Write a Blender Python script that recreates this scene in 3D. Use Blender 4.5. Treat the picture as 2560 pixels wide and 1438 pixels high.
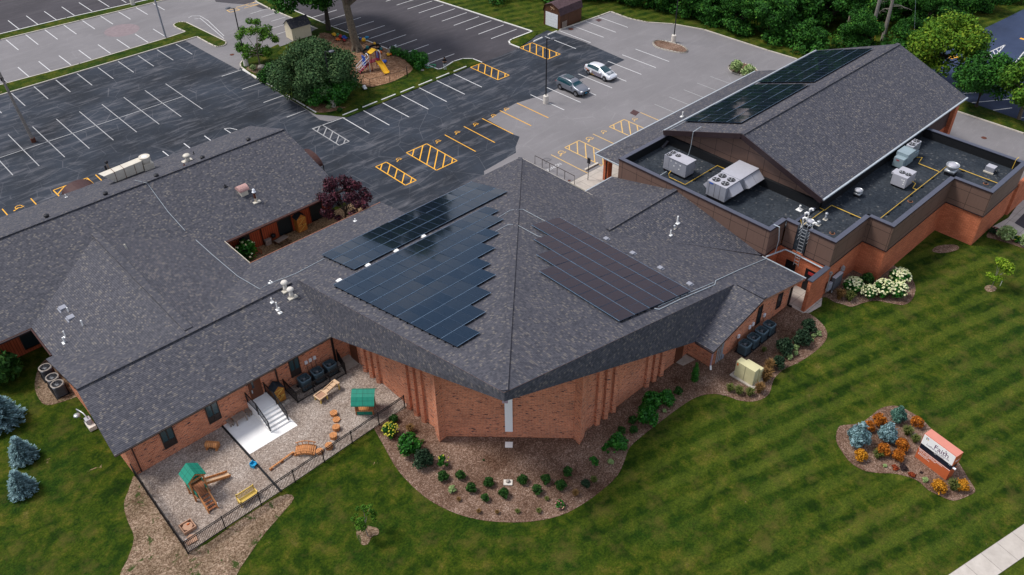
import bpy, bmesh, math, random
import numpy as np
from mathutils import Vector, Matrix
R = math.radians
for o in list(bpy.data.objects): bpy.data.objects.remove(o)
SC = bpy.context.scene
COL = SC.collection
random.seed(7)

# ------------------------------------------------------------------ camera
F, PITCH, ROLL, YAW, CH = 2113.2088, 0.67331633, -0.01342136, 0.74581382, 46.0
def _basis():
    up = np.array([0, -math.cos(PITCH), -math.sin(PITCH)]); fw = np.array([0, -math.sin(PITCH), math.cos(PITCH)]); rt = np.array([1., 0, 0])
    c, s = math.cos(ROLL), math.sin(ROLL)
    Rz = np.array([[c, -s, 0], [s, c, 0], [0, 0, 1]])
    up, fw, rt = Rz @ up, Rz @ fw, Rz @ rt
    return math.cos(YAW)*rt + math.sin(YAW)*fw, -math.sin(YAW)*rt + math.cos(YAW)*fw, up
BX, BY, BZ = _basis()
cam = bpy.data.cameras.new('camera'); camo = bpy.data.objects.new('camera', cam); COL.objects.link(camo)
cam.sensor_width = 36; cam.lens = F/2560*36; cam.clip_start = 1; cam.clip_end = 1500
m = Matrix(((BX[0], -BX[1], -BX[2], 0), (BY[0], -BY[1], -BY[2], 0), (BZ[0], -BZ[1], -BZ[2], CH), (0, 0, 0, 1)))
camo.matrix_world = m
SC.camera = camo
def at(px, py, z=0.0):
    """surveyed point: where the sight line through that spot of the survey photo meets height z"""
    d = np.array([px-1280, py-719, F]); w = np.array([d @ BX, d @ BY, d @ BZ]); t = (z-CH)/w[2]
    return float(w[0]*t), float(w[1]*t)
def onpl(px, py, fn):
    """point on a roof plane z=fn(x,y)"""
    z = 4.0
    for _ in range(25):
        x, y = at(px, py, z); z = fn(x, y)
    return x, y, z
def ppm(x, y, z=0):
    v = x*BX + y*BY + (z-CH)*BZ
    return F/v[2]

# ------------------------------------------------------------------ light
SUN_EL, SUN_AZ = R(57), R(128)      # azimuth measured from +X towards +Y
W = bpy.data.worlds.new('World'); SC.world = W; W.use_nodes = True
nt = W.node_tree; nt.nodes.clear(); N = nt.nodes.new; L = nt.links.new
out = N('ShaderNodeOutputWorld'); bg = N('ShaderNodeBackground'); bg.inputs[1].default_value = 0.085
sky = N('ShaderNodeTexSky'); sky.sky_type = 'NISHITA'; sky.sun_disc = False; sky.sun_elevation = SUN_EL; sky.sun_rotation = R(90)-SUN_AZ
sky.air_density = 1.0; sky.dust_density = 2.5
tc = N('ShaderNodeTexCoord'); mp = N('ShaderNodeMapping'); mp.inputs[3].default_value = (1, 1, 1.6); mp.inputs[1].default_value = (1.3, 0.4, 0.7)
no = N('ShaderNodeTexNoise'); no.inputs['Scale'].default_value = 2.6; no.inputs['Detail'].default_value = 4; no.inputs['Roughness'].default_value = 0.5
cr = N('ShaderNodeValToRGB'); e = cr.color_ramp.elements
e[0].position = 0.38; e[0].color = (1.0, 2.0, 3.6, 1); e[1].position = 0.60; e[1].color = (7.0, 6.7, 6.9, 1)
e2 = cr.color_ramp.elements.new(0.46); e2.color = (3.3, 3.7, 4.5, 1)
mx = N('ShaderNodeMix'); mx.data_type = 'RGBA'; mx.inputs[0].default_value = 0.80
L(tc.outputs['Generated'], mp.inputs[0]); L(mp.outputs[0], no.inputs['Vector']); L(no.outputs[0], cr.inputs[0])
dt = N('ShaderNodeVectorMath'); dt.operation = 'DOT_PRODUCT'; dt.inputs[1].default_value = (0.83, 0.48, 0.27); L(tc.outputs['Generated'], dt.inputs[0])
wr = N('ShaderNodeValToRGB'); wr.color_ramp.elements[0].position = 0.90; wr.color_ramp.elements[0].color = (1, 1, 1, 1); wr.color_ramp.elements[1].position = 0.995; wr.color_ramp.elements[1].color = (0.62, 0.44, 0.42, 1)
wm = N('ShaderNodeMix'); wm.data_type = 'RGBA'; wm.blend_type = 'MULTIPLY'; wm.inputs[0].default_value = 1.0
L(dt.outputs['Value'], wr.inputs[0]); L(cr.outputs[0], wm.inputs[6]); L(wr.outputs[0], wm.inputs[7])
L(sky.outputs[0], mx.inputs[6]); L(wm.outputs[2], mx.inputs[7]); L(mx.outputs[2], bg.inputs[0]); L(bg.outputs[0], out.inputs[0])
sd = bpy.data.lights.new('sun', 'SUN'); sd.energy = 1.8; sd.angle = R(16); sd.color = (1.0, 0.95, 0.9)
so = bpy.data.objects.new('sun', sd); COL.objects.link(so); so.location = (20, 60, 80)
sv = Vector((math.cos(SUN_EL)*math.cos(SUN_AZ), math.cos(SUN_EL)*math.sin(SUN_AZ), math.sin(SUN_EL)))
so.rotation_euler = sv.to_track_quat('Z', 'Y').to_euler()
SC.view_settings.view_transform = 'Standard'; SC.view_settings.look = 'None'; SC.view_settings.gamma = 1.0
SC.view_settings.exposure = 0.95
SC.render.engine = 'CYCLES'; SC.render.resolution_x = 1024; SC.render.resolution_y = 575

# ------------------------------------------------------------------ materials
MATS = {}
def base_mat(name, rough=0.85, metal=0.0, spec=0.3):
    m = bpy.data.materials.new(name); m.use_nodes = True
    b = m.node_tree.nodes['Principled BSDF']; b.inputs['Roughness'].default_value = rough; b.inputs['Metallic'].default_value = metal
    b.inputs['Specular IOR Level'].default_value = spec
    MATS[name] = m
    return m, m.node_tree, b
class NT:
    def __init__(s, nt): s.nt = nt
    def n(s, t, **k):
        q = s.nt.nodes.new('ShaderNode'+t)
        for a, b in k.items():
            if a.startswith('i_'):
                key = a[2:].replace('_', ' ')
                q.inputs[key].default_value = b
            elif a.startswith('x'): q.inputs[int(a[1:])].default_value = b
            else: setattr(q, a, b)
        return q
    def l(s, a, b): s.nt.links.new(a, b)
    def ramp(s, src, stops):
        r = s.n('ValToRGB'); el = r.color_ramp.elements
        while len(el) > 1: el.remove(el[-1])
        el[0].position = stops[0][0]; el[0].color = (*stops[0][1], 1)
        for p, c in stops[1:]:
            k = el.new(p); k.color = (*c, 1)
        s.l(src, r.inputs[0]); return r.outputs[0]
    def noise(s, vec, scale, detail=3, rough=0.55, dist=0):
        q = s.n('TexNoise', i_Scale=scale, i_Detail=detail, i_Roughness=rough, i_Distortion=dist)
        s.l(vec, q.inputs['Vector']); return q.outputs[0]
    def mix(s, fac, a, b, mode='MIX'):
        q = s.n('Mix', data_type='RGBA', blend_type=mode)
        for i, v in ((0, fac), (6, a), (7, b)):
            if isinstance(v, (int, float)): q.inputs[i].default_value = v
            elif isinstance(v, tuple): q.inputs[i].default_value = (*v, 1)
            else: s.l(v, q.inputs[i])
        return q.outputs[2]
    def math(s, op, a, b=0.0, clamp=False):
        q = s.n('Math', operation=op); q.use_clamp = clamp
        for i, v in ((0, a), (1, b)):
            if isinstance(v, (int, float)): q.inputs[i].default_value = v
            else: s.l(v, q.inputs[i])
        return q.outputs[0]
    def mapv(s, vec, scale=(1, 1, 1), loc=(0, 0, 0), rz=0):
        q = s.n('Mapping'); q.inputs[1].default_value = loc; q.inputs[3].default_value = scale; q.inputs[2].default_value = (0, 0, rz)
        s.l(vec, q.inputs[0]); return q.outputs[0]
    def bump(s, h, strength, dist, b):
        q = s.n('Bump', i_Strength=strength, i_Distance=dist); s.l(h, q.inputs['Height']); s.l(q.outputs[0], b.inputs['Normal'])
def plain(name, col, rough=0.7, metal=0.0, var=0.18, scale=3.0, spec=0.3, bump=0.0):
    if name in MATS: return MATS[name]
    m, nt, b = base_mat(name, rough, metal, spec); k = NT(nt)
    tc = k.n('TexCoord')
    f = k.noise(tc.outputs['Object'], scale, 5, 0.65)
    lo = tuple(c*(1-var) for c in col); hi = tuple(min(1, c*(1+var)) for c in col)
    k.l(k.ramp(f, [(0.3, lo), (0.7, hi)]), b.inputs['Base Color'])
    if bump: k.bump(f, bump, 0.02, b)
    return m
def rcol(name, stops, rough=0.8, spec=0.2, seed_noise=1.2):
    """leaf material: colour differs from leaf to leaf and from bough to bough"""
    m, nt, b = base_mat(name, rough, 0, spec); k = NT(nt)
    g = k.n('NewGeometry'); tc = k.n('TexCoord')
    n1 = k.noise(tc.outputs['Object'], seed_noise, 2)
    f = k.math('ADD', k.math('MULTIPLY', g.outputs['Random Per Island'], 0.6), k.math('MULTIPLY', k.math('SUBTRACT', n1, 0.3), 1.0), True)
    k.l(k.ramp(f, stops), b.inputs['Base Color'])
    return m
def shingle(name, dark, mid, light, tan):
    m, nt, b = base_mat(name, 0.75, 0, 0.35); k = NT(nt)
    u = k.n('UVMap').outputs[0]; sx = k.n('SeparateXYZ'); k.l(u, sx.inputs[0])
    row = k.math('DIVIDE', sx.outputs[1], 0.145); ri = k.math('FLOOR', row)
    col = k.math('ADD', k.math('DIVIDE', sx.outputs[0], 0.17), k.math('MULTIPLY', ri, 0.37)); ci = k.math('FLOOR', col)
    cx = k.n('CombineXYZ'); k.l(ci, cx.inputs[0]); k.l(ri, cx.inputs[1])
    wn = k.n('TexWhiteNoise', noise_dimensions='2D'); k.l(cx.outputs[0], wn.inputs['Vector'])
    c = k.ramp(wn.outputs['Value'], [(0.0, dark), (0.4, mid), (0.86, light), (0.91, tan), (1.0, tuple(t*1.2 for t in tan))])
    fr = k.math('FRACT', row); ln_ = k.ramp(fr, [(0.0, (1, 1, 1)), (0.18, (1, 1, 1)), (0.34, (0, 0, 0))])
    c = k.mix(k.math('MULTIPLY', ln_, 0.6), c, (0.018, 0.019, 0.027))
    big = k.noise(u, 0.35, 4); c = k.mix(1.0, c, k.ramp(big, [(0.3, (0.93, 0.94, 0.96)), (0.7, (1.06, 1.05, 1.05))]), 'MULTIPLY')
    k.l(c, b.inputs['Base Color'])
    k.bump(k.math('SUBTRACT', wn.outputs['Value'], k.math('MULTIPLY', ln_, 1.5)), 0.5, 0.02, b)
    return m
shingle('roof_shingle', (0.040, 0.042, 0.054), (0.060, 0.061, 0.075), (0.084, 0.083, 0.096), (0.122, 0.112, 0.106))
def brick(name, c1, c2, mortar, flash, w=0.21, h=0.075):
    m, nt, b = base_mat(name, 0.9, 0, 0.2); k = NT(nt)
    u = k.n('UVMap').outputs[0]
    br = k.n('TexBrick', offset=0.5, i_Scale=1.0, i_Mortar_Size=0.010, i_Mortar_Smooth=0.1, i_Brick_Width=w, i_Row_Height=h)
    br.inputs['Color1'].default_value = (*c1, 1); br.inputs['Color2'].default_value = (*c2, 1); br.inputs['Mortar'].default_value = (*mortar, 1)
    k.l(u, br.inputs['Vector'])
    c = br.outputs['Color']
    big = k.noise(u, 0.5, 3)
    c = k.mix(1.0, c, k.ramp(big, [(0.3, (0.82, 0.82, 0.82)), (0.7, (1.12, 1.1, 1.08))]), 'MULTIPLY')
    if flash:
        st = k.noise(k.mapv(u, (1.9, 7.5, 1)), 1.0, 3, 0.6)
        c = k.mix(k.ramp(st, [(0.60, (0, 0, 0)), (0.635, (1, 1, 1))]), c, (0.030, 0.032, 0.045))
    k.l(c, b.inputs['Base Color']); k.bump(br.outputs['Fac'], -0.4, 0.01, b)
    return m
brick('red_brick', (0.66, 0.20, 0.085), (0.40, 0.09, 0.035), (0.62, 0.42, 0.30), True)
brick('orange_brick', (0.56, 0.185, 0.09), (0.44, 0.13, 0.062), (0.22, 0.08, 0.05), False, 0.40, 0.13)
def board(name, col, groove, w, seam_h=50.0, msize=0.02, var=0.2, grain=1.0):
    m, nt, b = base_mat(name, 0.6, 0, 0.3); k = NT(nt); u = k.n('UVMap').outputs[0]
    br = k.n('TexBrick', offset=0.0, i_Scale=1.0, i_Mortar_Size=msize, i_Mortar_Smooth=0.3, i_Brick_Width=w, i_Row_Height=seam_h)
    br.inputs['Color1'].default_value = (*col, 1); br.inputs['Color2'].default_value = (*[c*(1-var) for c in col], 1); br.inputs['Mortar'].default_value = (*groove, 1)
    k.l(u, br.inputs['Vector'])
    n1 = k.noise(k.mapv(u, (6, 0.8, 1)), 1.0, 4)
    k.l(k.mix(1.0, br.outputs[0], k.ramp(n1, [(0.3, (1-0.2*grain,)*3), (0.7, (1+0.15*grain,)*3)]), 'MULTIPLY'), b.inputs['Base Color'])
    k.bump(br.outputs['Fac'], -0.5, 0.02, b)
    return m
board('cladding_panel', (0.150, 0.092, 0.072), (0.03, 0.018, 0.015), 1.75, 1.25, 0.022, 0.06, 0.25)
board('cedar_board', (0.42, 0.095, 0.04), (0.10, 0.025, 0.012), 0.21)
board('barn_board', (0.12, 0.05, 0.025), (0.03, 0.015, 0.01), 0.16)
board('play_board', (0.56, 0.24, 0.085), (0.16, 0.06, 0.02), 0.14, 50, 0.012)
board('dark_play_board', (0.33, 0.12, 0.05), (0.09, 0.035, 0.015), 0.14, 50, 0.012)
board('green_metal', (0.008, 0.20, 0.135), (0.004, 0.09, 0.06), 50, 0.34, 0.015, 0.05)
def slabs(name, col, w):
    m, nt, b = base_mat(name, 0.9, 0, 0.2); k = NT(nt); p = k.n('TexCoord').outputs['Object']
    br = k.n('TexBrick', offset=0.0, i_Scale=1.0, i_Mortar_Size=0.018, i_Brick_Width=w, i_Row_Height=w*1.001)
    br.inputs['Color1'].default_value = (*col, 1); br.inputs['Color2'].default_value = (*[c*0.9 for c in col], 1); br.inputs['Mortar'].default_value = (*[c*0.45 for c in col], 1)
    k.l(p, br.inputs['Vector'])
    k.l(k.mix(1.0, br.outputs[0], k.ramp(k.noise(p, 1.3, 6, 0.7), [(0.3, (0.86, 0.85, 0.84)), (0.7, (1.1, 1.1, 1.1))]), 'MULTIPLY'), b.inputs['Base Color']); return m
slabs('concrete_slab', (0.47, 0.43, 0.385), 1.52)
# ground
def grass_mat(name, stripes):
    m, nt, b = base_mat(name, 0.95, 0, 0.1); k = NT(nt)
    p = k.n('TexCoord').outputs['Object']
    big = k.noise(p, 0.16, 4, 0.6); mid = k.noise(p, 0.9, 4, 0.7, 0.4); fine = k.noise(p, 7.0, 3, 0.75); tiny = k.noise(p, 26, 2, 0.8)
    mid = k.math('ADD', k.math('MULTIPLY', mid, 0.6), k.math('MULTIPLY', k.noise(p, 0.33, 5, 0.7, 0.6), 0.4)); c = k.ramp(mid, [(0.30, (0.004, 0.016, 0.001)), (0.43, (0.016, 0.040, 0.002)), (0.52, (0.042, 0.070, 0.004)), (0.61, (0.090, 0.096, 0.012)), (0.70, (0.15, 0.125, 0.04))])
    c = k.mix(k.ramp(big, [(0.48, (0, 0, 0)), (0.66, (0.55, 0.55, 0.55))]), c, k.ramp(fine, [(0.3, (0.008, 0.032, 0.003)), (0.7, (0.022, 0.064, 0.006))]))
    if stripes:
        v = k.mapv(p, (1, 1, 1), (0, 0, 0), R(15.5))
        sx = k.n('SeparateXYZ'); k.l(v, sx.inputs[0])
        wob = k.math('MULTIPLY', k.noise(p, 0.35, 4, 0.7), 0.9)
        s = k.math('SINE', k.math('MULTIPLY', k.math('ADD', sx.outputs[1], wob), 2*math.pi/1.72))
        s = k.math('ADD', k.math('MULTIPLY', s, 0.5), 0.5)
        sp = k.n('SeparateXYZ'); k.l(p, sp.inputs[0])
        mask = k.math('MULTIPLY', k.math('SUBTRACT', sp.outputs[0], 22), 0.10, True)
        amt = k.math('MULTIPLY', mask, k.ramp(k.noise(p, 0.22, 5, 0.7), [(0.35, (0.12, 0.12, 0.12)), (0.62, (1, 1, 1))]))
        c = k.mix(k.math('MULTIPLY', amt, 0.66), c, k.mix(k.ramp(s, [(0.30, (0, 0, 0)), (0.72, (1, 1, 1))]), k.mix(1.0, c, (0.50, 0.66, 0.5), 'MULTIPLY'), k.mix(0.6, c, (0.100, 0.135, 0.018))))
    c = k.mix(1.0, c, k.ramp(fine, [(0.28, (0.45, 0.48, 0.45)), (0.72, (1.3, 1.2, 1.2))]), 'MULTIPLY'); c = k.mix(k.ramp(k.noise(p, 0.5, 5, 0.7), [(0.52, (0, 0, 0)), (0.68, (0.6, 0.6, 0.6))]), c, (0.085, 0.075, 0.018))
    c = k.mix(1.0, c, k.ramp(tiny, [(0.25, (0.6, 0.62, 0.6)), (0.75, (1.5, 1.45, 1.4))]), 'MULTIPLY')
    br = k.noise(p, 0.55, 6, 0.72, 0.8)
    bare = k.ramp(br, [(0.685, (0, 0, 0)), (0.715, (1, 1, 1))])
    c = k.mix(bare, c, k.mix(tiny, (0.22, 0.14, 0.08), (0.42, 0.29, 0.19)))
    k.l(c, b.inputs['Base Color']); k.bump(k.math('ADD', tiny, fine), 0.7, 0.06, b)
    return m
grass_mat('lawn_grass', True); grass_mat('verge_grass', False)
def asphalt(name, col, scuff, amt, cracks=0.0, patch=0.2):
    m, nt, b = base_mat(name, 0.85, 0, 0.25); k = NT(nt); p = k.n('TexCoord').outputs['Object']
    big = k.noise(p, 0.13, 5, 0.6); st = k.noise(k.mapv(p, (0.25, 1.3, 1), (0, 0, 0), R(8)), 0.9, 7, 0.72, 0.6); fi = k.noise(p, 14, 3, 0.7)
    c = k.ramp(big, [(0.3, tuple(x*(1-patch) for x in col)), (0.7, tuple(x*(1+patch) for x in col))])
    c = k.mix(k.math('MULTIPLY', k.ramp(st, [(0.50, (0, 0, 0)), (0.72, (1, 1, 1))]), amt), c, scuff)
    st2 = k.noise(k.mapv(p, (2.6, 0.5, 1), (5, 3, 0), R(-20)), 1.1, 8, 0.8, 1.2)
    c = k.mix(k.math('MULTIPLY', k.ramp(st2, [(0.60, (0, 0, 0)), (0.70, (1, 1, 1))]), amt*0.7), c, scuff)
    if cracks:
        vo = k.n('TexVoronoi', feature='DISTANCE_TO_EDGE', i_Scale=0.42); k.l(k.mix(0.2, p, k.n('TexNoise', i_Scale=2.0).outputs[1]), vo.inputs['Vector'])
        ln = k.ramp(vo.outputs[0], [(0.0, (1, 1, 1)), (0.012, (0, 0, 0))])
        c = k.mix(k.math('MULTIPLY', k.math('MULTIPLY', ln, k.ramp(big, [(0.4, (0, 0, 0)), (0.6, (1, 1, 1))])), cracks), c, scuff)
    c = k.mix(1.0, c, k.ramp(fi, [(0.25, (0.82, 0.82, 0.82)), (0.75, (1.18, 1.18, 1.18))]), 'MULTIPLY')
    k.l(c, b.inputs['Base Color']); return m
asphalt('sealed_asphalt', (0.021, 0.027, 0.038), (0.145, 0.145, 0.16), 0.70, 0.7, 0.55)
asphalt('grey_asphalt', (0.178, 0.170, 0.176), (0.26, 0.25, 0.255), 0.35, 0.5, 0.12)
asphalt('new_asphalt', (0.052, 0.048, 0.055), (0.12, 0.11, 0.12), 0.35, 0.0, 0.2)
asphalt('blue_asphalt', (0.028, 0.042, 0.085), (0.05, 0.07, 0.12), 0.3, 0.0, 0.3)
def chips(name, stops, scale=16, big=0.4, dark=(0.6, 0.55, 0.5)):
    m, nt, b = base_mat(name, 0.95, 0, 0.1); k = NT(nt); p = k.n('TexCoord').outputs['Object']
    vo = k.n('TexVoronoi', i_Scale=scale, i_Randomness=1.0); k.l(p, vo.inputs['Vector'])
    sx = k.n('SeparateColor'); k.l(vo.outputs['Color'], sx.inputs[0])
    c = k.ramp(sx.outputs[0], stops)
    c = k.mix(1.0, c, k.ramp(k.noise(p, big, 5, 0.65), [(0.35, dark), (0.62, (1.1, 1.08, 1.05))]), 'MULTIPLY')
    c = k.mix(1.0, c, k.ramp(k.noise(p, 5, 4, 0.7), [(0.3, (0.72, 0.72, 0.72)), (0.7, (1.15, 1.15, 1.15))]), 'MULTIPLY')
    if name == 'worn_soil':
        wv = k.noise(p, 0.8, 6, 0.75, 0.5); c = k.mix(k.ramp(wv, [(0.57, (0, 0, 0)), (0.62, (1, 1, 1))]), c, (0.035, 0.055, 0.012))
    k.l(c, b.inputs['Base Color']); k.bump(sx.outputs[1], 0.6, 0.03, b); return m
chips('membrane', [(0.0, (0.030, 0.036, 0.045)), (0.88, (0.042, 0.050, 0.061)), (0.95, (0.045, 0.052, 0.062)), (1.0, (0.12, 0.12, 0.12))], 6.0, 0.25, (0.6, 0.65, 0.7))
chips('bark_mulch', [(0.0, (0.11, 0.065, 0.045)), (0.5, (0.185, 0.12, 0.088)), (0.85, (0.27, 0.185, 0.145)), (1.0, (0.38, 0.29, 0.24))], 17, 0.3, (0.5, 0.42, 0.36))
chips('play_chips', [(0.0, (0.20, 0.165, 0.14)), (0.5, (0.31, 0.265, 0.235)), (0.85, (0.42, 0.37, 0.33)), (1.0, (0.55, 0.49, 0.45))], 16, 0.25, (0.74, 0.66, 0.6))
chips('worn_soil', [(0.0, (0.11, 0.07, 0.045)), (0.5, (0.21, 0.145, 0.10)), (1.0, (0.36, 0.27, 0.2))], 13, 0.5, (0.6, 0.58, 0.5))
chips('pea_gravel', [(0.0, (0.16, 0.11, 0.06)), (0.5, (0.30, 0.20, 0.115)), (1.0, (0.46, 0.33, 0.2))], 11, 0.5, (0.75, 0.7, 0.65))
chips('rubber_soil', [(0.0, (0.16, 0.085, 0.05)), (0.5, (0.27, 0.155, 0.095)), (1.0, (0.40, 0.26, 0.17))], 8, 0.8, (0.65, 0.6, 0.55))
def paint(name, col, wear):
    m, nt, b = base_mat(name, 0.7, 0, 0.3); k = NT(nt); p = k.n('TexCoord').outputs['Object']
    f = k.noise(p, 9, 5, 0.75)
    k.l(k.mix(k.ramp(f, [(0.5, (0, 0, 0)), (0.72, (wear,)*3)]), col, (0.09, 0.09, 0.10)), b.inputs['Base Color']); return m
paint('white_paint', (0.62, 0.62, 0.62), 0.75); paint('worn_white_paint', (0.42, 0.42, 0.42), 0.85); paint('yellow_paint', (0.80, 0.40, 0.03), 0.45); paint('faded_yellow_paint', (0.66, 0.42, 0.14), 0.8); paint('faded_white_paint', (0.34, 0.34, 0.34), 0.9); paint('grey_paint', (0.10, 0.10, 0.11), 0.6)
plain('concrete', (0.42, 0.38, 0.33), 0.9, 0, 0.22, 2.5, 0.2)
plain('new_concrete', (0.80, 0.79, 0.77), 0.85, 0, 0.07, 0.8, 0.2)
plain('pale_stone', (0.62, 0.58, 0.52), 0.85)
plain('dark_metal', (0.018, 0.018, 0.022), 0.45, 0.0, 0.2)
plain('black_metal', (0.008, 0.008, 0.010), 0.45, 0.0, 0.2)
plain('trim_brown', (0.026, 0.016, 0.018), 0.45)
plain('coping', (0.085, 0.095, 0.13), 0.35, 0.3, 0.1)
plain('black_rubber', (0.006, 0.007, 0.009), 0.8)
plain('galvanised', (0.40, 0.42, 0.44), 0.38, 0.5, 0.15, 6)
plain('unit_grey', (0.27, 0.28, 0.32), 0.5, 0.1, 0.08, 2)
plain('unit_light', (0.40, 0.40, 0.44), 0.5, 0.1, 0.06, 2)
plain('teal_grey', (0.24, 0.31, 0.34), 0.5, 0.1, 0.08, 2)
plain('ac_blue', (0.085, 0.135, 0.165), 0.5, 0.1, 0.15, 4)
plain('ac_grey', (0.10, 0.105, 0.12), 0.5, 0.1, 0.15, 4)
plain('white_pvc', (0.78, 0.78, 0.76), 0.5, 0, 0.05)
plain('cream_metal', (0.56, 0.52, 0.44), 0.6, 0.1, 0.12, 2)
plain('utility_cream', (0.56, 0.52, 0.30), 0.6, 0, 0.12, 1.2)
plain('yellow_pipe', (0.62, 0.40, 0.06), 0.5)
plain('bright_yellow', (0.75, 0.42, 0.02), 0.45, 0, 0.05); plain('bright_red', (0.35, 0.03, 0.03), 0.5); plain('bright_blue', (0.02, 0.09, 0.42), 0.45); plain('sky_blue', (0.01, 0.30, 0.55), 0.5)
plain('maroon_plastic', (0.20, 0.015, 0.03), 0.5); plain('teal_plastic', (0.02, 0.16, 0.17), 0.5); plain('orange_plastic', (0.70, 0.16, 0.03), 0.5)
plain('tan_plastic', (0.38, 0.22, 0.14), 0.6, 0, 0.06); plain('dark_tan', (0.20, 0.09, 0.05), 0.6)
plain('white_metal', (0.74, 0.76, 0.80), 0.4, 0.1, 0.05)
plain('old_wood', (0.24, 0.19, 0.155), 0.9, 0, 0.3, 5); plain('dark_wood', (0.10, 0.055, 0.03), 0.85, 0, 0.3, 5)
plain('pale_wood', (0.58, 0.40, 0.25), 0.8, 0, 0.12, 6); plain('shed_wood', (0.42, 0.18, 0.035), 0.7, 0, 0.15, 5); plain('yellow_wood', (0.62, 0.43, 0.10), 0.7, 0, 0.1, 5)
plain('brown_door', (0.115, 0.038, 0.018), 0.5, 0, 0.08); plain('frame_bronze', (0.035, 0.025, 0.022), 0.5)
plain('bark', (0.14, 0.115, 0.085), 0.95, 0, 0.4, 5, 0.2, 0.8); plain('dark_bark', (0.05, 0.042, 0.033), 0.95, 0, 0.4, 6, 0.2, 0.8); plain('grey_bark', (0.22, 0.20, 0.18), 0.95, 0, 0.3, 6, 0.2, 0.6)
plain('tyre', (0.012, 0.012, 0.013), 0.8); plain('alloy', (0.5, 0.5, 0.52), 0.3, 0.7)
plain('sign_orange', (0.48, 0.115, 0.040), 0.45, 0, 0.04); plain('sign_top', (0.56, 0.215, 0.16), 0.45, 0, 0.04); plain('sign_white', (0.86, 0.86, 0.86), 0.4, 0, 0.02); plain('sign_black', (0.008, 0.012, 0.024), 0.35)
plain('plum', (0.10, 0.02, 0.09), 0.5); plain('letter_grey', (0.22, 0.18, 0.24), 0.5); plain('rust', (0.10, 0.035, 0.022), 0.9); plain('drain_brown', (0.07, 0.035, 0.035), 0.8)
plain('skin', (0.42, 0.24, 0.16), 0.6); plain('black_cloth', (0.012, 0.012, 0.014), 0.9); plain('pale_cloth', (0.52, 0.55, 0.56), 0.9); plain('hair_black', (0.008, 0.006, 0.005), 0.7)
plain('beige_siding', (0.66, 0.58, 0.42), 0.7, 0, 0.05); plain('rock_grey', (0.30, 0.27, 0.24), 0.9, 0, 0.35, 4, 0.2, 0.5)
plain('silver_paint', (0.66, 0.68, 0.72), 0.3, 0.35, 0.03, 2, 0.6); plain('suv_paint', (0.17, 0.185, 0.22), 0.3, 0.4, 0.03, 2, 0.6); plain('white_light', (0.8, 0.8, 0.8), 0.2)
plain('mauve_box', (0.40, 0.30, 0.36), 0.6); plain('copper_trim', (0.36, 0.17, 0.11), 0.5, 0.2, 0.3, 4); plain('gutter_grey', (0.46, 0.52, 0.56), 0.35, 0.4, 0.2, 8); plain('awning_brown', (0.055, 0.022, 0.018), 0.45, 0.1, 0.15, 3)
plain('pink_shingle', (0.40, 0.24, 0.22), 0.9, 0, 0.45, 14); plain('toy_green', (0.05, 0.25, 0.12), 0.5); plain('curb', (0.50, 0.46, 0.40), 0.9, 0, 0.18, 2); plain('white_curb', (0.66, 0.65, 0.62), 0.85, 0, 0.12, 2)
plain('brown_siding', (0.055, 0.035, 0.032), 0.6)
def glass(name, col, rough=0.08):
    m, nt, b = base_mat(name, rough, 0, 0.5); b.inputs['Base Color'].default_value = (*col, 1); return m
glass('dark_glass', (0.012, 0.022, 0.028)); glass('teal_glass', (0.03, 0.065, 0.075), 0.15); glass('car_glass', (0.01, 0.045, 0.06), 0.05)
def solar():
    m, nt, b = base_mat('solar_glass', 0.07, 0, 0.6); k = NT(nt); u = k.n('TexCoord').outputs['Object']
    br = k.n('TexBrick', offset=0.0, i_Scale=1.0, i_Mortar_Size=0.004, i_Brick_Width=0.16, i_Row_Height=0.16)
    br.inputs['Color1'].default_value = (0.004, 0.007, 0.013, 1); br.inputs['Color2'].default_value = (0.006, 0.010, 0.018, 1); br.inputs['Mortar'].default_value = (0.02, 0.03, 0.045, 1)
    k.l(u, br.inputs['Vector']); k.l(br.outputs[0], b.inputs['Base Color']); b.inputs['Specular Tint'].default_value = (0.8, 0.9, 1.0, 1)
    plain('row_trim', (0.20, 0.30, 0.42), 0.4, 0.3, 0.05)
    plain('panel_frame', (0.035, 0.06, 0.10), 0.35, 0.4)
solar()
# foliage
rcol('leaf_forest', [(0.0, (0.006, 0.030, 0.004)), (0.4, (0.014, 0.072, 0.007)), (0.75, (0.034, 0.135, 0.012)), (1.0, (0.10, 0.22, 0.02))], 0.75, 0.2, 0.5)
rcol('leaf_forest_light', [(0.0, (0.014, 0.05, 0.004)), (0.5, (0.035, 0.11, 0.008)), (1.0, (0.12, 0.21, 0.025))], 0.75, 0.2, 0.5)
rcol('leaf_lime', [(0.0, (0.05, 0.12, 0.005)), (0.5, (0.13, 0.24, 0.01)), (1.0, (0.30, 0.38, 0.03))])
rcol('leaf_yellow_green', [(0.0, (0.02, 0.07, 0.005)), (0.5, (0.055, 0.15, 0.010)), (1.0, (0.16, 0.26, 0.025))], 0.75, 0.2, 0.6)
rcol('leaf_lime_tree', [(0.0, (0.02, 0.075, 0.004)), (0.5, (0.075, 0.17, 0.008)), (1.0, (0.22, 0.28, 0.02))], 0.75, 0.2, 0.6)
rcol('leaf_willow', [(0.0, (0.014, 0.040, 0.014)), (0.5, (0.038, 0.088, 0.028)), (1.0, (0.11, 0.17, 0.06))], 0.75, 0.2, 0.6)
rcol('leaf_bright', [(0.0, (0.006, 0.045, 0.004)), (0.5, (0.014, 0.11, 0.006)), (1.0, (0.06, 0.22, 0.015))], 0.6, 0.3, 2.0)
rcol('leaf_yew', [(0.0, (0.006, 0.028, 0.004)), (0.5, (0.016, 0.062, 0.008)), (1.0, (0.06, 0.14, 0.02))], 0.7, 0.2, 2.5)
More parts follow.
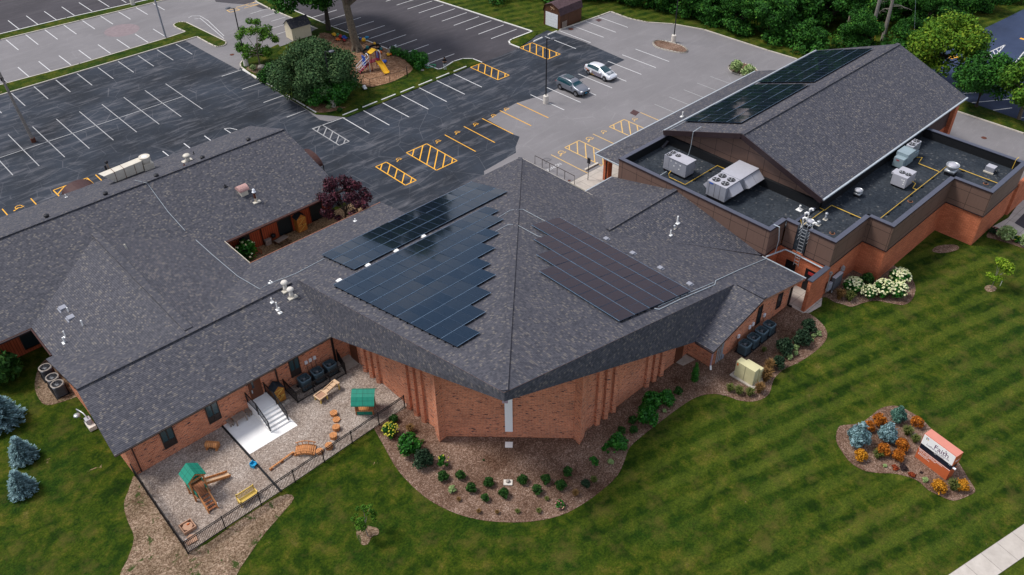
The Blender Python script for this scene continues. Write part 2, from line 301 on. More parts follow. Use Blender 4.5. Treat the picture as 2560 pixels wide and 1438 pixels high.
rcol('leaf_dark', [(0.0, (0.006, 0.018, 0.008)), (0.5, (0.016, 0.042, 0.018)), (1.0, (0.06, 0.10, 0.05))], 0.7, 0.2, 2.0)
rcol('leaf_pale', [(0.0, (0.10, 0.18, 0.05)), (0.5, (0.24, 0.34, 0.12)), (1.0, (0.48, 0.56, 0.28))], 0.8, 0.2, 3.0)
rcol('leaf_orange', [(0.0, (0.12, 0.035, 0.004)), (0.5, (0.33, 0.095, 0.008)), (1.0, (0.58, 0.21, 0.02))], 0.8, 0.2, 3.0)
rcol('leaf_gold', [(0.0, (0.20, 0.08, 0.004)), (0.5, (0.46, 0.19, 0.010)), (1.0, (0.74, 0.36, 0.03))], 0.8, 0.2, 3.0)
rcol('needle_blue', [(0.0, (0.04, 0.085, 0.085)), (0.5, (0.13, 0.23, 0.24)), (1.0, (0.36, 0.52, 0.56))], 0.8, 0.2, 3.0)
rcol('needle_green', [(0.0, (0.015, 0.05, 0.035)), (0.5, (0.05, 0.13, 0.10)), (1.0, (0.16, 0.29, 0.22))], 0.8, 0.2, 3.0)
rcol('leaf_maple', [(0.0, (0.010, 0.004, 0.008)), (0.5, (0.035, 0.010, 0.018)), (1.0, (0.14, 0.03, 0.045))], 0.7, 0.2, 1.5)
rcol('leaf_red', [(0.0, (0.06, 0.01, 0.006)), (0.5, (0.20, 0.035, 0.012)), (1.0, (0.42, 0.09, 0.02))]); rcol('leaf_black', [(0.0, (0.006, 0.004, 0.005)), (1.0, (0.05, 0.03, 0.03))])
rcol('grass_blade', [(0.0, (0.03, 0.05, 0.008)), (0.6, (0.08, 0.10, 0.02)), (1.0, (0.18, 0.14, 0.05))]); rcol('grass_brown', [(0.0, (0.06, 0.035, 0.01)), (0.6, (0.15, 0.08, 0.025)), (1.0, (0.28, 0.17, 0.07))])
rcol('bloom_cream', [(0.0, (0.45, 0.50, 0.18)), (0.5, (0.75, 0.74, 0.45)), (1.0, (0.88, 0.86, 0.66))]); rcol('bloom_yellow', [(0.0, (0.40, 0.40, 0.03)), (1.0, (0.75, 0.68, 0.10))]); rcol('bloom_pink', [(0.0, (0.4, 0.12, 0.15)), (1.0, (0.7, 0.35, 0.3))])

# ------------------------------------------------------------------ mesh builder
class MB:
    def __init__(s, *mats):
        s.v = []; s.f = []; s.m = []; s.mats = list(mats)
    def mi(s, m):
        if m is None: return 0
        if isinstance(m, int): return m
        if m not in s.mats: s.mats.append(m)
        return s.mats.index(m)
    def add(s, vs, fs, m=None):
        b = len(s.v); s.v += [tuple(map(float, p)) for p in vs]; k = s.mi(m)
        for f in fs: s.f.append([b+i for i in f]); s.m.append(k)
        return s
    def box(s, x0, y0, z0, x1, y1, z1, m=None, mtop=None):
        vs = [(x0, y0, z0), (x1, y0, z0), (x1, y1, z0), (x0, y1, z0), (x0, y0, z1), (x1, y0, z1), (x1, y1, z1), (x0, y1, z1)]
        s.add(vs, [(3, 2, 1, 0), (0, 1, 5, 4), (1, 2, 6, 5), (2, 3, 7, 6), (3, 0, 4, 7)], m)
        s.f.append([len(s.v)-4+i for i in range(4)]); s.m.append(s.mi(mtop if mtop else m)); return s
    def beam(s, p, q, w, h, m=None, up=(0, 0, 1)):
        p, q = Vector(p), Vector(q); d = (q-p).normalized(); up = Vector(up)
        a = d.cross(up)
        if a.length < 1e-4: a = d.cross(Vector((0, 1, 0)))
        a.normalize(); b = a.cross(d).normalized(); a *= w/2; b *= h/2
        vs = [p-a-b, p+a-b, p+a+b, p-a+b, q-a-b, q+a-b, q+a+b, q-a+b]
        return s.add(vs, [(0, 1, 2, 3), (7, 6, 5, 4), (0, 4, 5, 1), (1, 5, 6, 2), (2, 6, 7, 3), (3, 7, 4, 0)], m)
    def tube(s, pts, r, m=None, n=8, r2=None, cap=True):
        pts = [Vector(p) for p in pts]; k = len(pts); rings = []
        for i, p in enumerate(pts):
            d = (pts[min(i+1, k-1)]-pts[max(i-1, 0)]).normalized()
            a = d.cross(Vector((0, 0, 1)))
            if a.length < 1e-3: a = Vector((1, 0, 0))
            a.normalize(); b = d.cross(a)
            rr = r if r2 is None else r+(r2-r)*i/max(1, k-1)
            rings.append([p+a*rr*math.cos(2*math.pi*j/n)+b*rr*math.sin(2*math.pi*j/n) for j in range(n)])
        fs = []
        for i in range(k-1):
            for j in range(n): fs.append((i*n+j, (i+1)*n+j, (i+1)*n+(j+1) % n, i*n+(j+1) % n))
        if cap: fs.append(tuple(range(n))); fs.append(tuple(reversed(range((k-1)*n, k*n))))
        return s.add([v for q in rings for v in q], fs, m)
    def lathe(s, c, prof, m=None, n=16, cap=True):
        c = Vector(c); vs = []; fs = []
        for r, z in prof:
            for j in range(n): vs.append((c.x+r*math.cos(2*math.pi*j/n), c.y+r*math.sin(2*math.pi*j/n), c.z+z))
        k = len(prof)
        for i in range(k-1):
            for j in range(n): fs.append((i*n+j, i*n+(j+1) % n, (i+1)*n+(j+1) % n, (i+1)*n+j))
        if cap: fs.append(tuple(reversed(range(n)))); fs.append(tuple(range((k-1)*n, k*n)))
        return s.add(vs, fs, m)
    def cyl(s, c, r, h, m=None, n=16, r2=None): return s.lathe(c, [(r, 0), (r if r2 is None else r2, h)], m, n)
    def ball(s, c, rx, ry, rz, m=None, n=12, k=7):
        vs = []; fs = []
        for i in range(1, k):
            t = math.pi*i/k
            for j in range(n): vs.append((c[0]+rx*math.sin(t)*math.cos(2*math.pi*j/n), c[1]+ry*math.sin(t)*math.sin(2*math.pi*j/n), c[2]-rz*math.cos(t)))
        for i in range(k-2):
            for j in range(n): fs.append((i*n+j, i*n+(j+1) % n, (i+1)*n+(j+1) % n, (i+1)*n+j))
        fs.append(tuple(reversed(range(n)))); fs.append(tuple(range((k-2)*n, (k-1)*n)))
        return s.add(vs, fs, m)
    def prism(s, poly, z0, z1, m=None, mtop=None):
        poly = [(p[0], p[1]) for p in poly]
        ar = sum(poly[i][0]*poly[(i+1) % len(poly)][1]-poly[(i+1) % len(poly)][0]*poly[i][1] for i in range(len(poly)))
        if ar < 0: poly = poly[::-1]
        n = len(poly); zt = z1 if callable(z1) else (lambda x, y: z1)
        vs = [(x, y, z0) for x, y in poly]+[(x, y, zt(x, y)) for x, y in poly]
        s.add(vs, [(i, (i+1) % n, n+(i+1) % n, n+i) for i in range(n)]+[tuple(reversed(range(n)))], m)
        s.f.append([len(s.v)-n+i for i in range(n)]); s.m.append(s.mi(mtop if mtop else m)); return s
    def slab(s, pts, t, mtop, mside, bottom=None):
        """roof slab: pts = outline in 3-D counter-clockwise from above, t = thickness"""
        ar = sum(pts[i][0]*pts[(i+1) % len(pts)][1]-pts[(i+1) % len(pts)][0]*pts[i][1] for i in range(len(pts)))
        if ar < 0: pts = pts[::-1]
        n = len(pts)
        s.add(list(pts)+[(x, y, z-t) for x, y, z in pts], [(i+n, (i+1) % n+n, (i+1) % n, i) for i in range(n)]+[tuple(reversed(range(n, 2*n)))], mside)
        b = len(s.v)-2*n; s.f.append([b+i for i in range(n)]); s.m.append(s.mi(mtop)); return s
    def sheet(s, poly, z, m=None):
        ar = sum(poly[i][0]*poly[(i+1) % len(poly)][1]-poly[(i+1) % len(poly)][0]*poly[i][1] for i in range(len(poly)))
        if ar < 0: poly = poly[::-1]
        return s.add([(p[0], p[1], z) for p in poly], [tuple(range(len(poly)))], m)
    def line(s, p, q, w, z, m=None):
        p, q = Vector((p[0], p[1])), Vector((q[0], q[1])); d = (q-p).normalized(); a = Vector((-d.y, d.x))*w/2
        return s.add([(*(p+a), z), (*(p-a), z), (*(q-a), z), (*(q+a), z)], [(0, 1, 2, 3)], m)
    def build(s, name, parent=None, world=False, smooth=False, bevel=0.0):
        me = bpy.data.meshes.new(name); me.from_pydata(s.v, [], s.f)
        for mm in s.mats: me.materials.append(MATS[mm])
        me.polygons.foreach_set('material_index', s.m)
        if smooth: me.polygons.foreach_set('use_smooth', [True]*len(s.f))
        me.update()
        uv = me.uv_layers.new(name='UVMap'); Z = Vector((0, 0, 1)); co = [Vector(v) for v in s.v]; dat = uv.data
        for p in me.polygons:
            nn = p.normal; t = Z.cross(nn)
            if t.length < 0.02: t = Vector((1, 0, 0)); b = Vector((0, 1, 0))
            else: t.normalize(); b = nn.cross(t)
            for li in p.loop_indices:
                v = co[me.loops[li].vertex_index]; dat[li].uv = (v.dot(t), v.dot(b))
        o = bpy.data.objects.new(name, me); COL.objects.link(o)
        if parent:
            o.parent = parent
            if world: o.location = -Vector(parent.location)
        if bevel:
            bv = o.modifiers.new('bevel', 'BEVEL'); bv.width = bevel; bv.segments = 2; bv.limit_method = 'ANGLE'
        return o
def split_build(mb, name, parent, world=True):
    par = list(range(len(mb.v)))
    def find(a):
        while par[a] != a: par[a] = par[par[a]]; a = par[a]
        return a
    for f in mb.f:
        for v in f[1:]: par[find(v)] = find(f[0])
    comp = {}
    for f, m_ in zip(mb.f, mb.m): comp.setdefault(find(f[0]), []).append((f, m_))
    for fs in comp.values():
        q = MB(*mb.mats); idx = {}
        for f, m_ in fs:
            for v in f:
                if v not in idx: idx[v] = len(q.v); q.v.append(mb.v[v])
            q.f.append([idx[v] for v in f]); q.m.append(m_)
        q.build(name, parent, world)
def tag(o, label=None, cat=None, group=None, kind=None):
    if label: o['label'] = label
    if cat: o['category'] = cat
    if group: o['group'] = group
    if kind: o['kind'] = kind
    return o
def thing(name, label, cat, loc=(0, 0, 0), rz=0.0, group=None):
    o = bpy.data.objects.new(name, None); COL.objects.link(o); o.location = loc; o.rotation_euler = (0, 0, rz); o.empty_display_size = 0.3
    return tag(o, label, cat, group)
def copy_tree(o, parent=None):
    c = o.copy(); COL.objects.link(c); c.parent = parent
    for ch in list(CH_[o.name] if o.name in CH_ else o.children): copy_tree(ch, c)
    return c
CH_ = {}
def smoothpoly(pts, n=5, closed=True):
    out = []; k = len(pts)
    for i in range(k if closed else k-1):
        p0, p1, p2, p3 = [Vector(pts[j % k] if closed else pts[max(0, min(k-1, j))]) for j in (i-1, i, i+1, i+2)]
        for q in range(n):
            t = q/n
            out.append(tuple(0.5*((2*p1)+(-p0+p2)*t+(2*p0-5*p1+4*p2-p3)*t*t+(-p0+3*p1-3*p2+p3)*t**3)))
    if not closed: out.append(tuple(pts[-1]))
    return out
def pxs(l, z=0): return [at(a, b, z) for a, b in l]
def kerb(name_mb, pts, w=0.16, h=0.13, m='curb', closed=False):
    n = len(pts)
    for i in range(n if closed else n-1):
        a, b = Vector((*pts[i], h/2-0.02)), Vector((*pts[(i+1) % n], h/2-0.02)); d = (b-a).normalized()*w*0.45
        name_mb.beam(a-d, b+d, w, h, m)
def text(s, size, mat, parent, loc, rot, name='lettering', ext=0.004, align='LEFT', sx=1.0, shear=0.0, world=False):
    c = bpy.data.curves.new('t', 'FONT'); c.body = s; c.size = size; c.extrude = ext; c.align_x = align; c.shear = shear
    o = bpy.data.objects.new('t', c); COL.objects.link(o)
    bpy.context.view_layer.update()
    me = bpy.data.meshes.new_from_object(o.evaluated_get(bpy.context.evaluated_depsgraph_get()))
    bpy.data.objects.remove(o); me.name = name; me.materials.clear(); me.materials.append(MATS[mat])
    q = bpy.data.objects.new(name, me); COL.objects.link(q); q.parent = parent; q.rotation_euler = rot; q.scale = (sx, 1, 1)
    q.location = Vector(loc)-(Vector(parent.location) if world else Vector((0, 0, 0)))
    return q

# ================================================================== GROUND
def struct(o): o['kind'] = 'structure'; return o
g = MB('lawn_grass'); g.sheet([(-220, -140), (420, -140), (420, 420), (-220, 420)], -0.012); struct(g.build('ground'))
lotE = struct(thing('parking_lot', 'grey asphalt parking lot with sealed dark areas', 'parking lot')); del lotE['label'], lotE['category']
P = pxs
right_curb = [(99.05, -60), (99.05, 22.7), (99.05, 30.3), (98.9, 44), (98.7, 51.3), (98.4, 55.6), (98.2, 65.9), (96.8, 70.2), (94.73, 73.12)]
right_curb2 = smoothpoly(P([(1620, 57), (1600, 53), (1570, 46), (1527, 30)]), 3, False)
barn_curb = P([(1527, 30), (1500, 40), (1400, 75)])
a = MB('grey_asphalt')
a.sheet([(-120, 64), (36.4, 64), (36.4, 50.9), (86, 50.9), (86, 17.2), (90, 17.2), (90, -60)]+right_curb+right_curb2+[barn_curb[-1]]+P([(1384, 80), (1336, 90), (1331, 79), (1258, 56), (1160, 24), (1084, 0)])+[(77, 130), (77, 230), (-120, 230)], 0.0)
a.build('asphalt', lotE)
dk = MB('sealed_asphalt')
blk_low = P([(1204, 157), (1174, 168), (867, 294), (830, 290), (790, 287), (640, 197), (602, 165)])
dk.sheet(P([(1204, 157), (1238, 145), (1298, 120), (1336, 92), (1368, 76), (1384, 80), (1460, 105), (1562, 150), (1536, 162), (1476, 188), (1442, 202), (1389, 224), (1360, 237), (1290, 258), (1218, 299), (1285, 337), (1299, 342), (1289, 368), (1290, 382), (1210, 428)])+[(45, 52), (36.4, 52), (36.4, 64), (-120, 64), (-120, 114.32), (44.1, 114.3), (44.3, 107.7), (44.6, 100)]+blk_low[::-1], 0.004)
dk.build('sealed_asphalt', lotE)
ga = MB('grey_asphalt'); ga.sheet(P([(698, 236), (755, 268), (800, 300), (822, 304), (868, 293), (830, 284), (790, 279)]), 0.008); ga.build('asphalt_patch', lotE)
na = MB('new_asphalt')
na.sheet([(-120, 146.6), (60, 131.9), (60, 231), (-120, 231)], 0.004)
na.sheet(P([(690, 5), (732, 26), (824, 65), (1034, 150), (1096, 175), (1107, 172), (1134, 155), (1157, 148), (1181, 148), (1204, 157), (1238, 145), (1298, 120), (1275, 111), (1272, 104), (1280, 99), (1331, 79.5), (1258, 56), (1160, 24), (1084, 0)])+[(78, 118), (62, 130)], 0.0035)
na.sheet(P([(510, -40), (540, 5), (580, 9), (612, 11), (637, 4), (660, -20)]), 0.0045)
na.sheet(P([(638, 15), (660, 24), (672, 21), (648, 11)]), 0.005)
na.build('new_asphalt', lotE)
bl = MB('blue_asphalt'); bl.sheet(P([(2250, 165), (2300, 128), (2447, 78), (2560, 23)])+[(240, -30), (103.2, -30), (101.9, 22), (102.4, 30.5), (103, 35.2)], 0.004); struct(bl.build('neighbour_parking_lot'))
vg = MB('verge_grass'); vg.prism([(99.2, 44), (99.2, -60), (103.1, -60), (101.8, 22), (102.3, 30.5), (102.9, 35.2), (103, 44)], -0.01, 0.09); struct(vg.build('grass_verge'))
vg = MB('verge_grass'); vg.prism([(-120, 144.4), (26.2, 134.67), (35.4, 134.2), (45.1, 133.1), (60, 131.9), (60, 130.4), (49.4, 131.2), (36.5, 132.0), (25.6, 132.7), (-120, 142.3)], -0.01, 0.09); struct(vg.build('grass_verge'))
stripB = [(-120, 118), (20, 117.2), (30.4, 116.5), (42.6, 116.6)]+smoothpoly([(45.6, 116.9), (45.4, 120.2), (46.5, 121), (47.3, 120.2)], 3, False)+smoothpoly([(47.95, 109.6), (47.4, 108.7), (46.6, 108.65), (46.05, 109.5), (45.9, 114.1)], 3, False)+[(-120, 114.35)]
vg = MB('verge_grass'); vg.prism(stripB, -0.01, 0.09); struct(vg.build('grass_verge'))
block = P([(602, 165), (606, 155), (616, 150), (695, 112), (700, 118), (718, 112), (793, 73), (824, 65), (1034, 150), (1096, 175), (1107, 172), (1134, 155), (1157, 148), (1181, 148), (1204, 157), (1174, 168), (867, 294), (830, 290), (790, 287), (640, 197)])
vg = MB('verge_grass'); vg.prism(block, -0.01, 0.09); struct(vg.build('grass_verge'))
vg = MB('verge_grass'); vg.prism(P([(638, 4), (671, 21), (793, 73), (824, 65), (732, 26), (700, 10), (690, -5), (655, -10)]), -0.01, 0.088); struct(vg.build('grass_verge'))
vg = MB('verge_grass'); vg.prism(P([(1298, 120), (1275, 111), (1272, 104), (1280, 99), (1331, 79.5), (1345, 84), (1334, 95)]), -0.01, 0.09); struct(vg.build('grass_verge'))
ku = MB('curb')
kerb(ku, right_curb+right_curb2); kerb(ku, barn_curb)
kerb(ku, [(-120, 146.3), (26.2, 134.8), (35.4, 134.3), (45.1, 133.2), (60, 132.0)], m='white_curb'); kerb(ku, [(-120, 142.2), (25.6, 132.6), (36.5, 131.9), (49.4, 131.1), (60, 130.3)])
kerb(ku, stripB, closed=True)
kerb(ku, P([(640, 197), (602, 168), (601, 160), (606, 153), (616, 149)])); kerb(ku, P([(638, 4), (671, 21), (793, 73)]), 0.2); kerb(ku, P([(638, 4), (650, -4)]), 0.2)
kerb(ku, P([(700, 10), (732, 26), (824, 65), (1034, 150), (1096, 175), (1107, 172), (1134, 155), (1157, 148), (1181, 148), (1204, 157)]), 0.15, m='white_curb')
kerb(ku, P([(1298, 120), (1275, 111), (1272, 104), (1280, 99), (1331, 79.5), (1258, 56), (1160, 24), (1084, 0)])+[(77, 128)], 0.18, m='white_curb')
struct(ku.build('kerb'))
# painted markings
WL, YL = MB('white_paint'), MB('yellow_paint')
ZM = 0.012
def ln(mb, x0, y0, x1, y1, m=None, w=0.11): mb.line((x0, y0), (x1, y1), w, ZM, m)
for k in range(-14, 9): ln(WL, 20.85+2.72*k, 113.8, 20.85+2.72*k, 108.95, 'worn_white_paint')
for k in range(-12, 8): ln(WL, 16.85+2.72*k, 102.8, 16.85+2.72*k, 93.0, 'worn_white_paint', 0.09)
ln(WL, -20, 97.9, 35.9, 97.87, 'worn_white_paint', 0.09)
for x in (27.9, 30.4, 32.9): ln(WL, x, 86.7, x, 83.5)
WL.line((35.35, 86.7), (35.4, 84), 0.09, ZM); WL.line((35.35, 86.7), (35.9, 86.35), 0.09, ZM); WL.line((35.9, 86.35), (36.3, 85.4), 0.09, ZM)
for y in (99.8, 94.55, 89.4, 84.1): ln(WL, 42.05, y, 44.8, y, None, 0.09)
for k in range(-14, 9): ln(WL, 26.2+2.64*k, 132.2-0.06*k, 26.2+2.64*k, 127.2)
for k in range(-14, 9): ln(WL, 21.5+2.66*k, 121.3, 21.5+2.66*k, 117.1)
for k in range(-14, 7): ln(WL, 28.9+2.6*k, 139.6, 28.9+2.6*k, 134.9-0.09*k)
for k, x in enumerate((46.7, 49.5, 52.35, 55.25, 58.08, 60.95, 63.77)): ln(WL, x, 79.45, x, 74.05)
for x in (80.7, 83.6, 86.25, 88.8, 91.35): ln(WL, x, 79.9, x, 74.0)
for x in (69.45, 75.1, 80.7, 83.6, 86.3, 66.62): ln(WL, x, 68.3, x, 62.6)
for x in (72.2, 77.8): ln(WL, x, 68.3, x, 62.6)
for x in (75.4, 78.2, 81.0, 83.7, 86.45): ln(WL, x, 56.1, x, 51, 'faded_white_paint')
for k in range(16):
    y = 84.6+2.447*k; xs = 79.9-0.21*k
    ln(WL, xs-0.2, y, 74.85-0.19*k, y)
for y, xa in ((84.25, 63.1), (86.7, 62.85), (89.1, 62.6), (91.65, 62.6), (94.05, 62.5), (96.5, 62.5), (98.9, 62.4), (101.35, 62.3), (103.9, 61.8), (106.4, 61.5), (108.9, 61)): ln(WL, xa, y, xa+4.8, y)
for y, xa in ((107.0, 54.3), (109.4, 54.5), (111.85, 56.4), (114.3, 56.2), (116.7, 55.8)): ln(WL, xa, y, 59.1-0.15*(y-107)/2.4, y, None, 0.09)
for px in ([(471, 45), (480, 40), (500, 40), (520, 52), (560, 90)], [(486, 48), (500, 46), (515, 58), (560, 97)]):
    q = P(px)
    for i in range(len(q)-1): WL.line(q[i], q[i+1], 0.08, ZM)
def hatch(mb, x0, x1, y0, y1, m=None, step=1.25, w=0.12):
    for p, q in (((x0, y0), (x1, y0)), ((x1, y0), (x1, y1)), ((x1, y1), (x0, y1)), ((x0, y1), (x0, y0))): mb.line(p, q, w, ZM, m)
    c = y0-x1+step*0.6
    while c < y1-x0:
        xa = max(x0, y0-c); xb = min(x1, y1-c)
        if xb-xa > 0.15: mb.line((xa, xa+c), (xb, xb+c), w, ZM+0.001, m)
        c += step
hatch(YL, 42.8, 44.2, 62.3, 67.5); hatch(YL, 47.0, 49.85, 62.4, 67.6); hatch(YL, 66.6, 68.55, 74.2, 79.5); hatch(YL, 75.5, 77.9, 74.25, 79.6)
hatch(WL, 42.65, 43.97, 74.1, 79.45, 'faded_white_paint'); hatch(YL, 67.3, 69.85, 50.9, 56.1, 'faded_yellow_paint'); hatch(YL, 60.2, 62.5, 50.9, 56.3, 'faded_yellow_paint')
hatch(YL, 16.1, 19.6, 83.5, 86.9)
for p in ((13.85, 86.9, 85.1), (11.08, 86.9, 83), (20.5, 86.9, 85)): ln(YL, p[0], p[1], p[0], p[2]-1.5)
for x in (52.6, 55.45, 58.25, 61.08, 63.87): ln(YL, x, 67.8, x, 62.5)
for x, a_, b_ in ((64.7, 56.25, 51), (58.0, 56.25, 50.8), (72.55, 55.9, 51)): ln(YL, x, a_, x, b_, 'faded_yellow_paint')
ln(WL, 42.6, 79.55, 47.1, 79.3, None, 0.08)
def symbol(mb, x, y, s, m=None, ang=-0.75):
    c, sn = math.cos(ang), math.sin(ang)
    def T(u, v): return (x+s*(u*c-v*sn), y+s*(u*sn+v*c))
    pts = [(0.36*math.cos(t), 0.36*math.sin(t)) for t in np.linspace(R(-150), R(110), 11)]
    for i in range(len(pts)-1): mb.line(T(*pts[i]), T(*pts[i+1]), 0.10*s, ZM, m)
    mb.line(T(-0.05, 0.1), T(0.05, 0.55), 0.13*s, ZM+0.001, m); mb.line(T(-0.1, 0.12), T(-0.35, 0.1), 0.1*s, ZM+0.001, m); mb.line(T(-0.33, 0.12), T(-0.5, -0.25), 0.1*s, ZM+0.002, m)
    mb.sheet([T(0.08+0.12*math.cos(t), 0.72+0.12*math.sin(t)) for t in np.linspace(0, 2*math.pi, 9)[:-1]], ZM+0.002, m)
for x, y in ((45.53, 67.07), (51.13, 67.22), (54.0, 67.3), (56.78, 67.3), (59.7, 67.45), (61.9, 67.6)): symbol(YL, x, y, 0.68, None, 2.3)
for x, y in ((12.4, 86.1), (18.4, 86.2)): symbol(YL, x, y, 0.90, None, 2.3)
for x, y in ((63.6, 55.8), (59.15, 55.8)): symbol(YL, x, y, 0.97, 'faded_yellow_paint', 2.3)
for x, y in ((66.0, 55.8), (70.8, 55.3)): symbol(YL, x, y, 0.72, 'faded_yellow_paint', 2.3)
symbol(YL, 56.9, 55.8, 0.97, 'grey_paint', 2.3)
# neighbour lot markings
for p, q in (((2460, 137), (2513, 112)), ((2513, 112), (2475, 155)), ((2460, 137), (2460, 155)), ((2462, 138), (2560, 165)), ((2560, 130), (2508, 195)), ((2408, 234), (2440, 232)), ((2430, 257), (2524, 248)), ((2483, 276), (2530, 270)), ((2544, 296), (2575, 293)),
             ((2472, 131), (2482, 147)), ((2482, 127), (2490, 140)), ((2491, 123), (2498, 132)), ((2500, 118), (2505, 124)), ((2463, 139), (2475, 154)), ((2463, 139), (2482, 148))): WL.line(at(*p), at(*q), 0.14, ZM)
for p, q in (((2376, 145), (2394, 142)), ((2376, 147), (2384, 140)), ((2550, 96), (2570, 101))): YL.line(at(*p), at(*q), 0.5, ZM)
for p, q in (((567, 26), (576, 31)), ((576, 31), (600, 25)), ((600, 25), (590, 22)), ((590, 22), (567, 26)), ((590, 19), (636, 6)), ((610, 21), (648, 11)), ((615, 15), (648, 11)), ((622, 10), (640, 6))): YL.line(at(*p), at(*q), 0.14, ZM, 'faded_yellow_paint')
wl = WL.build('white_lines', lotE); yl = YL.build('yellow_lines', lotE)
tx = text('NO PARKING', 0.62, 'white_paint', lotE, (0, 0, 0), (0, 0, 0), 'painted_words', 0.001)
x0, y0 = at(1397, 408); tx.location = (x0+0.1, y0, ZM); tx.rotation_euler = (0, 0, R(180)); tx.scale = (0.82, 1, 1)
# drain, manholes
dr = MB('drain_brown')
for q in ([(1574, 283), (1589, 290), (1599, 281), (1584, 274)], [(1488, 50), (1497, 55), (1506, 50), (1497, 47)]): dr.sheet(P(q), 0.01)
struct(dr.build('drain_grate', lotE)); 
mh = MB('rust')
for px, py, r in ((1427, 73, 0.4), (580, 137, 0.3), (1423, 452, 0.16), (2460, 345, 0.3)):
    x, y = at(px, py); mh.sheet([(x+r*math.cos(t), y+r*math.sin(t)) for t in np.linspace(0, 6.28, 13)[:-1]], 0.02)
mh.build('manhole_cover', lotE)
pk = MB('pink_shingle'); x, y = at(305, 76); pk.sheet([(x+2.4*math.cos(t), y+2.4*math.sin(t)) for t in np.linspace(0, 6.28, 25)[:-1]], 0.007); MATS['chalk_pink'] = plain('chalk_pink', (0.215, 0.172, 0.18), 0.9, 0, 0.15, 2); pk.mats = ['chalk_pink']; pk.build('chalk_circle', lotE)
# islands with kerbs
isl = smoothpoly(P([(1633, 108), (1641, 103), (1660, 104), (1700, 114), (1716, 124), (1716, 131), (1700, 133), (1665, 126), (1640, 118)]), 4)
b = MB('bark_mulch'); b.prism(isl, 0, 0.1); struct(b.build('mulch_island')); ku = MB('curb'); kerb(ku, isl, 0.2, 0.15, closed=True); struct(ku.build('kerb'))
isl = smoothpoly(P([(1822, 168), (1830, 163), (1860, 160), (1885, 170), (1893, 185), (1862, 190), (1838, 184), (1826, 177)]), 4)
b = MB('bark_mulch'); b.prism(isl, 0, 0.1); struct(b.build('mulch_island')); ku = MB('curb'); kerb(ku, isl, 0.2, 0.15, closed=True); struct(ku.build('kerb'))
# beds, soils
def bed(name, poly, z, mat): b = MB(mat); b.sheet(poly, z); return struct(b.build(name))
front = smoothpoly(P([(930, 1062), (945, 1090), (958, 1112), (978, 1150), (1002, 1185), (1042, 1226), (1085, 1258), (1140, 1284), (1200, 1300), (1265, 1306), (1330, 1304), (1398, 1290), (1450, 1265), (1500, 1230), (1543, 1190), (1562, 1150), (1575, 1118), (1612, 1085), (1655, 1052), (1700, 1018), (1740, 994), (1780, 985), (1815, 990), (1850, 1002), (1890, 1003), (1922, 986), (1934, 950), (1958, 925), (2003, 903), (2045, 873), (2067, 845), (2063, 820), (2043, 798), (2016, 780), (1992, 772)]), 3, False)
bed('mulch_bed', front+[(54.3, 25.5), (44, 26), (42, 28), (31, 28), (25.3, 34), (25.3, 37.4), (23.6, 37.5)], 0.012, 'bark_mulch')
bed('mulch_bed', smoothpoly(P([(2050, 745), (2067, 744), (2085, 755), (2110, 762), (2130, 767), (2160, 757), (2190, 752), (2230, 759), (2255, 763), (2275, 755), (2287, 735), (2287, 710), (2272, 690), (2252, 674)]), 3, False)+[(66.0, 21.5), (63.2, 21.5), (63.2, 23.4), (57, 23.3)], 0.012, 'bark_mulch')
bed('mulch_bed', smoothpoly(P([(2095, 1070), (2110, 1063), (2150, 1058), (2177, 1040), (2200, 1022), (2225, 1015), (2252, 1018), (2300, 1045), (2335, 1080), (2392, 1150), (2420, 1195), (2438, 1225), (2425, 1238), (2385, 1252), (2350, 1240), (2320, 1225), (2290, 1200), (2240, 1185), (2200, 1183), (2165, 1178), (2130, 1160), (2105, 1130), (2090, 1100)]), 3), 0.012, 'bark_mulch')
bed('mulch_bed', smoothpoly(P([(88, 950), (88, 975), (98, 998), (112, 1012), (135, 1011), (170, 1000), (200, 990), (230, 985), (240, 960), (130, 900), (100, 915)]), 3), 0.01, 'worn_soil')
bed('mulch_bed', smoothpoly(P([(2330, 628), (2355, 633), (2385, 628), (2398, 620), (2385, 612), (2345, 615)]), 3), 0.012, 'bark_mulch')
bed('mulch_bed', smoothpoly(P([(2466, 590), (2485, 598), (2520, 608), (2560, 622), (2600, 640), (2600, 590), (2530, 570), (2490, 562)]), 3), 0.012, 'bark_mulch')
bed('playground_surface', [(6.35, 45.4), (6.1, 36.95), (23.5, 37.45), (24.2, 37.5), (24.2, 46), (23.9, 46.2)], 0.014, 'play_chips')
bed('bare_soil', smoothpoly(P([(345, 1190), (322, 1225), (310, 1262), (318, 1300), (335, 1345), (318, 1400), (300, 1440), (320, 1500), (560, 1520), (590, 1440), (625, 1385), (665, 1330), (700, 1290), (735, 1245), (700, 1240), (600, 1300), (480, 1375), (420, 1300)]), 3), 0.008, 'worn_soil')
bed('courtyard_gravel', [(22.4, 56.6), (37.5, 56.6), (37.5, 63.4), (22.4, 63.4)], 0.014, 'pea_gravel')
bed('playground_soil', smoothpoly(P([(800, 85), (850, 92), (930, 108), (985, 132), (1026, 165), (1030, 178), (1010, 192), (975, 208), (930, 219), (905, 213), (870, 190), (830, 160), (790, 130)]), 3), 0.105, 'rubber_soil')
bed('mulch_bed', smoothpoly(P([(770, 270), (785, 260), (820, 262), (860, 270), (875, 266), (850, 276), (815, 283), (790, 282)]), 3), 0.105, 'rubber_soil')
bed('stone_bed', smoothpoly(P([(616, 172), (640, 163), (665, 170), (680, 184), (655, 188), (630, 182)]), 3), 0.105, 'worn_soil')
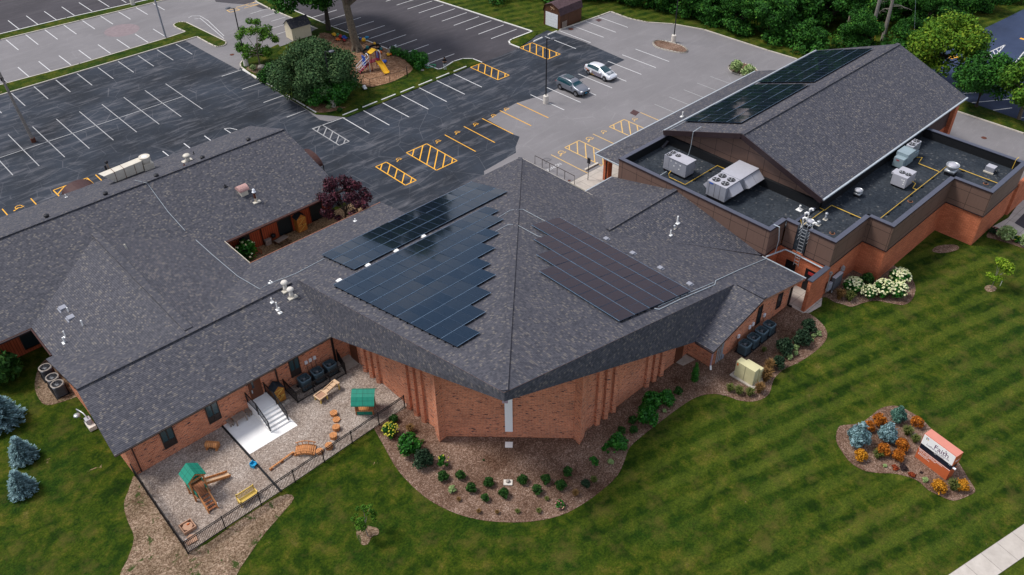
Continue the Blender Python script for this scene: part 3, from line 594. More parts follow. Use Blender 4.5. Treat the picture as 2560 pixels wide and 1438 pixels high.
for q in ([(892, 1322), (905, 1312), (925, 1316), (945, 1322), (946, 1336), (930, 1342), (920, 1360), (905, 1362), (893, 1345)], [(2461, 720), (2470, 713), (2485, 715), (2492, 722), (2484, 729), (2468, 729)]):
    bed('mulch_ring', smoothpoly(P(q), 3), 0.01, 'worn_soil')
for q in ([(1560, 1010), (1580, 1012)],): pass
# walks
bed('entrance_walk', [(55.3, 50.85), (55.3, 44.3), (86, 44.3), (86, 50.85)], 0.016, 'concrete_slab')
bed('side_walk', [(54.3, 23.0), (54.3, 27.6), (57.2, 27.6), (57.2, 22.9), (56.2, 22.4), (54.7, 22.6)], 0.018, 'concrete_slab')
bed('stair_patio', [(12.95, 45.3), (13.0, 41.45), (16.9, 41.45), (16.85, 45.3)], 0.022, 'new_concrete')
bed('entry_pad', P([(1685, 905), (1712, 885), (1738, 900), (1708, 915)]), 0.02, 'concrete'); bed('entry_pad', [(23.0, 45.2), (23.95, 45.2), (23.95, 43.7), (22.5, 43.7), (22.5, 44.6)], 0.02, 'concrete')
sw = MB('concrete_slab'); sa = at(2370, 1438); sb = at(2560, 1310)
dv = Vector((sb[0]-sa[0], sb[1]-sa[1])).normalized(); nv = Vector((dv.y, -dv.x)); p0 = Vector(sa)-dv*40; p1 = Vector(sa)+dv*160
me = [(*p0, 0), (*(p0+nv*1.52), 0), (*(p1+nv*1.52), 0), (*p1, 0)]
fw = struct(thing('street_pavement', 'x', 'x', (sa[0], sa[1], 0.02), math.atan2(dv.y, dv.x))); del fw['label'], fw['category']
sw.sheet([(-60, -1.52), (160, -1.52), (160, 0), (-60, 0)], 0.0); sw.build('paving', fw)
st = MB('grey_asphalt'); st.sheet([(-60, -14), (160, -14), (160, -5), (-60, -5)], -0.02); st.build('roadway', fw)
bed('service_walk', P([(2484, 566), (2521, 545), (2560, 490)])+[(96, 17.3), (96, 12), (90, 12)]+P([(2600, 630), (2560, 618)]), 0.016, 'concrete_slab')
bed('service_pad', P([(2536, 558), (2560, 534), (2620, 520), (2620, 590), (2560, 572)]), 0.022, 'new_asphalt')

# ================================================================== BUILDINGS
S_ = 0.2346
zN = lambda x, y: 3.2+S_*(57.2-y)
zE = lambda x, y: 3.2+S_*(54.5-x)
mir = lambda p: (p[1]-2.7, p[0]+2.7)+tuple(p[2:])
church = thing('church_building', 'large brick church with a broad shingled prow roof carrying solar panels', 'church', (27, 30, 0))
rf = MB('roof_shingle', 'trim_brown')
NP = [(23.1, 25.78), (50.15, 52.85), (36.0, 52.85), (36.35, 57.2), (22.65, 57.2), (22.65, 50.6), (23.5, 50.6)]
rf.slab([(x, y, zN(x, y)) for x, y in NP], 0.22, 'roof_shingle', 'copper_trim')
EP = [(23.1, 25.8), (47.9, 26.2), (47.9, 23.5), (54.5, 23.6), (54.5, 28.0), (45.4, 37.4), (50.15, 42.15), (50.15, 52.85)]
rf.slab([(x, y, zE(x, y)) for x, y in EP], 0.22, 'roof_shingle', 'copper_trim')
# mansard-like prow fascias
tipt, tipb = (23.08, 25.76, 10.58), (22.98, 25.66, 10.02)
lf = [tipt, (23.5, 50.62, 4.74), (22.45, 44.6, 3.12), tipb]
rf.add(lf, [(0, 1, 2, 3)], 'roof_shingle'); rf.add([tipb, (22.45, 44.6, 3.12), (24.1, 45.0, 3.1), (24.2, 26.8, 9.6)], [(0, 1, 2, 3)], 'trim_brown')
rr = [tipt, tipb, (41.9, 25.15, 3.12), (47.92, 26.2, 4.74)]
rf.add(rr, [(0, 1, 2, 3)], 'roof_shingle'); rf.add([tipb, (24.2, 26.8, 9.6), (42.3, 26.8, 3.1), (41.9, 25.15, 3.12)], [(0, 1, 2, 3)], 'trim_brown')
# east wing slope, link roof
rf.slab([(41.9, 23.5, 3.2), (47.9, 23.5, 4.75), (47.9, 26.25, 4.75), (41.9, 25.2, 3.2)], 0.18, 'roof_shingle', 'trim_brown')
rf.slab([(45.35, 37.4, 5.33), (50.2, 42.2, 4.19), (51.0, 44.9, 3.5), (54.85, 44.9, 3.5), (54.85, 37.4, 5.3)], 0.2, 'roof_shingle', 'trim_brown')
rf.slab([(45.35, 37.4, 5.33), (54.85, 37.4, 5.3), (54.85, 27.9, 3.1)], 0.12, 'roof_shingle', 'trim_brown')
roof = rf.build('roof', church, True)
cp = MB('roof_shingle')
def ridge(mb, p, q, w=0.34, h=0.07): mb.beam(p, q, w, h)
for i in range(1): ridge(cp, (23.2, 25.9, 10.60), (50.1, 52.8, 4.24), 0.42)
ridge(cp, (48.1, 23.5, 4.83), (48.1, 26.0, 4.80), 0.4, 0.12)
cp.beam((45.7, 37.5, 5.38), (54.8, 37.5, 5.38), 0.42, 0.13)
cp.build('ridge_cap', roof).location = -Vector(church.location)+Vector((0, 0, 0)) - Vector(roof.location)
wl_ = MB('red_brick')
zr = lambda x, y: min(zN(x, y), zE(x, y))-0.3
def vwall(mb, p, q, t, m=None, seg=6, zf=zr):
    p, q = Vector(p), Vector(q); d = (q-p); nrm = Vector((-d.y, d.x)).normalized()*t
    for i in range(seg):
        a_, b_ = p+d*i/seg, p+d*(i+1)/seg
        za, zb = zf(*a_), zf(*b_)
        vs = [(*a_, 0), (*b_, 0), (*(b_+nrm), 0), (*(a_+nrm), 0), (*a_, za), (*b_, zb), (*(b_+nrm), zb), (*(a_+nrm), za)]
        fs = [(0, 1, 5, 4), (2, 3, 7, 6), (4, 5, 6, 7)]
        if i == 0: fs.append((3, 0, 4, 7))
        if i == seg-1: fs.append((1, 2, 6, 5))
        mb.add(vs, fs, m)
vwall(wl_, (23.95, 46.2), (23.95, 34.3), 0.4, seg=4)           # left side (outer face to -X)
vwall(wl_, (31.6, 26.65), (43.45, 26.65), 0.4, seg=4)
vwall(wl_, (24.0, 33.25), (30.55, 26.70), 0.4, seg=8)
def fin(mb, poly): mb.prism(poly, 0, lambda x, y: min(zN(x, y), zE(x, y))-0.35)
pier = [(23.95, 34.3), (23.62, 33.8), (23.36, 33.06), (23.8, 33.12), (24.3, 33.2), (24.3, 34.3)]
fn_ = MB('red_brick'); fin(fn_, pier); fin(fn_, [mir(p) for p in pier])
for yy in (35.45, 36.33, 37.2, 41.0, 41.85, 42.72):
    f_ = [(24.0, yy-0.26), (24.0, yy+0.20), (23.75, yy+0.20), (23.62, yy), (23.75, yy-0.26)]
    fin(fn_, f_); fin(fn_, [mir(p) for p in f_])
split_build(fn_, 'brick_fin', church)
wl_.box(43.4, 24.45, 0, 43.75, 26.9, 3.1); wl_.box(43.7, 24.45, 0, 54.1, 24.8, 3.1); wl_.box(53.75, 24.8, 0, 54.1, 36, 3.1)
wl_.add([(43.5, 24.45, 3.05), (54.0, 24.45, 3.05), (48.1, 24.45, 4.55)], [(0, 1, 2)]); wl_.box(50.0, 42.2, 0, 50.35, 52.0, 3.9); wl_.box(36.4, 52.0, 0, 50.3, 52.35, 3.9); wl_.box(22.9, 56.3, 0, 36, 56.6, 3.0); wl_.box(35.7, 52.3, 0, 36, 56.6, 3.0)
wl_.box(50.5, 44.2, 0, 54.8, 44.5, 3.2)
split_build(wl_, 'brick_wall', church)
cs = MB('sign_white'); cdir = Vector((1, -1, 0)).normalized(); cc = Vector((27.22, 29.98, 0)); nrm = Vector((-1, -1, 0)).normalized()
a_ = cc+nrm*0.06-cdir*0.27; b_ = cc+nrm*0.06+cdir*0.27
cs.beam((a_+b_)/2+Vector((0, 0, 0.75)), (a_+b_)/2+Vector((0, 0, 9.1)), 0.54, 0.12, 'sign_white', up=nrm)
cs.build('cross_upright', church, True)
bb = MB('mauve_box'); bb.beam((23.6, 26.3, 9.35), (24.3, 27.0, 9.3), 0.34, 0.8); bb.build('ridge_beam_end', church, True)
pd_ = MB('new_concrete'); q = Vector((26.95, 29.7, 0.03)); pd_.beam(q+nrm*0.05, q+nrm*0.55, 0.54, 0.06); pd_.build('cross_base', church, True)
dd = MB('brown_door'); dd.box(22.95, 44.62, 0, 23.02, 45.1, 0.01); 
dd.box(23.88, 43.75, 0, 23.97, 44.75, 2.3); dd.build('side_door', church, True)
dd = MB('brown_door'); dd.box(41.75, 26.58, 0, 42.7, 26.67, 2.3); dd.build('side_door', church, True)
def window(parent, axis, c, u0, u1, z0, z1, outd=-1, panes=2, lower=True, gmat='teal_glass'):
    """window on a wall plane; axis 'y' = wall of constant y"""
    def bx(mb, ua, za, ub, zb, d0, d1, m):
        lo, hi = sorted((c+outd*d0, c+outd*d1))
        if axis == 'y': mb.box(ua, lo, za, ub, hi, zb, m)
        else: mb.box(lo, ua, za, hi, ub, zb, m)
    f_ = MB('frame_bronze')
    for k in range(panes+1):
        uu = u0+(u1-u0)*k/panes; bx(f_, uu-0.035, z0, uu+0.035, z1, 0.01, 0.07, 'frame_bronze')
    for zz in (z0, z1, (z0+(z1-z0)*0.33 if lower else z0)): bx(f_, u0-0.03, zz-0.03, u1+0.03, zz+0.03, 0.012, 0.065, 'frame_bronze')
    if lower: bx(f_, u0, z0, u1, z0+(z1-z0)*0.33, 0.013, 0.03, 'frame_bronze')
    w_ = f_.build('window', parent, True)
    g_ = MB(gmat); bx(g_, u0+0.03, z0+(z1-z0)*(0.33 if lower else 0)+0.03, u1-0.03, z1-0.03, 0.014, 0.032, gmat)
    g_ = g_.build('pane', w_); return w_
for x0, x1 in ((49.3, 49.85), (52.2, 52.85)):
    window(church, 'y', 24.45, x0, x1, 0.75, 2.6, panes=1, lower=False, gmat='dark_glass')
gt = MB('gutter_grey'); gt.beam((54.58, 23.6, 3.14), (54.58, 27.8, 3.14), 0.12, 0.12); gt.beam((41.82, 23.5, 3.12), (41.82, 25.1, 3.12), 0.1, 0.1, 'trim_brown'); split_build(gt, 'gutter', church)
dp = MB('black_metal'); dp.beam((54.15, 24.35, 2.9), (54.15, 24.35, 0.15), 0.16, 0.14); dp.beam((54.15, 24.35, 0.15), (54.3, 24.05, 0.05), 0.14, 0.12); split_build(dp, 'downspout', church)
dp = MB('mauve_box'); dp.beam((43.36, 24.38, 2.9), (43.36, 24.38, 0.25), 0.09, 0.09); dp.beam((43.36, 24.38, 0.25), (43.2, 24.2, 0.0), 0.13, 0.13, 'white_pvc'); split_build(dp, 'downspout', church)
lk = MB('white_metal')
for x, y in ((50.1, 52.9),): lk.beam((50.23, 43.3, 4.1), (50.23, 52.9, 4.1), 0.03, 0.14, 'cream_metal')
lk.beam((51.0, 44.98, 3.42), (54.8, 44.98, 3.42), 0.1, 0.1, 'gutter_grey'); split_build(lk, 'eave_trim', church)

# ---- classroom building: north wing, cross wing, south wing
cls = thing('classroom_building', 'long low shingled classroom building with cedar walls and a brick front wing', 'school building', (14, 60, 0))
rf = MB('roof_shingle', 'trim_brown')
rf.slab([(5.6, 44.6, 3.2), (22.47, 44.6, 3.2), (23.5, 50.6, 4.75), (5.95, 50.6, 4.75)], 0.16, 'roof_shingle', 'trim_brown')
rf.slab([(5.95, 50.6, 4.75), (22.66, 50.6, 4.75), (22.66, 57.2, 3.2), (5.75, 57.2, 3.2)], 0.18, 'roof_shingle', 'trim_brown')
rf.slab([(6.25, 50.9, 3.2), (14.4, 50.65, 4.8), (14.25, 69.5, 5.2), (6.25, 69.5, 3.2)], 0.18, 'roof_shingle', 'trim_brown')
rf.slab([(14.4, 50.65, 4.8), (22.63, 50.9, 3.19), (22.63, 57.3, 3.2), (22.63, 69.5, 3.2), (14.25, 69.5, 5.2)], 0.18, 'roof_shingle', 'copper_trim')
rf.slab([(-20, 61.55, 3.2), (35.0, 61.6, 3.2), (34.75, 70.6, 6.3), (-20, 70.6, 6.3)], 0.22, 'roof_shingle', 'copper_trim')
rf.slab([(-20, 70.6, 6.3), (34.75, 70.6, 6.3), (35.2, 79.3, 3.2), (-20, 79.6, 3.2)], 0.22, 'roof_shingle', 'copper_trim')
roof = rf.build('roof', cls, True)
cp = MB('roof_shingle'); o_ = Vector(cls.location)
cp.beam(Vector((14.4, 50.9, 4.86))-o_*0, (14.25, 67.6, 5.26), 0.62, 0.10); cp.beam((-20, 70.55, 6.34), (34.7, 70.55, 6.34), 0.3, 0.06); cp.beam((5.95, 50.62, 4.80), (22.9, 50.62, 4.80), 0.42, 0.12)
cp.build('ridge_cap', roof)
gt = MB('frame_bronze')
gt.beam((5.6, 44.55, 3.13), (22.4, 44.55, 3.13), 0.06, 0.08, 'frame_bronze'); gt.beam((-20, 61.45, 3.1), (6.2, 61.45, 3.1), 0.14, 0.12, 'trim_brown'); gt.beam((22.7, 61.45, 3.1), (35, 61.5, 3.1), 0.14, 0.14, 'awning_brown')
gt.beam((6.17, 57.4, 3.12), (6.17, 61.4, 3.12), 0.1, 0.1, 'awning_brown'); gt.beam((22.72, 57.3, 3.17), (22.72, 61.9, 3.17), 0.04, 0.12, 'cream_metal'); gt.beam((22.7, 57.26, 3.15), (36.3, 57.26, 3.15), 0.05, 0.12, 'copper_trim')
split_build(gt, 'gutter', cls)
br = MB('red_brick'); br.box(6.36, 45.2, 0, 23.97, 45.55, 3.05); br.box(6.36, 45.55, 0, 6.7, 56.5, 3.05)
br.add([(6.36, 45.2, 3.03), (6.36, 56.5, 3.03), (6.36, 50.6, 4.5)], [(2, 1, 0)]); br.box(6.7, 56.2, 0, 22.6, 56.5, 3.05); br.build('brick_wall', cls, True)
wd = MB('cedar_board'); wd.box(-20, 63.2, 0, 6.9, 63.5, 3.3); wd.box(22.0, 63.2, 0, 34.4, 63.5, 3.3); wd.box(6.6, 57.0, 0, 6.9, 63.3, 3.1); wd.box(22.0, 57.0, 0, 22.3, 63.3, 3.1); wd.box(34.1, 63.5, 0, 34.4, 78, 3.3); wd.box(-20, 78.1, 0, 34.4, 78.4, 3.1)
wd.add([(34.4, 63.2, 3.25), (34.4, 78, 3.25), (34.4, 70.6, 6.0)], [(0, 1, 2)]); wd.build('cedar_wall', cls, True)
for x0, x1 in ((8.76, 9.63), (12.13, 13.02), (18.9, 19.7)): window(cls, 'y', 45.2, x0, x1, 0.85, 2.6)
dr_ = MB('brown_door'); dr_.box(15.5, 45.1, 0.9, 16.45, 45.22, 2.95); dr_ = dr_.build('door', cls, True)
gl = MB('dark_glass'); gl.box(15.72, 45.07, 1.95, 15.88, 45.11, 2.65); gl.build('door_window', dr_); hd = MB('galvanised'); hd.box(15.60, 45.04, 1.55, 15.68, 45.1, 1.85); hd.build('handle', dr_)
for x0, x1 in ((24.6, 25.6), (28.55, 29.95), (32.1, 33.4)): window(cls, 'y', 63.2, x0, x1, 0.1, 2.75, panes=1, lower=False, gmat='dark_glass')
window(cls, 'y', 63.2, 5.35, 6.45, 0.4, 2.8, panes=1, lower=False, gmat='dark_glass'); window(cls, 'x', 22.3, 58.5, 60.2, 0.5, 2.5, outd=1, panes=1, lower=False, gmat='dark_glass')
dp = MB('dark_metal'); dp.beam((26.8, 63.1, 3.0), (26.8, 63.1, 0.1), 0.1, 0.1, 'awning_brown'); dp.beam((22.65, 45.05, 3.0), (22.65, 45.05, 0.1), 0.14, 0.12, 'black_metal'); dp.beam((17.75, 45.1, 3.0), (17.75, 45.1, 0.1), 0.09, 0.08, 'frame_bronze'); dp.beam((6.8, 45.12, 3.0), (6.8, 45.12, 0.1), 0.08, 0.08, 'awning_brown'); split_build(dp, 'downspout', cls)
# brown barrel awnings at the far side doors
def awning(x, y, axis, w, d):
    mb = MB('awning_brown'); n = 12
    for layer, rr_ in ((0, 1.0), (1, 0.9)):
        vs = []
        for i in range(n+1):
            t = math.pi*i/n; u = math.cos(t)*w/2*rr_; z = 2.3+math.sin(t)*0.95*rr_
            for dd_ in (0, d): vs.append((x+u, y+dd_, z) if axis == 'y' else (x+dd_, y+u, z))
        mb.add(vs, [(2*i, 2*i+1, 2*i+3, 2*i+2) for i in range(n)], 'awning_brown')
    for sgn in (-1, 1):
        q = (x+sgn*w/2, y+d) if axis == 'y' else (x+d, y+sgn*w/2); mb.tube([(*q, 0), (*q, 2.35)], 0.05, 'black_metal', 6)
    return mb
mb = awning(17.1, 79.2, 'y', 3.0, 1.9); mb.build('barrel_awning', cls, True)
mb = awning(34.9, 69.9, 'x', 3.6, 2.1); mb.build('barrel_awning', cls, True)

# ---- gymnasium with flat-roofed wing
gym = thing('gymnasium_building', 'tall gabled gymnasium with a brown clad flat-roofed brick wing around it', 'gymnasium', (72, 35, 0))
rf = MB('roof_shingle', 'trim_brown')
GZ = lambda y: 6.35+(min(y, 2*35.5-y)-26.87)*0.3305
rf.slab([(61.2, 26.87, 6.35), (89.3, 26.87, 6.35), (90.3, 35.6, 9.22), (61.2, 35.6, 9.22)], 0.38, 'roof_shingle', 'trim_brown')
rf.slab([(61.2, 35.6, 9.22), (90.3, 35.6, 9.22), (89.0, 44.1, 6.3), (61.2, 44.1, 6.3)], 0.38, 'roof_shingle', 'trim_brown')
rf.slab([(62.3, 43.0, 5.6), (85.3, 43.0, 5.6), (85.3, 49.25, 3.3), (57.3, 49.25, 3.3)], 0.2, 'roof_shingle', 'trim_brown')   # entrance canopy roof
rf.slab([(57.3, 49.25, 3.3), (57.3, 43.6, 3.3), (61.6, 43.6, 5.25), (62.3, 44.1, 5.5)], 0.2, 'roof_shingle', 'trim_brown')
roof = rf.build('roof', gym, True)
cp = MB('roof_shingle'); cp.beam((61.25, 35.6, 9.27), (90.2, 35.6, 9.27), 0.4, 0.06); cp.build('ridge_cap', roof)
fa = MB('trim_brown')
for y0, z0, y1, z1 in ((26.87, 6.2, 35.6, 9.07), (35.6, 9.07, 44.1, 6.15)): fa.beam((61.16, y0, z0), (61.16, y1, z1), 0.08, 0.50)
fa.build('rake_fascia', gym, True)
gt = MB('gutter_grey'); gt.beam((61.3, 26.78, 6.28), (89.3, 26.78, 6.28), 0.16, 0.13); gt.beam((61.2, 44.2, 6.28), (89.0, 44.2, 6.28), 0.14, 0.10); gt.beam((57.2, 49.33, 3.24), (85.3, 49.33, 3.24), 0.14, 0.10); gt.beam((57.22, 44.2, 3.24), (57.22, 49.3, 3.24), 0.12, 0.1); split_build(gt, 'gutter', gym)
w = MB('cladding_panel')
w.add([(61.9, 27.4, 4.7), (61.9, 43.6, 4.7), (61.9, 43.6, 6.1), (61.9, 35.6, 8.85), (61.9, 27.4, 6.1)], [(4, 3, 2, 1, 0)]); w.box(62, 43.3, 3, 88.3, 43.6, 6.0); w.build('gable_cladding', gym, True)
w = MB('brown_siding'); w.box(61.95, 27.4, 3.4, 88.2, 27.7, 6.1); w.box(61.6, 27.2, 4.7, 61.88, 44.0, 5.72, 'black_rubber'); w.box(62, 27.1, 4.7, 81.1, 27.38, 5.75, 'black_rubber'); w.build('side_wall', gym, True)
w = MB('orange_brick'); w.box(81.2, 27.42, 0, 88.3, 27.72, 3.4); w.box(87.6, 27.0, 0, 88.4, 27.9, 5.9); w.box(88.1, 27.8, 0, 88.4, 43.5, 6.2); w.box(62, 43.62, 0, 88.3, 43.7, 3.3)
for x in (83.2, 85.0, 86.4): w.box(x, 27.35, 0.6, x+0.5, 27.43, 2.9, 'dark_glass')
PL = [(54.8, 44.2), (54.8, 27.68), (57.15, 27.68), (57.15, 23.05), (62.62, 23.05), (62.62, 20.88), (73.75, 20.88), (73.75, 17.45), (81.2, 17.45), (81.2, 27.3), (61.8, 27.3), (61.8, 44.2)]
ins = [(54.95, 44.0), (54.95, 27.8), (57.3, 27.8), (57.3, 23.12), (62.7, 23.12), (62.7, 20.95), (73.83, 20.95), (73.83, 17.52), (81.1, 17.52), (81.1, 27.2), (61.9, 27.2), (61.9, 44.0)]
w.prism(ins, 0, 3.25); w.box(54.45, 22.98, 0, 57.28, 23.28, 3.2); w.build('brick_wall', gym, True); w = MB('orange_brick'); w.box(81.25, 17.3, 0, 93.5, 17.6, 3.45); w.build('screen_wall', gym, True)
fr = MB('membrane'); fr.sheet(ins, 4.85); 
w2 = fr.build('flat_roof', gym, True)
pp = MB('cladding_panel', 'membrane', 'coping'); tr = MB('trim_brown')
edges = [(0, 1), (1, 2), (3, 4), (4, 5), (5, 6), (6, 7), (7, 8), (8, 9)]
CO = MB('coping'); PAR = [0]
def clad(a_, b_, z0=3.25, z1=5.75, i0=-0.12, i1=-0.12):
    a_, b_ = Vector(a_), Vector(b_); d = (b_-a_).normalized(); n_ = Vector((-d.y, d.x)); L_ = (b_-a_).length
    def bar(off, w_, za, zb, m, mb, e0=0.0, e1=0.0):
        p = a_-d*e0+n_*off; q = b_+d*e1+n_*off
        mb.beam((p.x, p.y, (za+zb)/2), (q.x, q.y, (za+zb)/2), w_, zb-za, m)
    bar(0.06, 0.12, z0, z1-0.001*PAR[0], 'cladding_panel', pp, -0.123 if i0 < 0 else 0.0, 0.0); bar(0.22, 0.20, 4.8, z1-0.003, 'black_rubber', pp, i0, i1); PAR[0] = (PAR[0]+1) % 3; e_ = 0.004*PAR[0]; bar(0.17, 0.42, z1+0.001, z1+0.05+e_, 'coping', CO, 0.04-e_, 0.04-e_); bar(0.04+e_, 0.16, z0-0.07-e_, z0+0.02+e_, 'trim_brown', tr, 0.03-e_, 0.03-e_); bar(-0.045, 0.03+e_, z1-0.09-e_, z1+0.02, 'trim_brown', tr, 0.05, 0.05)
def turn(i):
    a_, b_, c_ = [Vector(PL[k % len(PL)]) for k in (i-1, i, i+1)]; u_, v_ = b_-a_, c_-b_
    return -0.12 if u_.x*v_.y-u_.y*v_.x > 0 else 0.31
for i, j in edges: clad(PL[i], PL[j], i0=turn(i), i1=turn(j))
clad((57.15, 27.68), (57.15, 26.55)); clad((57.15, 25.5), (57.15, 23.05)); clad((61.6, 44.2), (54.8, 44.2), 3.4)
pp.build('parapet_cladding', gym, True); CO.build('coping', gym, True); tr.build('base_trim', gym, True)
cb = MB('membrane'); cb.box(57.6, 27.35, 4.85, 61.6, 27.6, 5.05, 'membrane', 'coping'); cb.box(57.2, 25.5, 3.3, 57.5, 26.55, 4.87); cb.build('roof_curb', gym, True)
cap = MB('coping'); cap.box(54.4, 22.9, 3.2, 57.15, 23.36, 3.3); cap.build('wall_cap', gym, True)
dr_ = MB('black_metal'); dr_.box(57.08, 25.85, 0, 57.2, 26.8, 2.15); dr_.build('door', gym, True)
dr_ = MB('black_metal'); dr_.box(57.08, 23.75, 0, 57.2, 24.9, 2.2); dr_ = dr_.build('door', gym, True); rd = MB('bright_red'); rd.box(57.02, 24.0, 1.75, 57.07, 24.6, 2.0); rd.build('red_notice', dr_)
w = MB('orange_brick'); w.box(57.12, 23.3, 0, 57.3, 27.7, 3.22); w.box(54.9, 27.72, 0, 57.3, 27.9, 3.22); w.build('alley_wall', gym, True)
for x, y in ((58.5, 48.6), (64.5, 48.6), (70.5, 48.6), (76.5, 48.6), (82.5, 48.6)):
    c_ = MB('orange_brick'); c_.box(x-0.32, y-0.32, 0, x+0.32, y+0.32, 3.2); c_ = c_.build('brick_column', gym, True)
    c2 = MB('black_metal'); c2.beam((x-0.36, y-0.1, 3.1), (x-0.36, y-0.1, 0.1), 0.08, 0.1); c2.build('downspout', c_)
# (parts continue)

# ================================================================== SOLAR ARRAYS
th = math.atan(S_)
pm = MB('panel_frame', 'solar_glass')
pm.box(0, 0, 0, 0.965, 1.63, 0.035, 'panel_frame'); pm.sheet([(0.02, 0.02), (0.945, 0.02), (0.945, 1.61), (0.02, 1.61)], 0.037, 'solar_glass')
pan0 = pm.build('solar_panel'); panel_mesh = pan0.data; bpy.data.objects.remove(pan0)
def array(label, org, u, v, rows, pu, pv, group='solar arrays on the roofs'):
    """rows: list of (start column, number of panels)"""
    n_ = Vector(u).cross(Vector(v)).normalized()
    t = thing('solar_array', label, 'solar array', org, 0, group)
    M = Matrix((Vector(u).normalized(), Vector(v).normalized(), n_)).transposed().to_4x4(); M.translation = Vector(org); t.matrix_world = M
    rails = MB('dark_metal'); rng = random.Random(3)
    for j, (c0, k) in enumerate(rows):
        for f_ in (0.25, 0.75): rails.box(c0*pu-0.05, (j+f_)*pv-0.03, 0.0, (c0+k)*pu+0.03, (j+f_)*pv+0.03, 0.12)
        for i in range(k):
            o = bpy.data.objects.new('solar_panel', panel_mesh); COL.objects.link(o); o.parent = t
            o.location = ((c0+i)*pu, j*pv, 0.13); o.rotation_euler = (rng.gauss(0, 0.006), rng.gauss(0, 0.006), 0)
    tr_ = MB('row_trim'); ln0 = [(min(rows[j][0], rows[j][0]), rows[j][1]) for j in range(len(rows))]
    for j in range(len(rows)+1):
        k0 = max(ln0[j-1][1] if j else 0, ln0[j][1] if j < len(rows) else 0)
        if j == 0: k0 = ln0[0][1]
        tr_.box(0, j*pv-0.035 if j else -0.01, 0.150, k0*pu-0.02, j*pv-0.012 if j else 0.008, 0.172)
    tr_.build('row_trim', t)
    split_build(rails, 'mounting_rail', t, False); return t
ct, sn_ = math.cos(th), math.sin(th)
array('long three-row solar array along the far left edge of the church roof', (26.9, 47.45, zN(0, 47.45)+0.02), (1, 0, 0), (0, ct, -sn_), [(0, 17)]*3, 0.975, 1.68)
array('large stepped solar array of nine rows left of the church ridge', (24.5, 31.75, zN(0, 31.75)+0.02), (1, 0, 0), (0, ct, -sn_), [(0, k) for k in (2, 4, 6, 8, 9, 11, 13, 15, 16)], 0.985, 1.712)
array('stepped solar array right of the church ridge with reddish reflections', (43.45, 27.25, zE(43.45, 0)+0.02), (0, 1, 0), (-ct, 0, sn_), [(0, k) for k in (14, 14, 12, 10, 8)], 0.985, 1.712)
tg = math.atan(0.34)
for lb, x in (('near solar array on the far slope of the gymnasium roof', 63.8), ('far solar array on the gymnasium roof closer to the woods', 76.4)):
    array(lb, (x, 37.35, 9.22-(37.35-35.6)*0.3435+0.02), (1, 0, 0), (0, math.cos(tg), -math.sin(tg)), [(0, 12)]*4, 0.985, 1.65)

# ================================================================== ROOF EQUIPMENT
zNW = lambda x, y: 6.3-(y-70.6)*0.3563
zNS = lambda x, y: 3.2+(y-61.55)*0.3425
zSS = lambda x, y: 3.2+(y-44.6)*0.2583
zCW = lambda x, y: 3.2+(x-6.25)*0.22
zCE = lambda x, y: 3.2+(22.63-x)*0.22
zLS = lambda x, y: 5.3-(37.4-y)*0.2316
zLN = lambda x, y: 5.3-(y-37.4)*0.24
zGP = lambda x, y: 5.6-(y-43.0)*0.368
def fan_disc(mb, x, y, z, r):
    mb.lathe((x, y, z), [(r, 0), (r, 0.03), (r*0.92, 0.03)], 'dark_metal', 18)
    for k in range(4):
        t = k*math.pi/2+0.4
        mb.add([(x+0.1*r*math.cos(t), y+0.1*r*math.sin(t), z+0.035), (x+0.88*r*math.cos(t-0.28), y+0.88*r*math.sin(t-0.28), z+0.05), (x+0.88*r*math.cos(t+0.2), y+0.88*r*math.sin(t+0.2), z+0.035)], [(0, 1, 2)], 'galvanised')
    mb.cyl((x, y, z+0.03), r*0.14, 0.04, 'galvanised', 8)
def fans(t, lst, z):
    for x, y, r in lst:
        mb = MB('dark_metal'); fan_disc(mb, x, y, z, r); mb.build('fan', t)
Z0 = 4.86
t = thing('rooftop_unit', 'grey rooftop air unit with three fans near the canopy corner of the flat roof', 'air conditioner', (57.9, 39.6, Z0), 0, 'rooftop units on the flat roof')
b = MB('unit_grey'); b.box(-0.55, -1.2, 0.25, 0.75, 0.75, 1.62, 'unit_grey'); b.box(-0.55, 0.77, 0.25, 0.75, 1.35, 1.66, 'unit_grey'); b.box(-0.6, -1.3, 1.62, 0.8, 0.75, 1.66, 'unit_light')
for k in range(5): b.box(-0.565, 0.82+k*0.1, 0.4, -0.55, 0.87+k*0.1, 1.5, 'unit_light')
b.build('cabinet', t); b = MB('black_metal'); b.box(-0.5, -1.15, 0, 0.7, 1.3, 0.25); b.build('curb_base', t)
b = MB('unit_grey'); b.add([(0.75, -1.1, 1.2), (1.15, -1.1, 0.9), (1.15, -1.1, 0.5), (0.75, -1.1, 0.5), (0.75, -0.3, 1.2), (1.15, -0.3, 0.9), (1.15, -0.3, 0.5), (0.75, -0.3, 0.5)], [(0, 3, 2, 1), (4, 5, 6, 7), (0, 1, 5, 4), (1, 2, 6, 5)]); b.build('intake_hood', t)
b = MB('white_pvc')
for y, z, w_, h_ in ((-0.6, 1.2, 0.12, 0.1), (-0.1, 1.3, 0.16, 0.05), (0.1, 0.9, 0.1, 0.12), (-0.5, 0.8, 0.14, 0.06), (0.5, 1.25, 0.05, 0.2)): b.box(-0.57, y, z, -0.553, y+w_, z+h_)
b.build('notice', t); fans(t, [(-0.25, 1.05, 0.25), (0.35, 1.05, 0.25), (0.2, 0.35, 0.27)], 1.67)
t = thing('rooftop_unit', 'largest grey rooftop unit with four fans and side hoods beside the gable wall', 'air conditioner', (58.8, 34.4, Z0), 0, 'rooftop units on the flat roof')
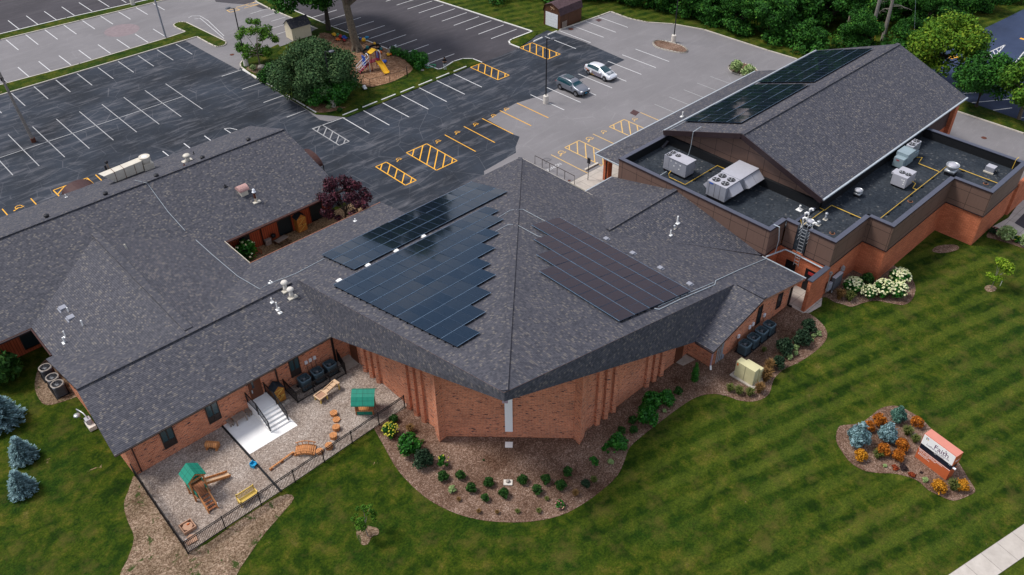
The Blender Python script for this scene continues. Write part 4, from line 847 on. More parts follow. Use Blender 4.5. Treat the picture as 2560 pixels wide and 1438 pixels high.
b = MB('unit_grey'); b.box(-2.35, -1.0, 0.3, -0.3, 1.0, 1.72, 'unit_grey', 'unit_light'); b.box(-0.3, -1.05, 0.3, 2.55, 1.05, 1.76, 'unit_grey', 'unit_light'); b.build('cabinet', t)
b = MB('black_metal'); b.box(-2.3, -0.9, 0, 2.4, 0.9, 0.3); b.build('curb_base', t)
for sg, x0, x1 in ((-1, -1.95, -0.35), (1, -2.1, -0.6), (-1, 0.2, 1.4), (-1, 1.45, 2.6)):
    b = MB('unit_light'); d0, d1 = (1.0, 1.55) if x0 < 0 else (1.05, 1.75)
    b.add([(x0, sg*d0, 1.6), (x1, sg*d0, 1.6), (x1, sg*d1, 0.95), (x0, sg*d1, 0.95), (x0, sg*d0, 0.6), (x1, sg*d0, 0.6)], [(0, 1, 2, 3), (3, 2, 5, 4), (0, 3, 4), (1, 5, 2)]); b.build('side_hood', t)
fans(t, [(-1.75, 0.5, 0.36), (-1.75, -0.45, 0.36), (-0.85, 0.5, 0.36), (-0.85, -0.45, 0.36)], 1.74)
b = MB('bright_blue'); b.ball((-2.37, 0.55, 1.6), 0.015, 0.24, 0.07, 'bright_blue'); b.build('blue_badge', t)
b = MB('dark_metal')
for y in (-0.4, 0.15, 0.75): b.box(-2.362, y-0.01, 0.35, -2.35, y+0.01, 1.68)
b.build('door_seam', t)
t = thing('rooftop_unit', 'pale boxy rooftop unit with two fans in front of the gutter', 'air conditioner', (71.0, 24.2, Z0), 0, 'rooftop units on the flat roof')
b = MB('unit_light'); b.box(-0.95, -0.65, 0.2, 0.85, 0.7, 1.25); b.box(-0.7, 0.7, 1.0, 0.2, 0.95, 1.2); b.build('cabinet', t); b = MB('black_metal'); b.box(-0.85, -0.6, 0, 0.8, 0.6, 0.2); b.build('curb_base', t)
fans(t, [(-0.25, 0.2, 0.27), (-0.25, -0.38, 0.27)], 1.27)
b = MB('white_pvc')
for y, z in ((-0.5, 0.9), (-0.3, 0.9), (-0.5, 0.7), (-0.5, 0.5)): b.box(-0.97, y, z, -0.953, y+0.13, z+0.1)
b.build('notice', t)
t = thing('rooftop_unit', 'teal-grey rooftop air handler with a stepped hood behind the two-fan unit', 'air conditioner', (74.3, 25.9, Z0), 0, 'rooftop units on the flat roof')
b = MB('teal_grey'); b.box(-0.5, -0.55, 0.2, 0.95, 0.6, 1.4); b.box(-1.15, -0.5, 0.2, -0.5, 0.45, 1.1); b.box(0.95, -0.4, 0.2, 2.3, 0.45, 0.75); b.build('cabinet', t); b = MB('black_metal'); b.box(-0.9, -0.45, 0, 2.2, 0.5, 0.2); b.build('curb_base', t)
b = MB('bright_red'); b.box(-1.17, -0.1, 0.85, -1.155, 0.2, 0.93); b.build('red_badge', t)
for x, lb in ((75.6, 'nearer silver condenser behind the teal air handler'), (76.5, 'farther silver condenser in the corner by the gutter')):
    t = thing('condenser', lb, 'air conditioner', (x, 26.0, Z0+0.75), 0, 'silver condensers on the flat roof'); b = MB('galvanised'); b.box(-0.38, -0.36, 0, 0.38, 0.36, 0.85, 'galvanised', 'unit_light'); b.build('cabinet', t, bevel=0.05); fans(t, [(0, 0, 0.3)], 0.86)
t = thing('condenser_hood', 'small grey hooded box alone at the far end of the flat roof', 'vent', (78.9, 19.6, Z0)); b = MB('unit_grey'); b.box(-0.35, -0.4, 0.12, 0.35, 0.4, 0.6, 'unit_grey', 'unit_light'); b.build('cabinet', t, bevel=0.02); b = MB('cream_metal'); b.box(-0.45, -0.45, 0, -0.3, 0.45, 0.12); b.box(0.3, -0.45, 0, 0.4, 0.45, 0.12); b.build('skid', t)
b = MB('black_rubber'); b.tube([(0.1, -0.4, 0.2), (0.0, -0.7, 0.05), (-0.3, -0.8, 0.04), (-0.4, -1.1, 0.04)], 0.03, None, 6); b.build('cable', t)
def exhaust(label, x, y, s, z=Z0, base='black_metal'):
    t = thing('exhaust_fan', label, 'exhaust fan', (x, y, z), 0, 'mushroom exhaust fans on the flat roof')
    b = MB(base); b.box(-0.42*s, -0.42*s, 0, 0.42*s, 0.42*s, 0.3*s, base); b.build('curb_base', t)
    b = MB('galvanised'); b.box(-0.45*s, -0.45*s, 0.3*s, 0.45*s, 0.45*s, 0.55*s); b.lathe((0, 0, 0.55*s), [(0.35*s, 0), (0.42*s, 0.12*s), (0.58*s, 0.3*s), (0.58*s, 0.5*s), (0.54*s, 0.5*s), (0.50*s, 0.32*s)], None, 20); b.build('housing', t, smooth=True)
    b = MB('unit_light'); b.lathe((0, 0, 0.75*s), [(0.42*s, 0), (0.42*s, 0.28*s), (0.3*s, 0.36*s), (0.1*s, 0.38*s)], None, 18); b.build('cap', t, smooth=True)
exhaust('large mushroom exhaust fan where the yellow pipes cross', 75.8, 21.95, 1.0)
exhaust('small mushroom exhaust fan alone near the long gutter', 66.3, 26.0, 0.62)
exhaust('small bright exhaust fan beside the roof ladder', 58.9, 26.35, 0.6)
def pipe(label, pts, r=0.035, mat='yellow_pipe', name='gas_pipe', cat='pipe', blocks=True):
    t = thing(name, label, cat, pts[0]); p0 = Vector(pts[0]); b = MB(mat); b.tube([Vector(p)-p0 for p in pts], r, mat, 6); b.build('pipe_run', t)
    if blocks:
        for a_, c_ in zip(pts[:-1], pts[1:]):
            a_, c_ = Vector(a_), Vector(c_); L_ = (c_-a_).length
            if abs(a_.z-c_.z) > 0.1: continue
            for k in range(int(L_/2.2)):
                q = a_+(c_-a_)*((k+0.6)/max(1, int(L_/2.2))*0.95)-p0; b = MB('black_rubber'); b.box(q.x-0.12, q.y-0.12, q.z-0.13, q.x+0.12, q.y+0.12, q.z-0.03); b.build('support_block', t)
    return t
zp = 5.0
pipe('yellow gas pipe bending between the two units by the gable wall', [(57.2, 39.9, 5.3), (56.6, 39.7, 5.3), (56.6, 39.6, zp), (56.6, 37.75, zp), (61.5, 37.75, zp), (61.5, 35.6, zp)])
pipe('yellow gas pipe running under the gable wall to the ladder', [(61.7, 33.3, zp), (61.7, 28.1, zp), (61.95, 28.0, zp), (61.95, 26.75, zp), (58.4, 26.75, zp), (58.4, 27.0, 5.5)])
pipe('short yellow gas pipe crossing the roof to the stepped parapet', [(61.95, 26.7, zp), (63.05, 26.7, zp), (63.05, 23.2, zp)])
pipe('longest yellow gas pipe along the flat roof to the big exhaust fan', [(64.2, 22.72, zp), (75.3, 22.72, zp), (77.15, 22.72, zp), (77.1, 17.9, zp)])
pipe('yellow gas branch pipe from the teal air handler', [(76.3, 25.5, zp), (76.3, 24.95, 5.2), (75.35, 24.8, zp), (75.3, 22.8, zp)])
pipe('short yellow gas branch pipe from the two-fan unit', [(71.4, 23.6, 5.3), (71.3, 23.15, 5.25), (70.8, 23.1, zp), (70.8, 22.75, zp)])
pipe('short yellow gas riser over the far parapet coping', [(80.6, 18.3, 5.0), (80.7, 18.3, 5.95), (81.3, 18.3, 5.95)], 0.03, 'yellow_pipe', 'gas_pipe', 'pipe', False)
def vent(name, label, x, y, z, h, r, mat='white_pvc', kind='pipe', group=None, lean=(0, 0)):
    t = thing(name, label, 'roof vent', (x, y, z-0.03), 0, group); b = MB(mat)
    if kind == 'pipe':
        b.tube([(0, 0, 0), (lean[0], lean[1], h)], r, mat, 8); b.build('pipe', t); b = MB(mat); b.box(-r*2.8, -r*2.8, -0.02, r*2.8, r*2.8, 0.06); b.build('flashing', t)
    elif kind == 'gooseneck':
        b.tube([(0, 0, 0), (0, 0, h), (0.05, -0.08, h+0.08), (0.1, -0.2, h+0.06), (0.1, -0.25, h-0.05)], r, mat, 8); b.build('pipe', t); b = MB('black_metal'); b.cyl((0, 0, -0.02), r*2, 0.1); b.build('flashing', t)
    elif kind == 'mushroom':
        b.lathe((0, 0, 0), [(r*1.3, -0.05), (r, h*0.3), (r*0.8, h*0.75)], mat, 14); b.build('pipe', t, smooth=True); b = MB(mat); b.lathe((0, 0, h*0.75), [(r*1.5, 0), (r*1.7, h*0.1), (r*1.2, h*0.25), (r*0.3, h*0.3)], mat, 16); b.build('cap', t, smooth=True)
        b = MB('cream_metal'); b.box(-r*2.2, -r*2, -0.08, r*2.2, r*2, 0.04); b.build('flashing', t)
    elif kind == 'turtle':
        b.lathe((0, 0, 0), [(r*0.6, 0), (r*0.6, h*0.4), (r*1.1, h*0.45), (r*1.1, h*0.8), (r*0.6, h)], mat, 16); b.build('dome', t, smooth=False); b = MB('black_metal'); b.cyl((0, 0, -0.05), r*0.8, h*0.3, None, 12); b.build('collar', t)
    elif kind == 'box':
        b.box(-r, -r, -0.05, r, r, h); b.build('hood', t, bevel=0.02); b = MB(mat); b.box(-r*1.4, -r*1.4, -0.03, r*1.4, r*1.4, 0.04); b.build('flashing', t)
    return t
def onr(px, py, fn): return onpl(px, py, fn)
gt_ = 'round black vents along the north ridge'
for px, py, lb in ((622, 353, 'round black roof vent nearest the right end of the north ridge'), (507, 398, 'round black roof vent right of the beige cone vent'), (392, 443, 'round black roof vent just right of the rooftop duct'), (265, 488, 'round black roof vent between the awning and the white conduit'), (118, 544, 'round black roof vent farthest left on the ridge')):
    vent('roof_vent', lb, *onr(px, py, zNW), 0.38, 0.2, 'dark_metal', 'turtle', gt_)
vent('roof_vent', 'beige cone shaped vent beside the thin black vent pipe', *onr(470, 403, zNW), 0.75, 0.22, 'cream_metal', 'mushroom')
vent('vent_pipe', 'thin short vent pipe at the awning edge of the north roof', *onr(166, 494, zNW), 0.4, 0.04, 'white_pvc')
vent('vent_pipe', 'thin dark vent pipe right of the beige cone vent', *onr(485, 386, zNW), 0.35, 0.04, 'dark_metal')
vent('vent_pipe', 'short rusty pipe stub below the beige cone vent', *onr(461, 414, zNW), 0.3, 0.035, 'rust')
t = thing('roof_cowl', 'pink shingled boxy cowl on the near slope above the courtyard', 'roof vent', onr(608, 483, zNS)); b = MB('cream_metal'); b.box(-0.35, -0.35, -0.2, 0.35, 0.35, 0.45); b.build('base', t)
b = MB('pink_shingle'); n = 8; vs = []
for i in range(n+1):
    a_ = math.pi*i/n; vs += [(-0.48, 0.5*math.cos(a_), 0.42+0.38*math.sin(a_)), (0.48, 0.5*math.cos(a_), 0.42+0.38*math.sin(a_))]
b.add(vs, [(2*i, 2*i+1, 2*i+3, 2*i+2) for i in range(n)]+[tuple(range(0, 2*n+2, 2)), tuple(range(2*n+1, 0, -2))]); b.build('barrel_top', t)
t = thing('flue', 'rusty streaked white flue pipe beside the pink cowl', 'roof vent', onr(640, 503, zNS)); b = MB('cream_metal'); b.tube([(0, 0, -0.1), (0, 0, 0.75)], 0.13, 'cream_metal', 12); b.build('pipe', t, smooth=True); b = MB('rust'); b.tube([(-0.02, -0.02, 0.35), (-0.02, -0.02, 0.9)], 0.125, None, 12); b.build('rusty_sleeve', t)
b = MB('white_metal'); b.lathe((0, 0, 0.9), [(0.13, 0), (0.2, 0.1), (0.08, 0.22), (0.14, 0.32), (0.05, 0.42)], None, 12); b.build('cap', t); b = MB('cream_metal'); b.box(-0.35, -0.3, -0.1, 0.35, 0.3, 0.0); b.build('flashing', t)
vent('vent_pipe', 'tiny dark stub vent left of the pink cowl', *onr(563, 466, zNS), 0.25, 0.06, 'dark_metal')
vent('vent_pipe', 'lone leaning white vent pipe beside the long ridge vent', *onr(318, 624, zCE), 0.55, 0.07, 'cream_metal', 'pipe', None, (-0.05, 0.08))
gw = 'white vent pipes on the cross wing slope'
vent('vent_pipe', 'upper white vent pipe between the two grey box vents', *onr(172, 781, zCW), 0.5, 0.055, 'white_pvc', 'pipe', gw)
vent('vent_pipe', 'right hand white vent pipe with a wide collar on the cross wing', *onr(208, 816, zCW), 0.62, 0.06, 'white_pvc', 'pipe', gw)
vent('vent_pipe', 'lowest short white vent pipe with a knob top on the cross wing', *onr(162, 857, zCW), 0.55, 0.065, 'white_pvc', 'pipe', gw)
vent('vent_pipe', 'slim white vent pipe just behind the knob topped one', *onr(164, 842, zCW), 0.6, 0.05, 'white_pvc', 'pipe', gw)
vent('box_vent', 'upper grey box vent on the cross wing slope', *onr(158, 772, zCW), 0.22, 0.26, 'unit_grey', 'box', 'grey box vents on the cross wing')
vent('box_vent', 'lower grey box vent on the cross wing slope', *onr(178, 796, zCW), 0.22, 0.26, 'unit_grey', 'box', 'grey box vents on the cross wing')
gm = 'cream mushroom vents at the fascia corner'
vent('mushroom_vent', 'cream mushroom vent at the ridge, upper left of the pair', *onr(714, 724, zSS), 0.85, 0.17, 'pale_stone', 'mushroom', gm)
vent('mushroom_vent', 'cream mushroom vent standing lower, right of the pair', *onr(729, 741, zSS), 0.85, 0.17, 'pale_stone', 'mushroom', gm)
vent('vent_pipe', 'small white capped vent by the white conduit bend', *onr(677, 708, zN), 0.3, 0.06)
vent('vent_pipe', 'shortest white pipe on the south wing slope', *onr(680, 756, zSS), 0.45, 0.05)
vent('vent_pipe', 'tall white pipe next to the stepped white pipe', *onr(694, 774, zSS), 0.75, 0.055)
vent('vent_pipe', 'stepped white pipe lowest on the south wing slope', *onr(700, 782, zSS), 0.55, 0.055)
vent('vent_pipe', 'tiny white vent near the long solar array edge', *onr(888, 553, zN), 0.3, 0.05)
vent('vent_pipe', 'taller white vent pipe on the link roof', *onr(1693, 558, zLS), 0.75, 0.07)
vent('vent_pipe', 'short white vent pipe lowest on the link roof', *onr(1676, 588, zLS), 0.55, 0.055)
vent('mushroom_vent', 'small round-topped silver vent between two white pipes on the link roof', *onr(1686, 571, zLS), 0.35, 0.07, 'galvanised', 'mushroom')
gb = 'small grey box vents right of the solar array'
for px, py, lb in ((1515, 598, 'small grey box vent just below the link ridge end'), (1581, 634, 'small grey box vent, second along the array edge'), (1650, 671, 'small grey box vent, third along the array edge'), (1723, 711, 'small grey box vent beside the lower array corner')):
    vent('box_vent', lb, *onr(px, py, zE), 0.16, 0.19, 'unit_grey', 'box', gb)
gb = 'small white box vents between the two left solar arrays'
for px, py, lb in ((849, 702, 'white box vent touching the stepped array corner'), (921, 664, 'white box vent lowest in the gap between arrays'), (992, 628, 'white box vent in the middle of the gap between arrays'), (1060, 592, 'white box vent highest in the gap between arrays')):
    vent('box_vent', lb, *onr(px, py, zN), 0.14, 0.16, 'white_pvc', 'box', gb)
vent('vent_pipe', 'bent white pipe on the entrance canopy roof', *onr(1706, 292, zGP), 0.6, 0.07)
for x, y, lb in ((60.6, 28.35, 'white stub pipe left of the roof curb'),): vent('vent_pipe', lb, x, y, Z0, 0.5, 0.09)
gg = 'white gooseneck pipes by the roof ladder'
for x, y, lb in ((59.9, 27.1, 'farthest white gooseneck pipe by the roof ladder'), (59.1, 27.05, 'middle white gooseneck pipe by the roof ladder'), (58.3, 26.75, 'nearest white gooseneck pipe by the roof ladder'), (58.65, 25.95, 'white gooseneck pipe right of the bright exhaust fan')): vent('vent_pipe', lb, x, y, Z0, 1.0 if y > 26 else 0.7, 0.09, 'white_pvc', 'gooseneck', gg)
vent('roof_vent', 'tall silver capped vent right of the ladder', 60.9, 26.0, Z0, 0.7, 0.09, 'galvanised', 'mushroom'); vent('roof_vent', 'shorter silver capped vent right of the ladder', 59.75, 26.0, Z0, 0.4, 0.1, 'galvanised', 'mushroom')
gd = 'roof drains on the flat roof'
for x, y, lb in ((59.45, 24.5, 'rusty roof drain near the ladder parapet'), (68.8, 22.3, 'rusty roof drain beside the longest yellow pipe'), (76.5, 18.95, 'rusty roof drain near the small grey hood')):
    t = thing('roof_drain', lb, 'drain', (x, y, Z0), 0, gd); b = MB('dark_tan'); b.cyl((0, 0, 0), 0.24, 0.015, None, 14); b.build('ring', t); b = MB('black_metal'); b.lathe((0, 0, 0.01), [(0.15, 0), (0.14, 0.08), (0.05, 0.13)], None, 10); b.build('strainer', t)
# rooftop kitchen duct on the north roof
dx, dy = 20.9, 76.1
t = thing('exhaust_duct', 'long weathered cream exhaust duct with a round fan, lying on the north roof', 'duct', (dx, dy, zNW(dx, dy)), 0)
b = MB('cream_metal')
zz = -zNW(dx, dy)
b.add([(-2.6, 0.45, 1.15), (1.3, 0.45, 1.3), (1.3, -0.4, 1.3), (-2.4, -0.4, 1.15), (-1.7, 0.45, 0.2), (1.2, 0.45, 0.25), (1.2, -0.4, 0.25), (-1.6, -0.4, 0.2)], [(3, 2, 1, 0), (0, 1, 5, 4), (2, 3, 7, 6), (3, 0, 4, 7), (1, 2, 6, 5), (4, 5, 6, 7)]); b.build('duct_body', t)
b = MB('cream_metal'); b.box(1.35, -0.45, 0.0, 2.3, 0.5, 0.75); b.lathe((1.75, 0, 0.75), [(0.4, 0), (0.5, 0.3), (0.52, 0.7), (0.46, 0.7)], None, 20); b.build('fan_housing', t)
b = MB('white_metal'); b.lathe((1.75, 0, 1.35), [(0.35, 0), (0.33, 0.08), (0.1, 0.14)], None, 16); b.build('cap', t)
b = MB('rust')
for x in (-1.4, -0.5, 0.5): b.box(x-0.02, -0.42, 0.2, x+0.02, 0.47, 1.245+0.02*x)
b.build('strap', t)
b = MB('dark_metal'); b.tube([(-1.2, 0.2, 0.2), (-1.2, 0.2, -0.4)], 0.05); b.tube([(0.8, 0.2, 0.3), (0.8, 0.2, -0.3)], 0.05); b.tube([(-1.6, -0.5, 0.15), (1.2, -0.5, 0.2)], 0.04); b.build('support_frame', t)
x, y = 19.9, 78.3
t = thing('service_mast', 'short wooden service mast with a weatherhead behind the rooftop duct', 'mast', (x, y, 2.9)); b = MB('old_wood'); b.tube([(0, 0, 0), (-0.1, 0.1, 2.3)], 0.09); b.build('mast', t); b = MB('dark_metal'); b.ball((-0.1, 0.1, 2.45), 0.17, 0.17, 0.17); b.box(-0.4, 0.0, 1.2, -0.25, 0.2, 2.2); b.build('weatherhead', t)
# conduits
def conduit(label, pts, r=0.02, mat='gutter_grey'):
    return pipe(label, pts, r, mat, 'conduit', 'conduit', False)
def rp(l, fn, dz=0.05): return [(lambda q: (q[0], q[1], q[2]+dz))(onpl(a_, b_, fn)) for a_, b_ in l]
conduit('long white conduit crossing the cross wing roof from the ridge', rp([(338, 452), (368, 459)], zNW)+rp([(371, 463), (420, 530), (463, 578)], zNS)+rp([(470, 583), (530, 637), (595, 692)], zCE)+rp([(650, 724), (680, 708), (740, 685), (812, 647)], zN))
conduit('upper white conduit looping over the church ridge', rp([(1238, 550), (1275, 527), (1292, 525)], zN)+rp([(1308, 525), (1366, 556)], zE))
conduit('lower white conduit looping over the church ridge', rp([(1233, 583), (1270, 563)], zN)+rp([(1290, 562), (1345, 592), (1358, 595)], zE))
conduit('grey conduit from the right solar array to the gymnasium wall', rp([(1636, 773), (1648, 775), (1700, 750), (1787, 713), (1789, 703), (1850, 675), (1915, 648)], zE), 0.035, 'gutter_grey')
conduit('thin white conduit beside it with a small kink', rp([(1645, 768), (1700, 743), (1783, 708)], zE), 0.025)
conduit('white conduit down the gymnasium fascia to the three-fan unit', [(62.2, 40.6, 7.75), (61.0, 40.6, 7.65), (60.95, 40.6, 6.2), (60.9, 40.7, 5.2), (59.6, 40.7, 5.0), (58.5, 40.7, 5.0)], 0.035, 'gutter_grey')
conduit('light grey conduit from the unit to the parapet', [(57.1, 40.3, 5.1), (55.1, 40.3, 5.05)], 0.04, 'gutter_grey')
conduit('pale conduit along the gymnasium eave above the solar arrays', [(61.5, 43.6, 6.55), (88.5, 43.6, 6.52)], 0.03)
conduit('grey conduit curving over the corner parapet beside the link roof', [(55.6, 27.9, 5.9), (55.7, 27.4, 5.85), (55.8, 27.25, 4.5), (55.75, 27.3, 3.2)], 0.045, 'gutter_grey')
conduit('fat grey conduit along the alley wall above the door', [(54.7, 27.5, 3.25), (56.8, 27.0, 3.2), (57.0, 26.5, 3.1), (57.0, 23.3, 3.0)], 0.07, 'gutter_grey')
# roof ladder
t = thing('ladder', 'galvanised wall ladder with side rails climbing to the flat roof', 'ladder', (57.0, 25.75, 0)); b = MB('galvanised')
for y in (-0.22, 0.22): b.tube([(-0.15, y, 2.1), (-0.15, y, 6.3), (0.3, y, 6.3)], 0.03, None, 6)
b.build('rail', t); b = MB('galvanised')
for k in range(12): b.tube([(-0.15, -0.22, 2.3+k*0.32), (-0.15, 0.22, 2.3+k*0.32)], 0.022, None, 5)
b.build('rung', t)
b = MB('galvanised')
for y in (-0.4, 0.45):
    for k in range(4): b.tube([(-0.1, y, 4.6+k*0.35), (0.5, y, 4.8+k*0.35)], 0.02, None, 5)
b.build('guard_bar', t)
# electrical gear and meters
t = thing('electrical_cabinet', 'dull grey electrical cabinets with conduits on the gymnasium brick wall', 'electrical box', (58.6, 22.98, 0)); b = MB('unit_grey'); b.box(-0.4, -0.35, 0.4, 0.9, 0, 1.7, 'ac_grey', 'unit_light'); b.build('cabinet', t, bevel=0.02)
b = MB('unit_grey'); b.box(-1.05, -0.25, 0.6, -0.5, 0, 1.35); b.build('meter_box', t, bevel=0.02); b = MB('galvanised'); b.tube([(-1.1, -0.1, 0.5), (-1.1, -0.1, 2.6)], 0.05); b.tube([(1.1, -0.1, 1.2), (1.1, -0.1, 2.2)], 0.05); b.box(-1.2, -0.2, 2.4, -1.0, 0, 2.65); b.box(0.95, -0.25, 1.7, 1.2, 0, 2.1); b.tube([(-0.2, -0.2, 0.4), (-0.2, -0.25, 0.05)], 0.07); b.build('conduit_pipe', t)
gme = 'white disconnect boxes by the condensers'
for x, z, lb in ((46.85, 0.95, 'white disconnect box left of the nearest right-side condenser'), (48.35, 1.0, 'lower of the paired white disconnect boxes'), (48.8, 1.05, 'upper of the paired white disconnect boxes'), (50.4, 1.05, 'white disconnect box above the farthest right-side condenser')):
    t = thing('disconnect_box', lb, 'electrical box', (x, 24.45, z), 0, gme); b = MB('white_metal'); b.box(-0.12, -0.14, 0, 0.12, 0, 0.34); b.build('box', t, bevel=0.03); b = MB('dark_metal'); b.tube([(0, -0.06, 0), (0.05, -0.08, -0.5)], 0.02, None, 5); b.build('whip_cable', t)
gme = 'white meter boxes above the fenced condensers'
for x, lb in ((20.25, 'left white box on the brick wall above the fenced condensers'), (20.62, 'middle white box on the brick wall above the fenced condensers'), (21.0, 'right white box on the brick wall above the fenced condensers')):
    t = thing('disconnect_box', lb, 'electrical box', (x, 45.2, 1.4), 0, gme); b = MB('white_metal'); b.box(-0.12, -0.1, 0, 0.12, 0, 0.3); b.build('box', t, bevel=0.01); b = MB('dark_metal'); b.tube([(0, -0.05, 0), (0.05, -0.06, -0.9)], 0.02, None, 5); b.build('whip_cable', t)
t = thing('conduit_riser', 'four pale riser pipes with a grey box at the east wing corner', 'pipe', (44.3, 24.45, 0))
for x, h in ((-0.25, 1.9), (0.0, 1.9), (0.25, 2.2), (0.42, 2.3)): b = MB('gutter_grey'); b.tube([(x, -0.08, 0.05), (x, -0.08, h)], 0.045, None, 6); b.box(x-0.07, -0.16, h, x+0.07, 0, h+0.22); b.build('riser', t)
b = MB('unit_grey'); b.box(0.35, -0.2, 0.15, 0.62, 0, 0.5); b.build('box', t)
t = thing('gas_meter', 'silver gas meter and regulator with pipes at the west gable corner', 'gas meter', (5.7, 52.2, 0)); b = MB('galvanised'); b.tube([(0, 0.9, 0), (0, 0.9, 1.0), (0.2, 0.2, 1.0), (0.3, -0.4, 0.7), (0.3, -0.6, 0.1)], 0.05); b.ball((-0.2, 0.45, 0.85), 0.25, 0.25, 0.12); b.build('pipework', t, smooth=True); b = MB('pale_stone'); b.box(0.0, -0.9, 0, 0.5, 0.1, 0.35); b.build('meter_base', t); b = MB('unit_light'); b.box(0.05, -0.5, 0.35, 0.45, 0.0, 0.75); b.build('meter', t, bevel=0.05)
# transformer / utility cabinet
t = thing('utility_cabinet', 'cream ground-mounted utility cabinet standing in the mulch bed', 'utility cabinet', (44.25, 21.8, 0)); b = MB('concrete'); b.box(-0.5, -1.1, 0, 0.95, 1.05, 0.1); b.build('pad', t)
b = MB('utility_cream'); b.box(-0.3, -0.85, 0.1, 0.32, 0.82, 1.55, 'utility_cream'); b.build('cabinet', t, bevel=0.02); b = MB('utility_cream'); b.box(0.34, -0.95, 0.1, 0.75, 0.45, 1.35); b.build('rear_cabinet', t, bevel=0.02); b = MB('dark_metal'); b.box(-0.315, -0.03, 0.15, -0.302, -0.015, 1.5); b.build('door_seam', t); b = MB('orange_plastic'); b.box(-0.315, 0.6, 1.2, -0.303, 0.72, 1.42); b.build('warning_sticker', t)
# condensers on the ground
def make_ac(mat, label, grp, x, y, z, s=0.46, h=0.92, r_=0):
    t = thing('condenser', label, 'air conditioner', (x, y, z), r_, grp)
    b = MB('black_rubber'); b.box(-s*1.12, -s*1.12, -0.02, s*1.12, s*1.12, 0.06); b.build('pad', t)
    n = 24; prof = []
    def sq(rad, zz): return [(rad*max(-0.92, min(0.92, 1.12*math.cos(2*math.pi*(j+0.5)/n))), rad*max(-0.92, min(0.92, 1.12*math.sin(2*math.pi*(j+0.5)/n))), zz) for j in range(n)]
    rings = [sq(s, 0.06), sq(s, h-0.1), sq(s*1.06, h-0.1), sq(s*1.06, h), sq(s*0.86, h+0.03)]
    b = MB(mat); vs = [v for q in rings for v in q]; b.add(vs, [(i*n+j, i*n+(j+1) % n, (i+1)*n+(j+1) % n, (i+1)*n+j) for i in range(4) for j in range(n)]); b.build('casing', t)
    b = MB('black_metal'); b.cyl((0, 0, h-0.28), s*0.86, 0.02, None, 20); b.build('fan_well', t)
    b = MB('ac_grey')
    for k in range(3):
        a_ = k*2.09; b.add([(0.05*math.cos(a_), 0.05*math.sin(a_), h-0.15), (s*0.75*math.cos(a_-0.4), s*0.75*math.sin(a_-0.4), h-0.1), (s*0.75*math.cos(a_+0.3), s*0.75*math.sin(a_+0.3), h-0.18)], [(0, 1, 2)])
    b.cyl((0, 0, h-0.25), 0.1, 0.16, 'galvanised', 10); b.build('fan', t)
    b = MB(mat)
    for k in range(1, 7): b.lathe((0, 0, h+0.0), [(s*0.13*k, 0.02), (s*0.13*k+0.008, 0.02)], mat, 20, False)
    for k in range(8): a_ = k*math.pi/4; b.beam((0, 0, h+0.02), (s*0.86*math.cos(a_), s*0.86*math.sin(a_), h+0.02), 0.012, 0.012)
    b.build('grille', t); b = MB('dark_metal')
    for k in range(12):
        a_ = -s*0.85+k*s*0.155
        for sg in (-1, 1): b.box(a_, sg*s*1.025-0.004, 0.15, a_+0.012, sg*s*1.025+0.004, h-0.15); b.box(sg*s*1.025-0.004, a_, 0.15, sg*s*1.025+0.004, a_+0.012, h-0.15)
    b.build('louvre', t)
    return t
gr = 'blue-grey condensers by the east wing wall'
for x, lb in ((46.75, 'nearest blue-grey condenser by the east wing, next to the riser pipes'), (47.9, 'second blue-grey condenser from the riser pipes'), (49.03, 'third blue-grey condenser from the riser pipes'), (50.12, 'farthest blue-grey condenser by the east wing')): make_ac('ac_blue', lb, gr, x, 23.65, 0)
gr = 'blue-grey condensers inside the black fence'
for x, lb in ((19.5, 'left blue-grey condenser inside the black fence enclosure'), (20.65, 'middle blue-grey condenser inside the black fence enclosure'), (21.8, 'right blue-grey condenser nearest the brick corner')): make_ac('ac_blue', lb, gr, x, 44.45, 0)
gr = 'dark condensers at the west gable'
for y, lb in ((56.75, 'nearest dark condenser with pale top rim at the west gable'), (57.75, 'middle dark condenser with pale top rim at the west gable'), (59.2, 'farthest dark condenser partly behind the west eave')):
    t = make_ac('ac_grey', lb, gr, 5.65, y, 0, 0.45, 1.0); b = MB('rock_grey'); b.lathe((0, 0, 1.0), [(0.44, -0.05), (0.475, 0.03), (0.39, 0.05), (0.38, 0.0)], None, 24, False); b.build('top_rim', t)

# ================================================================== FENCES
def fence(label, pts, h=1.25, post=2.3, pick=0.105, mat='black_metal', grp='black metal picket fences', skip=()):
    t = thing('metal_fence', label, 'fence', (*pts[0], 0), 0, grp); o0 = Vector((*pts[0], 0)); first = True
    for si, (a_, b_) in enumerate(zip(pts[:-1], pts[1:])):
        a_, b_ = Vector((*a_, 0))-o0, Vector((*b_, 0))-o0; L_ = (b_-a_).length; n = max(1, round(L_/post)); d = (b_-a_)/n
        for i in range(n+1):
            if i == 0 and not first: continue
            p = a_+d*i; mb = MB(mat); mb.box(p.x-0.035, p.y-0.035, 0, p.x+0.035, p.y+0.035, h+0.08); mb.build('post', t)
        first = False
        for i in range(n):
            p, q = a_+d*i, a_+d*(i+1); mb = MB(mat)
            for z in (0.1, h-0.15, h): mb.beam(p+Vector((0, 0, z)), q+Vector((0, 0, z)), 0.04, 0.045)
            k = int(d.length/pick)
            for j in range(1, k): r_ = p+(q-p)*j/k; mb.box(r_.x-0.011, r_.y-0.011, 0.05, r_.x+0.011, r_.y+0.011, h)
            mb.build('fence_panel', t)
    return t
fence('black picket fence along the lawn side of the playground', [(6.1, 36.93), (14.0, 37.1), (23.62, 37.45)])
fence('black picket fence down the left side of the playground', [(6.33, 45.1), (6.2, 41.0), (6.1, 36.98)])
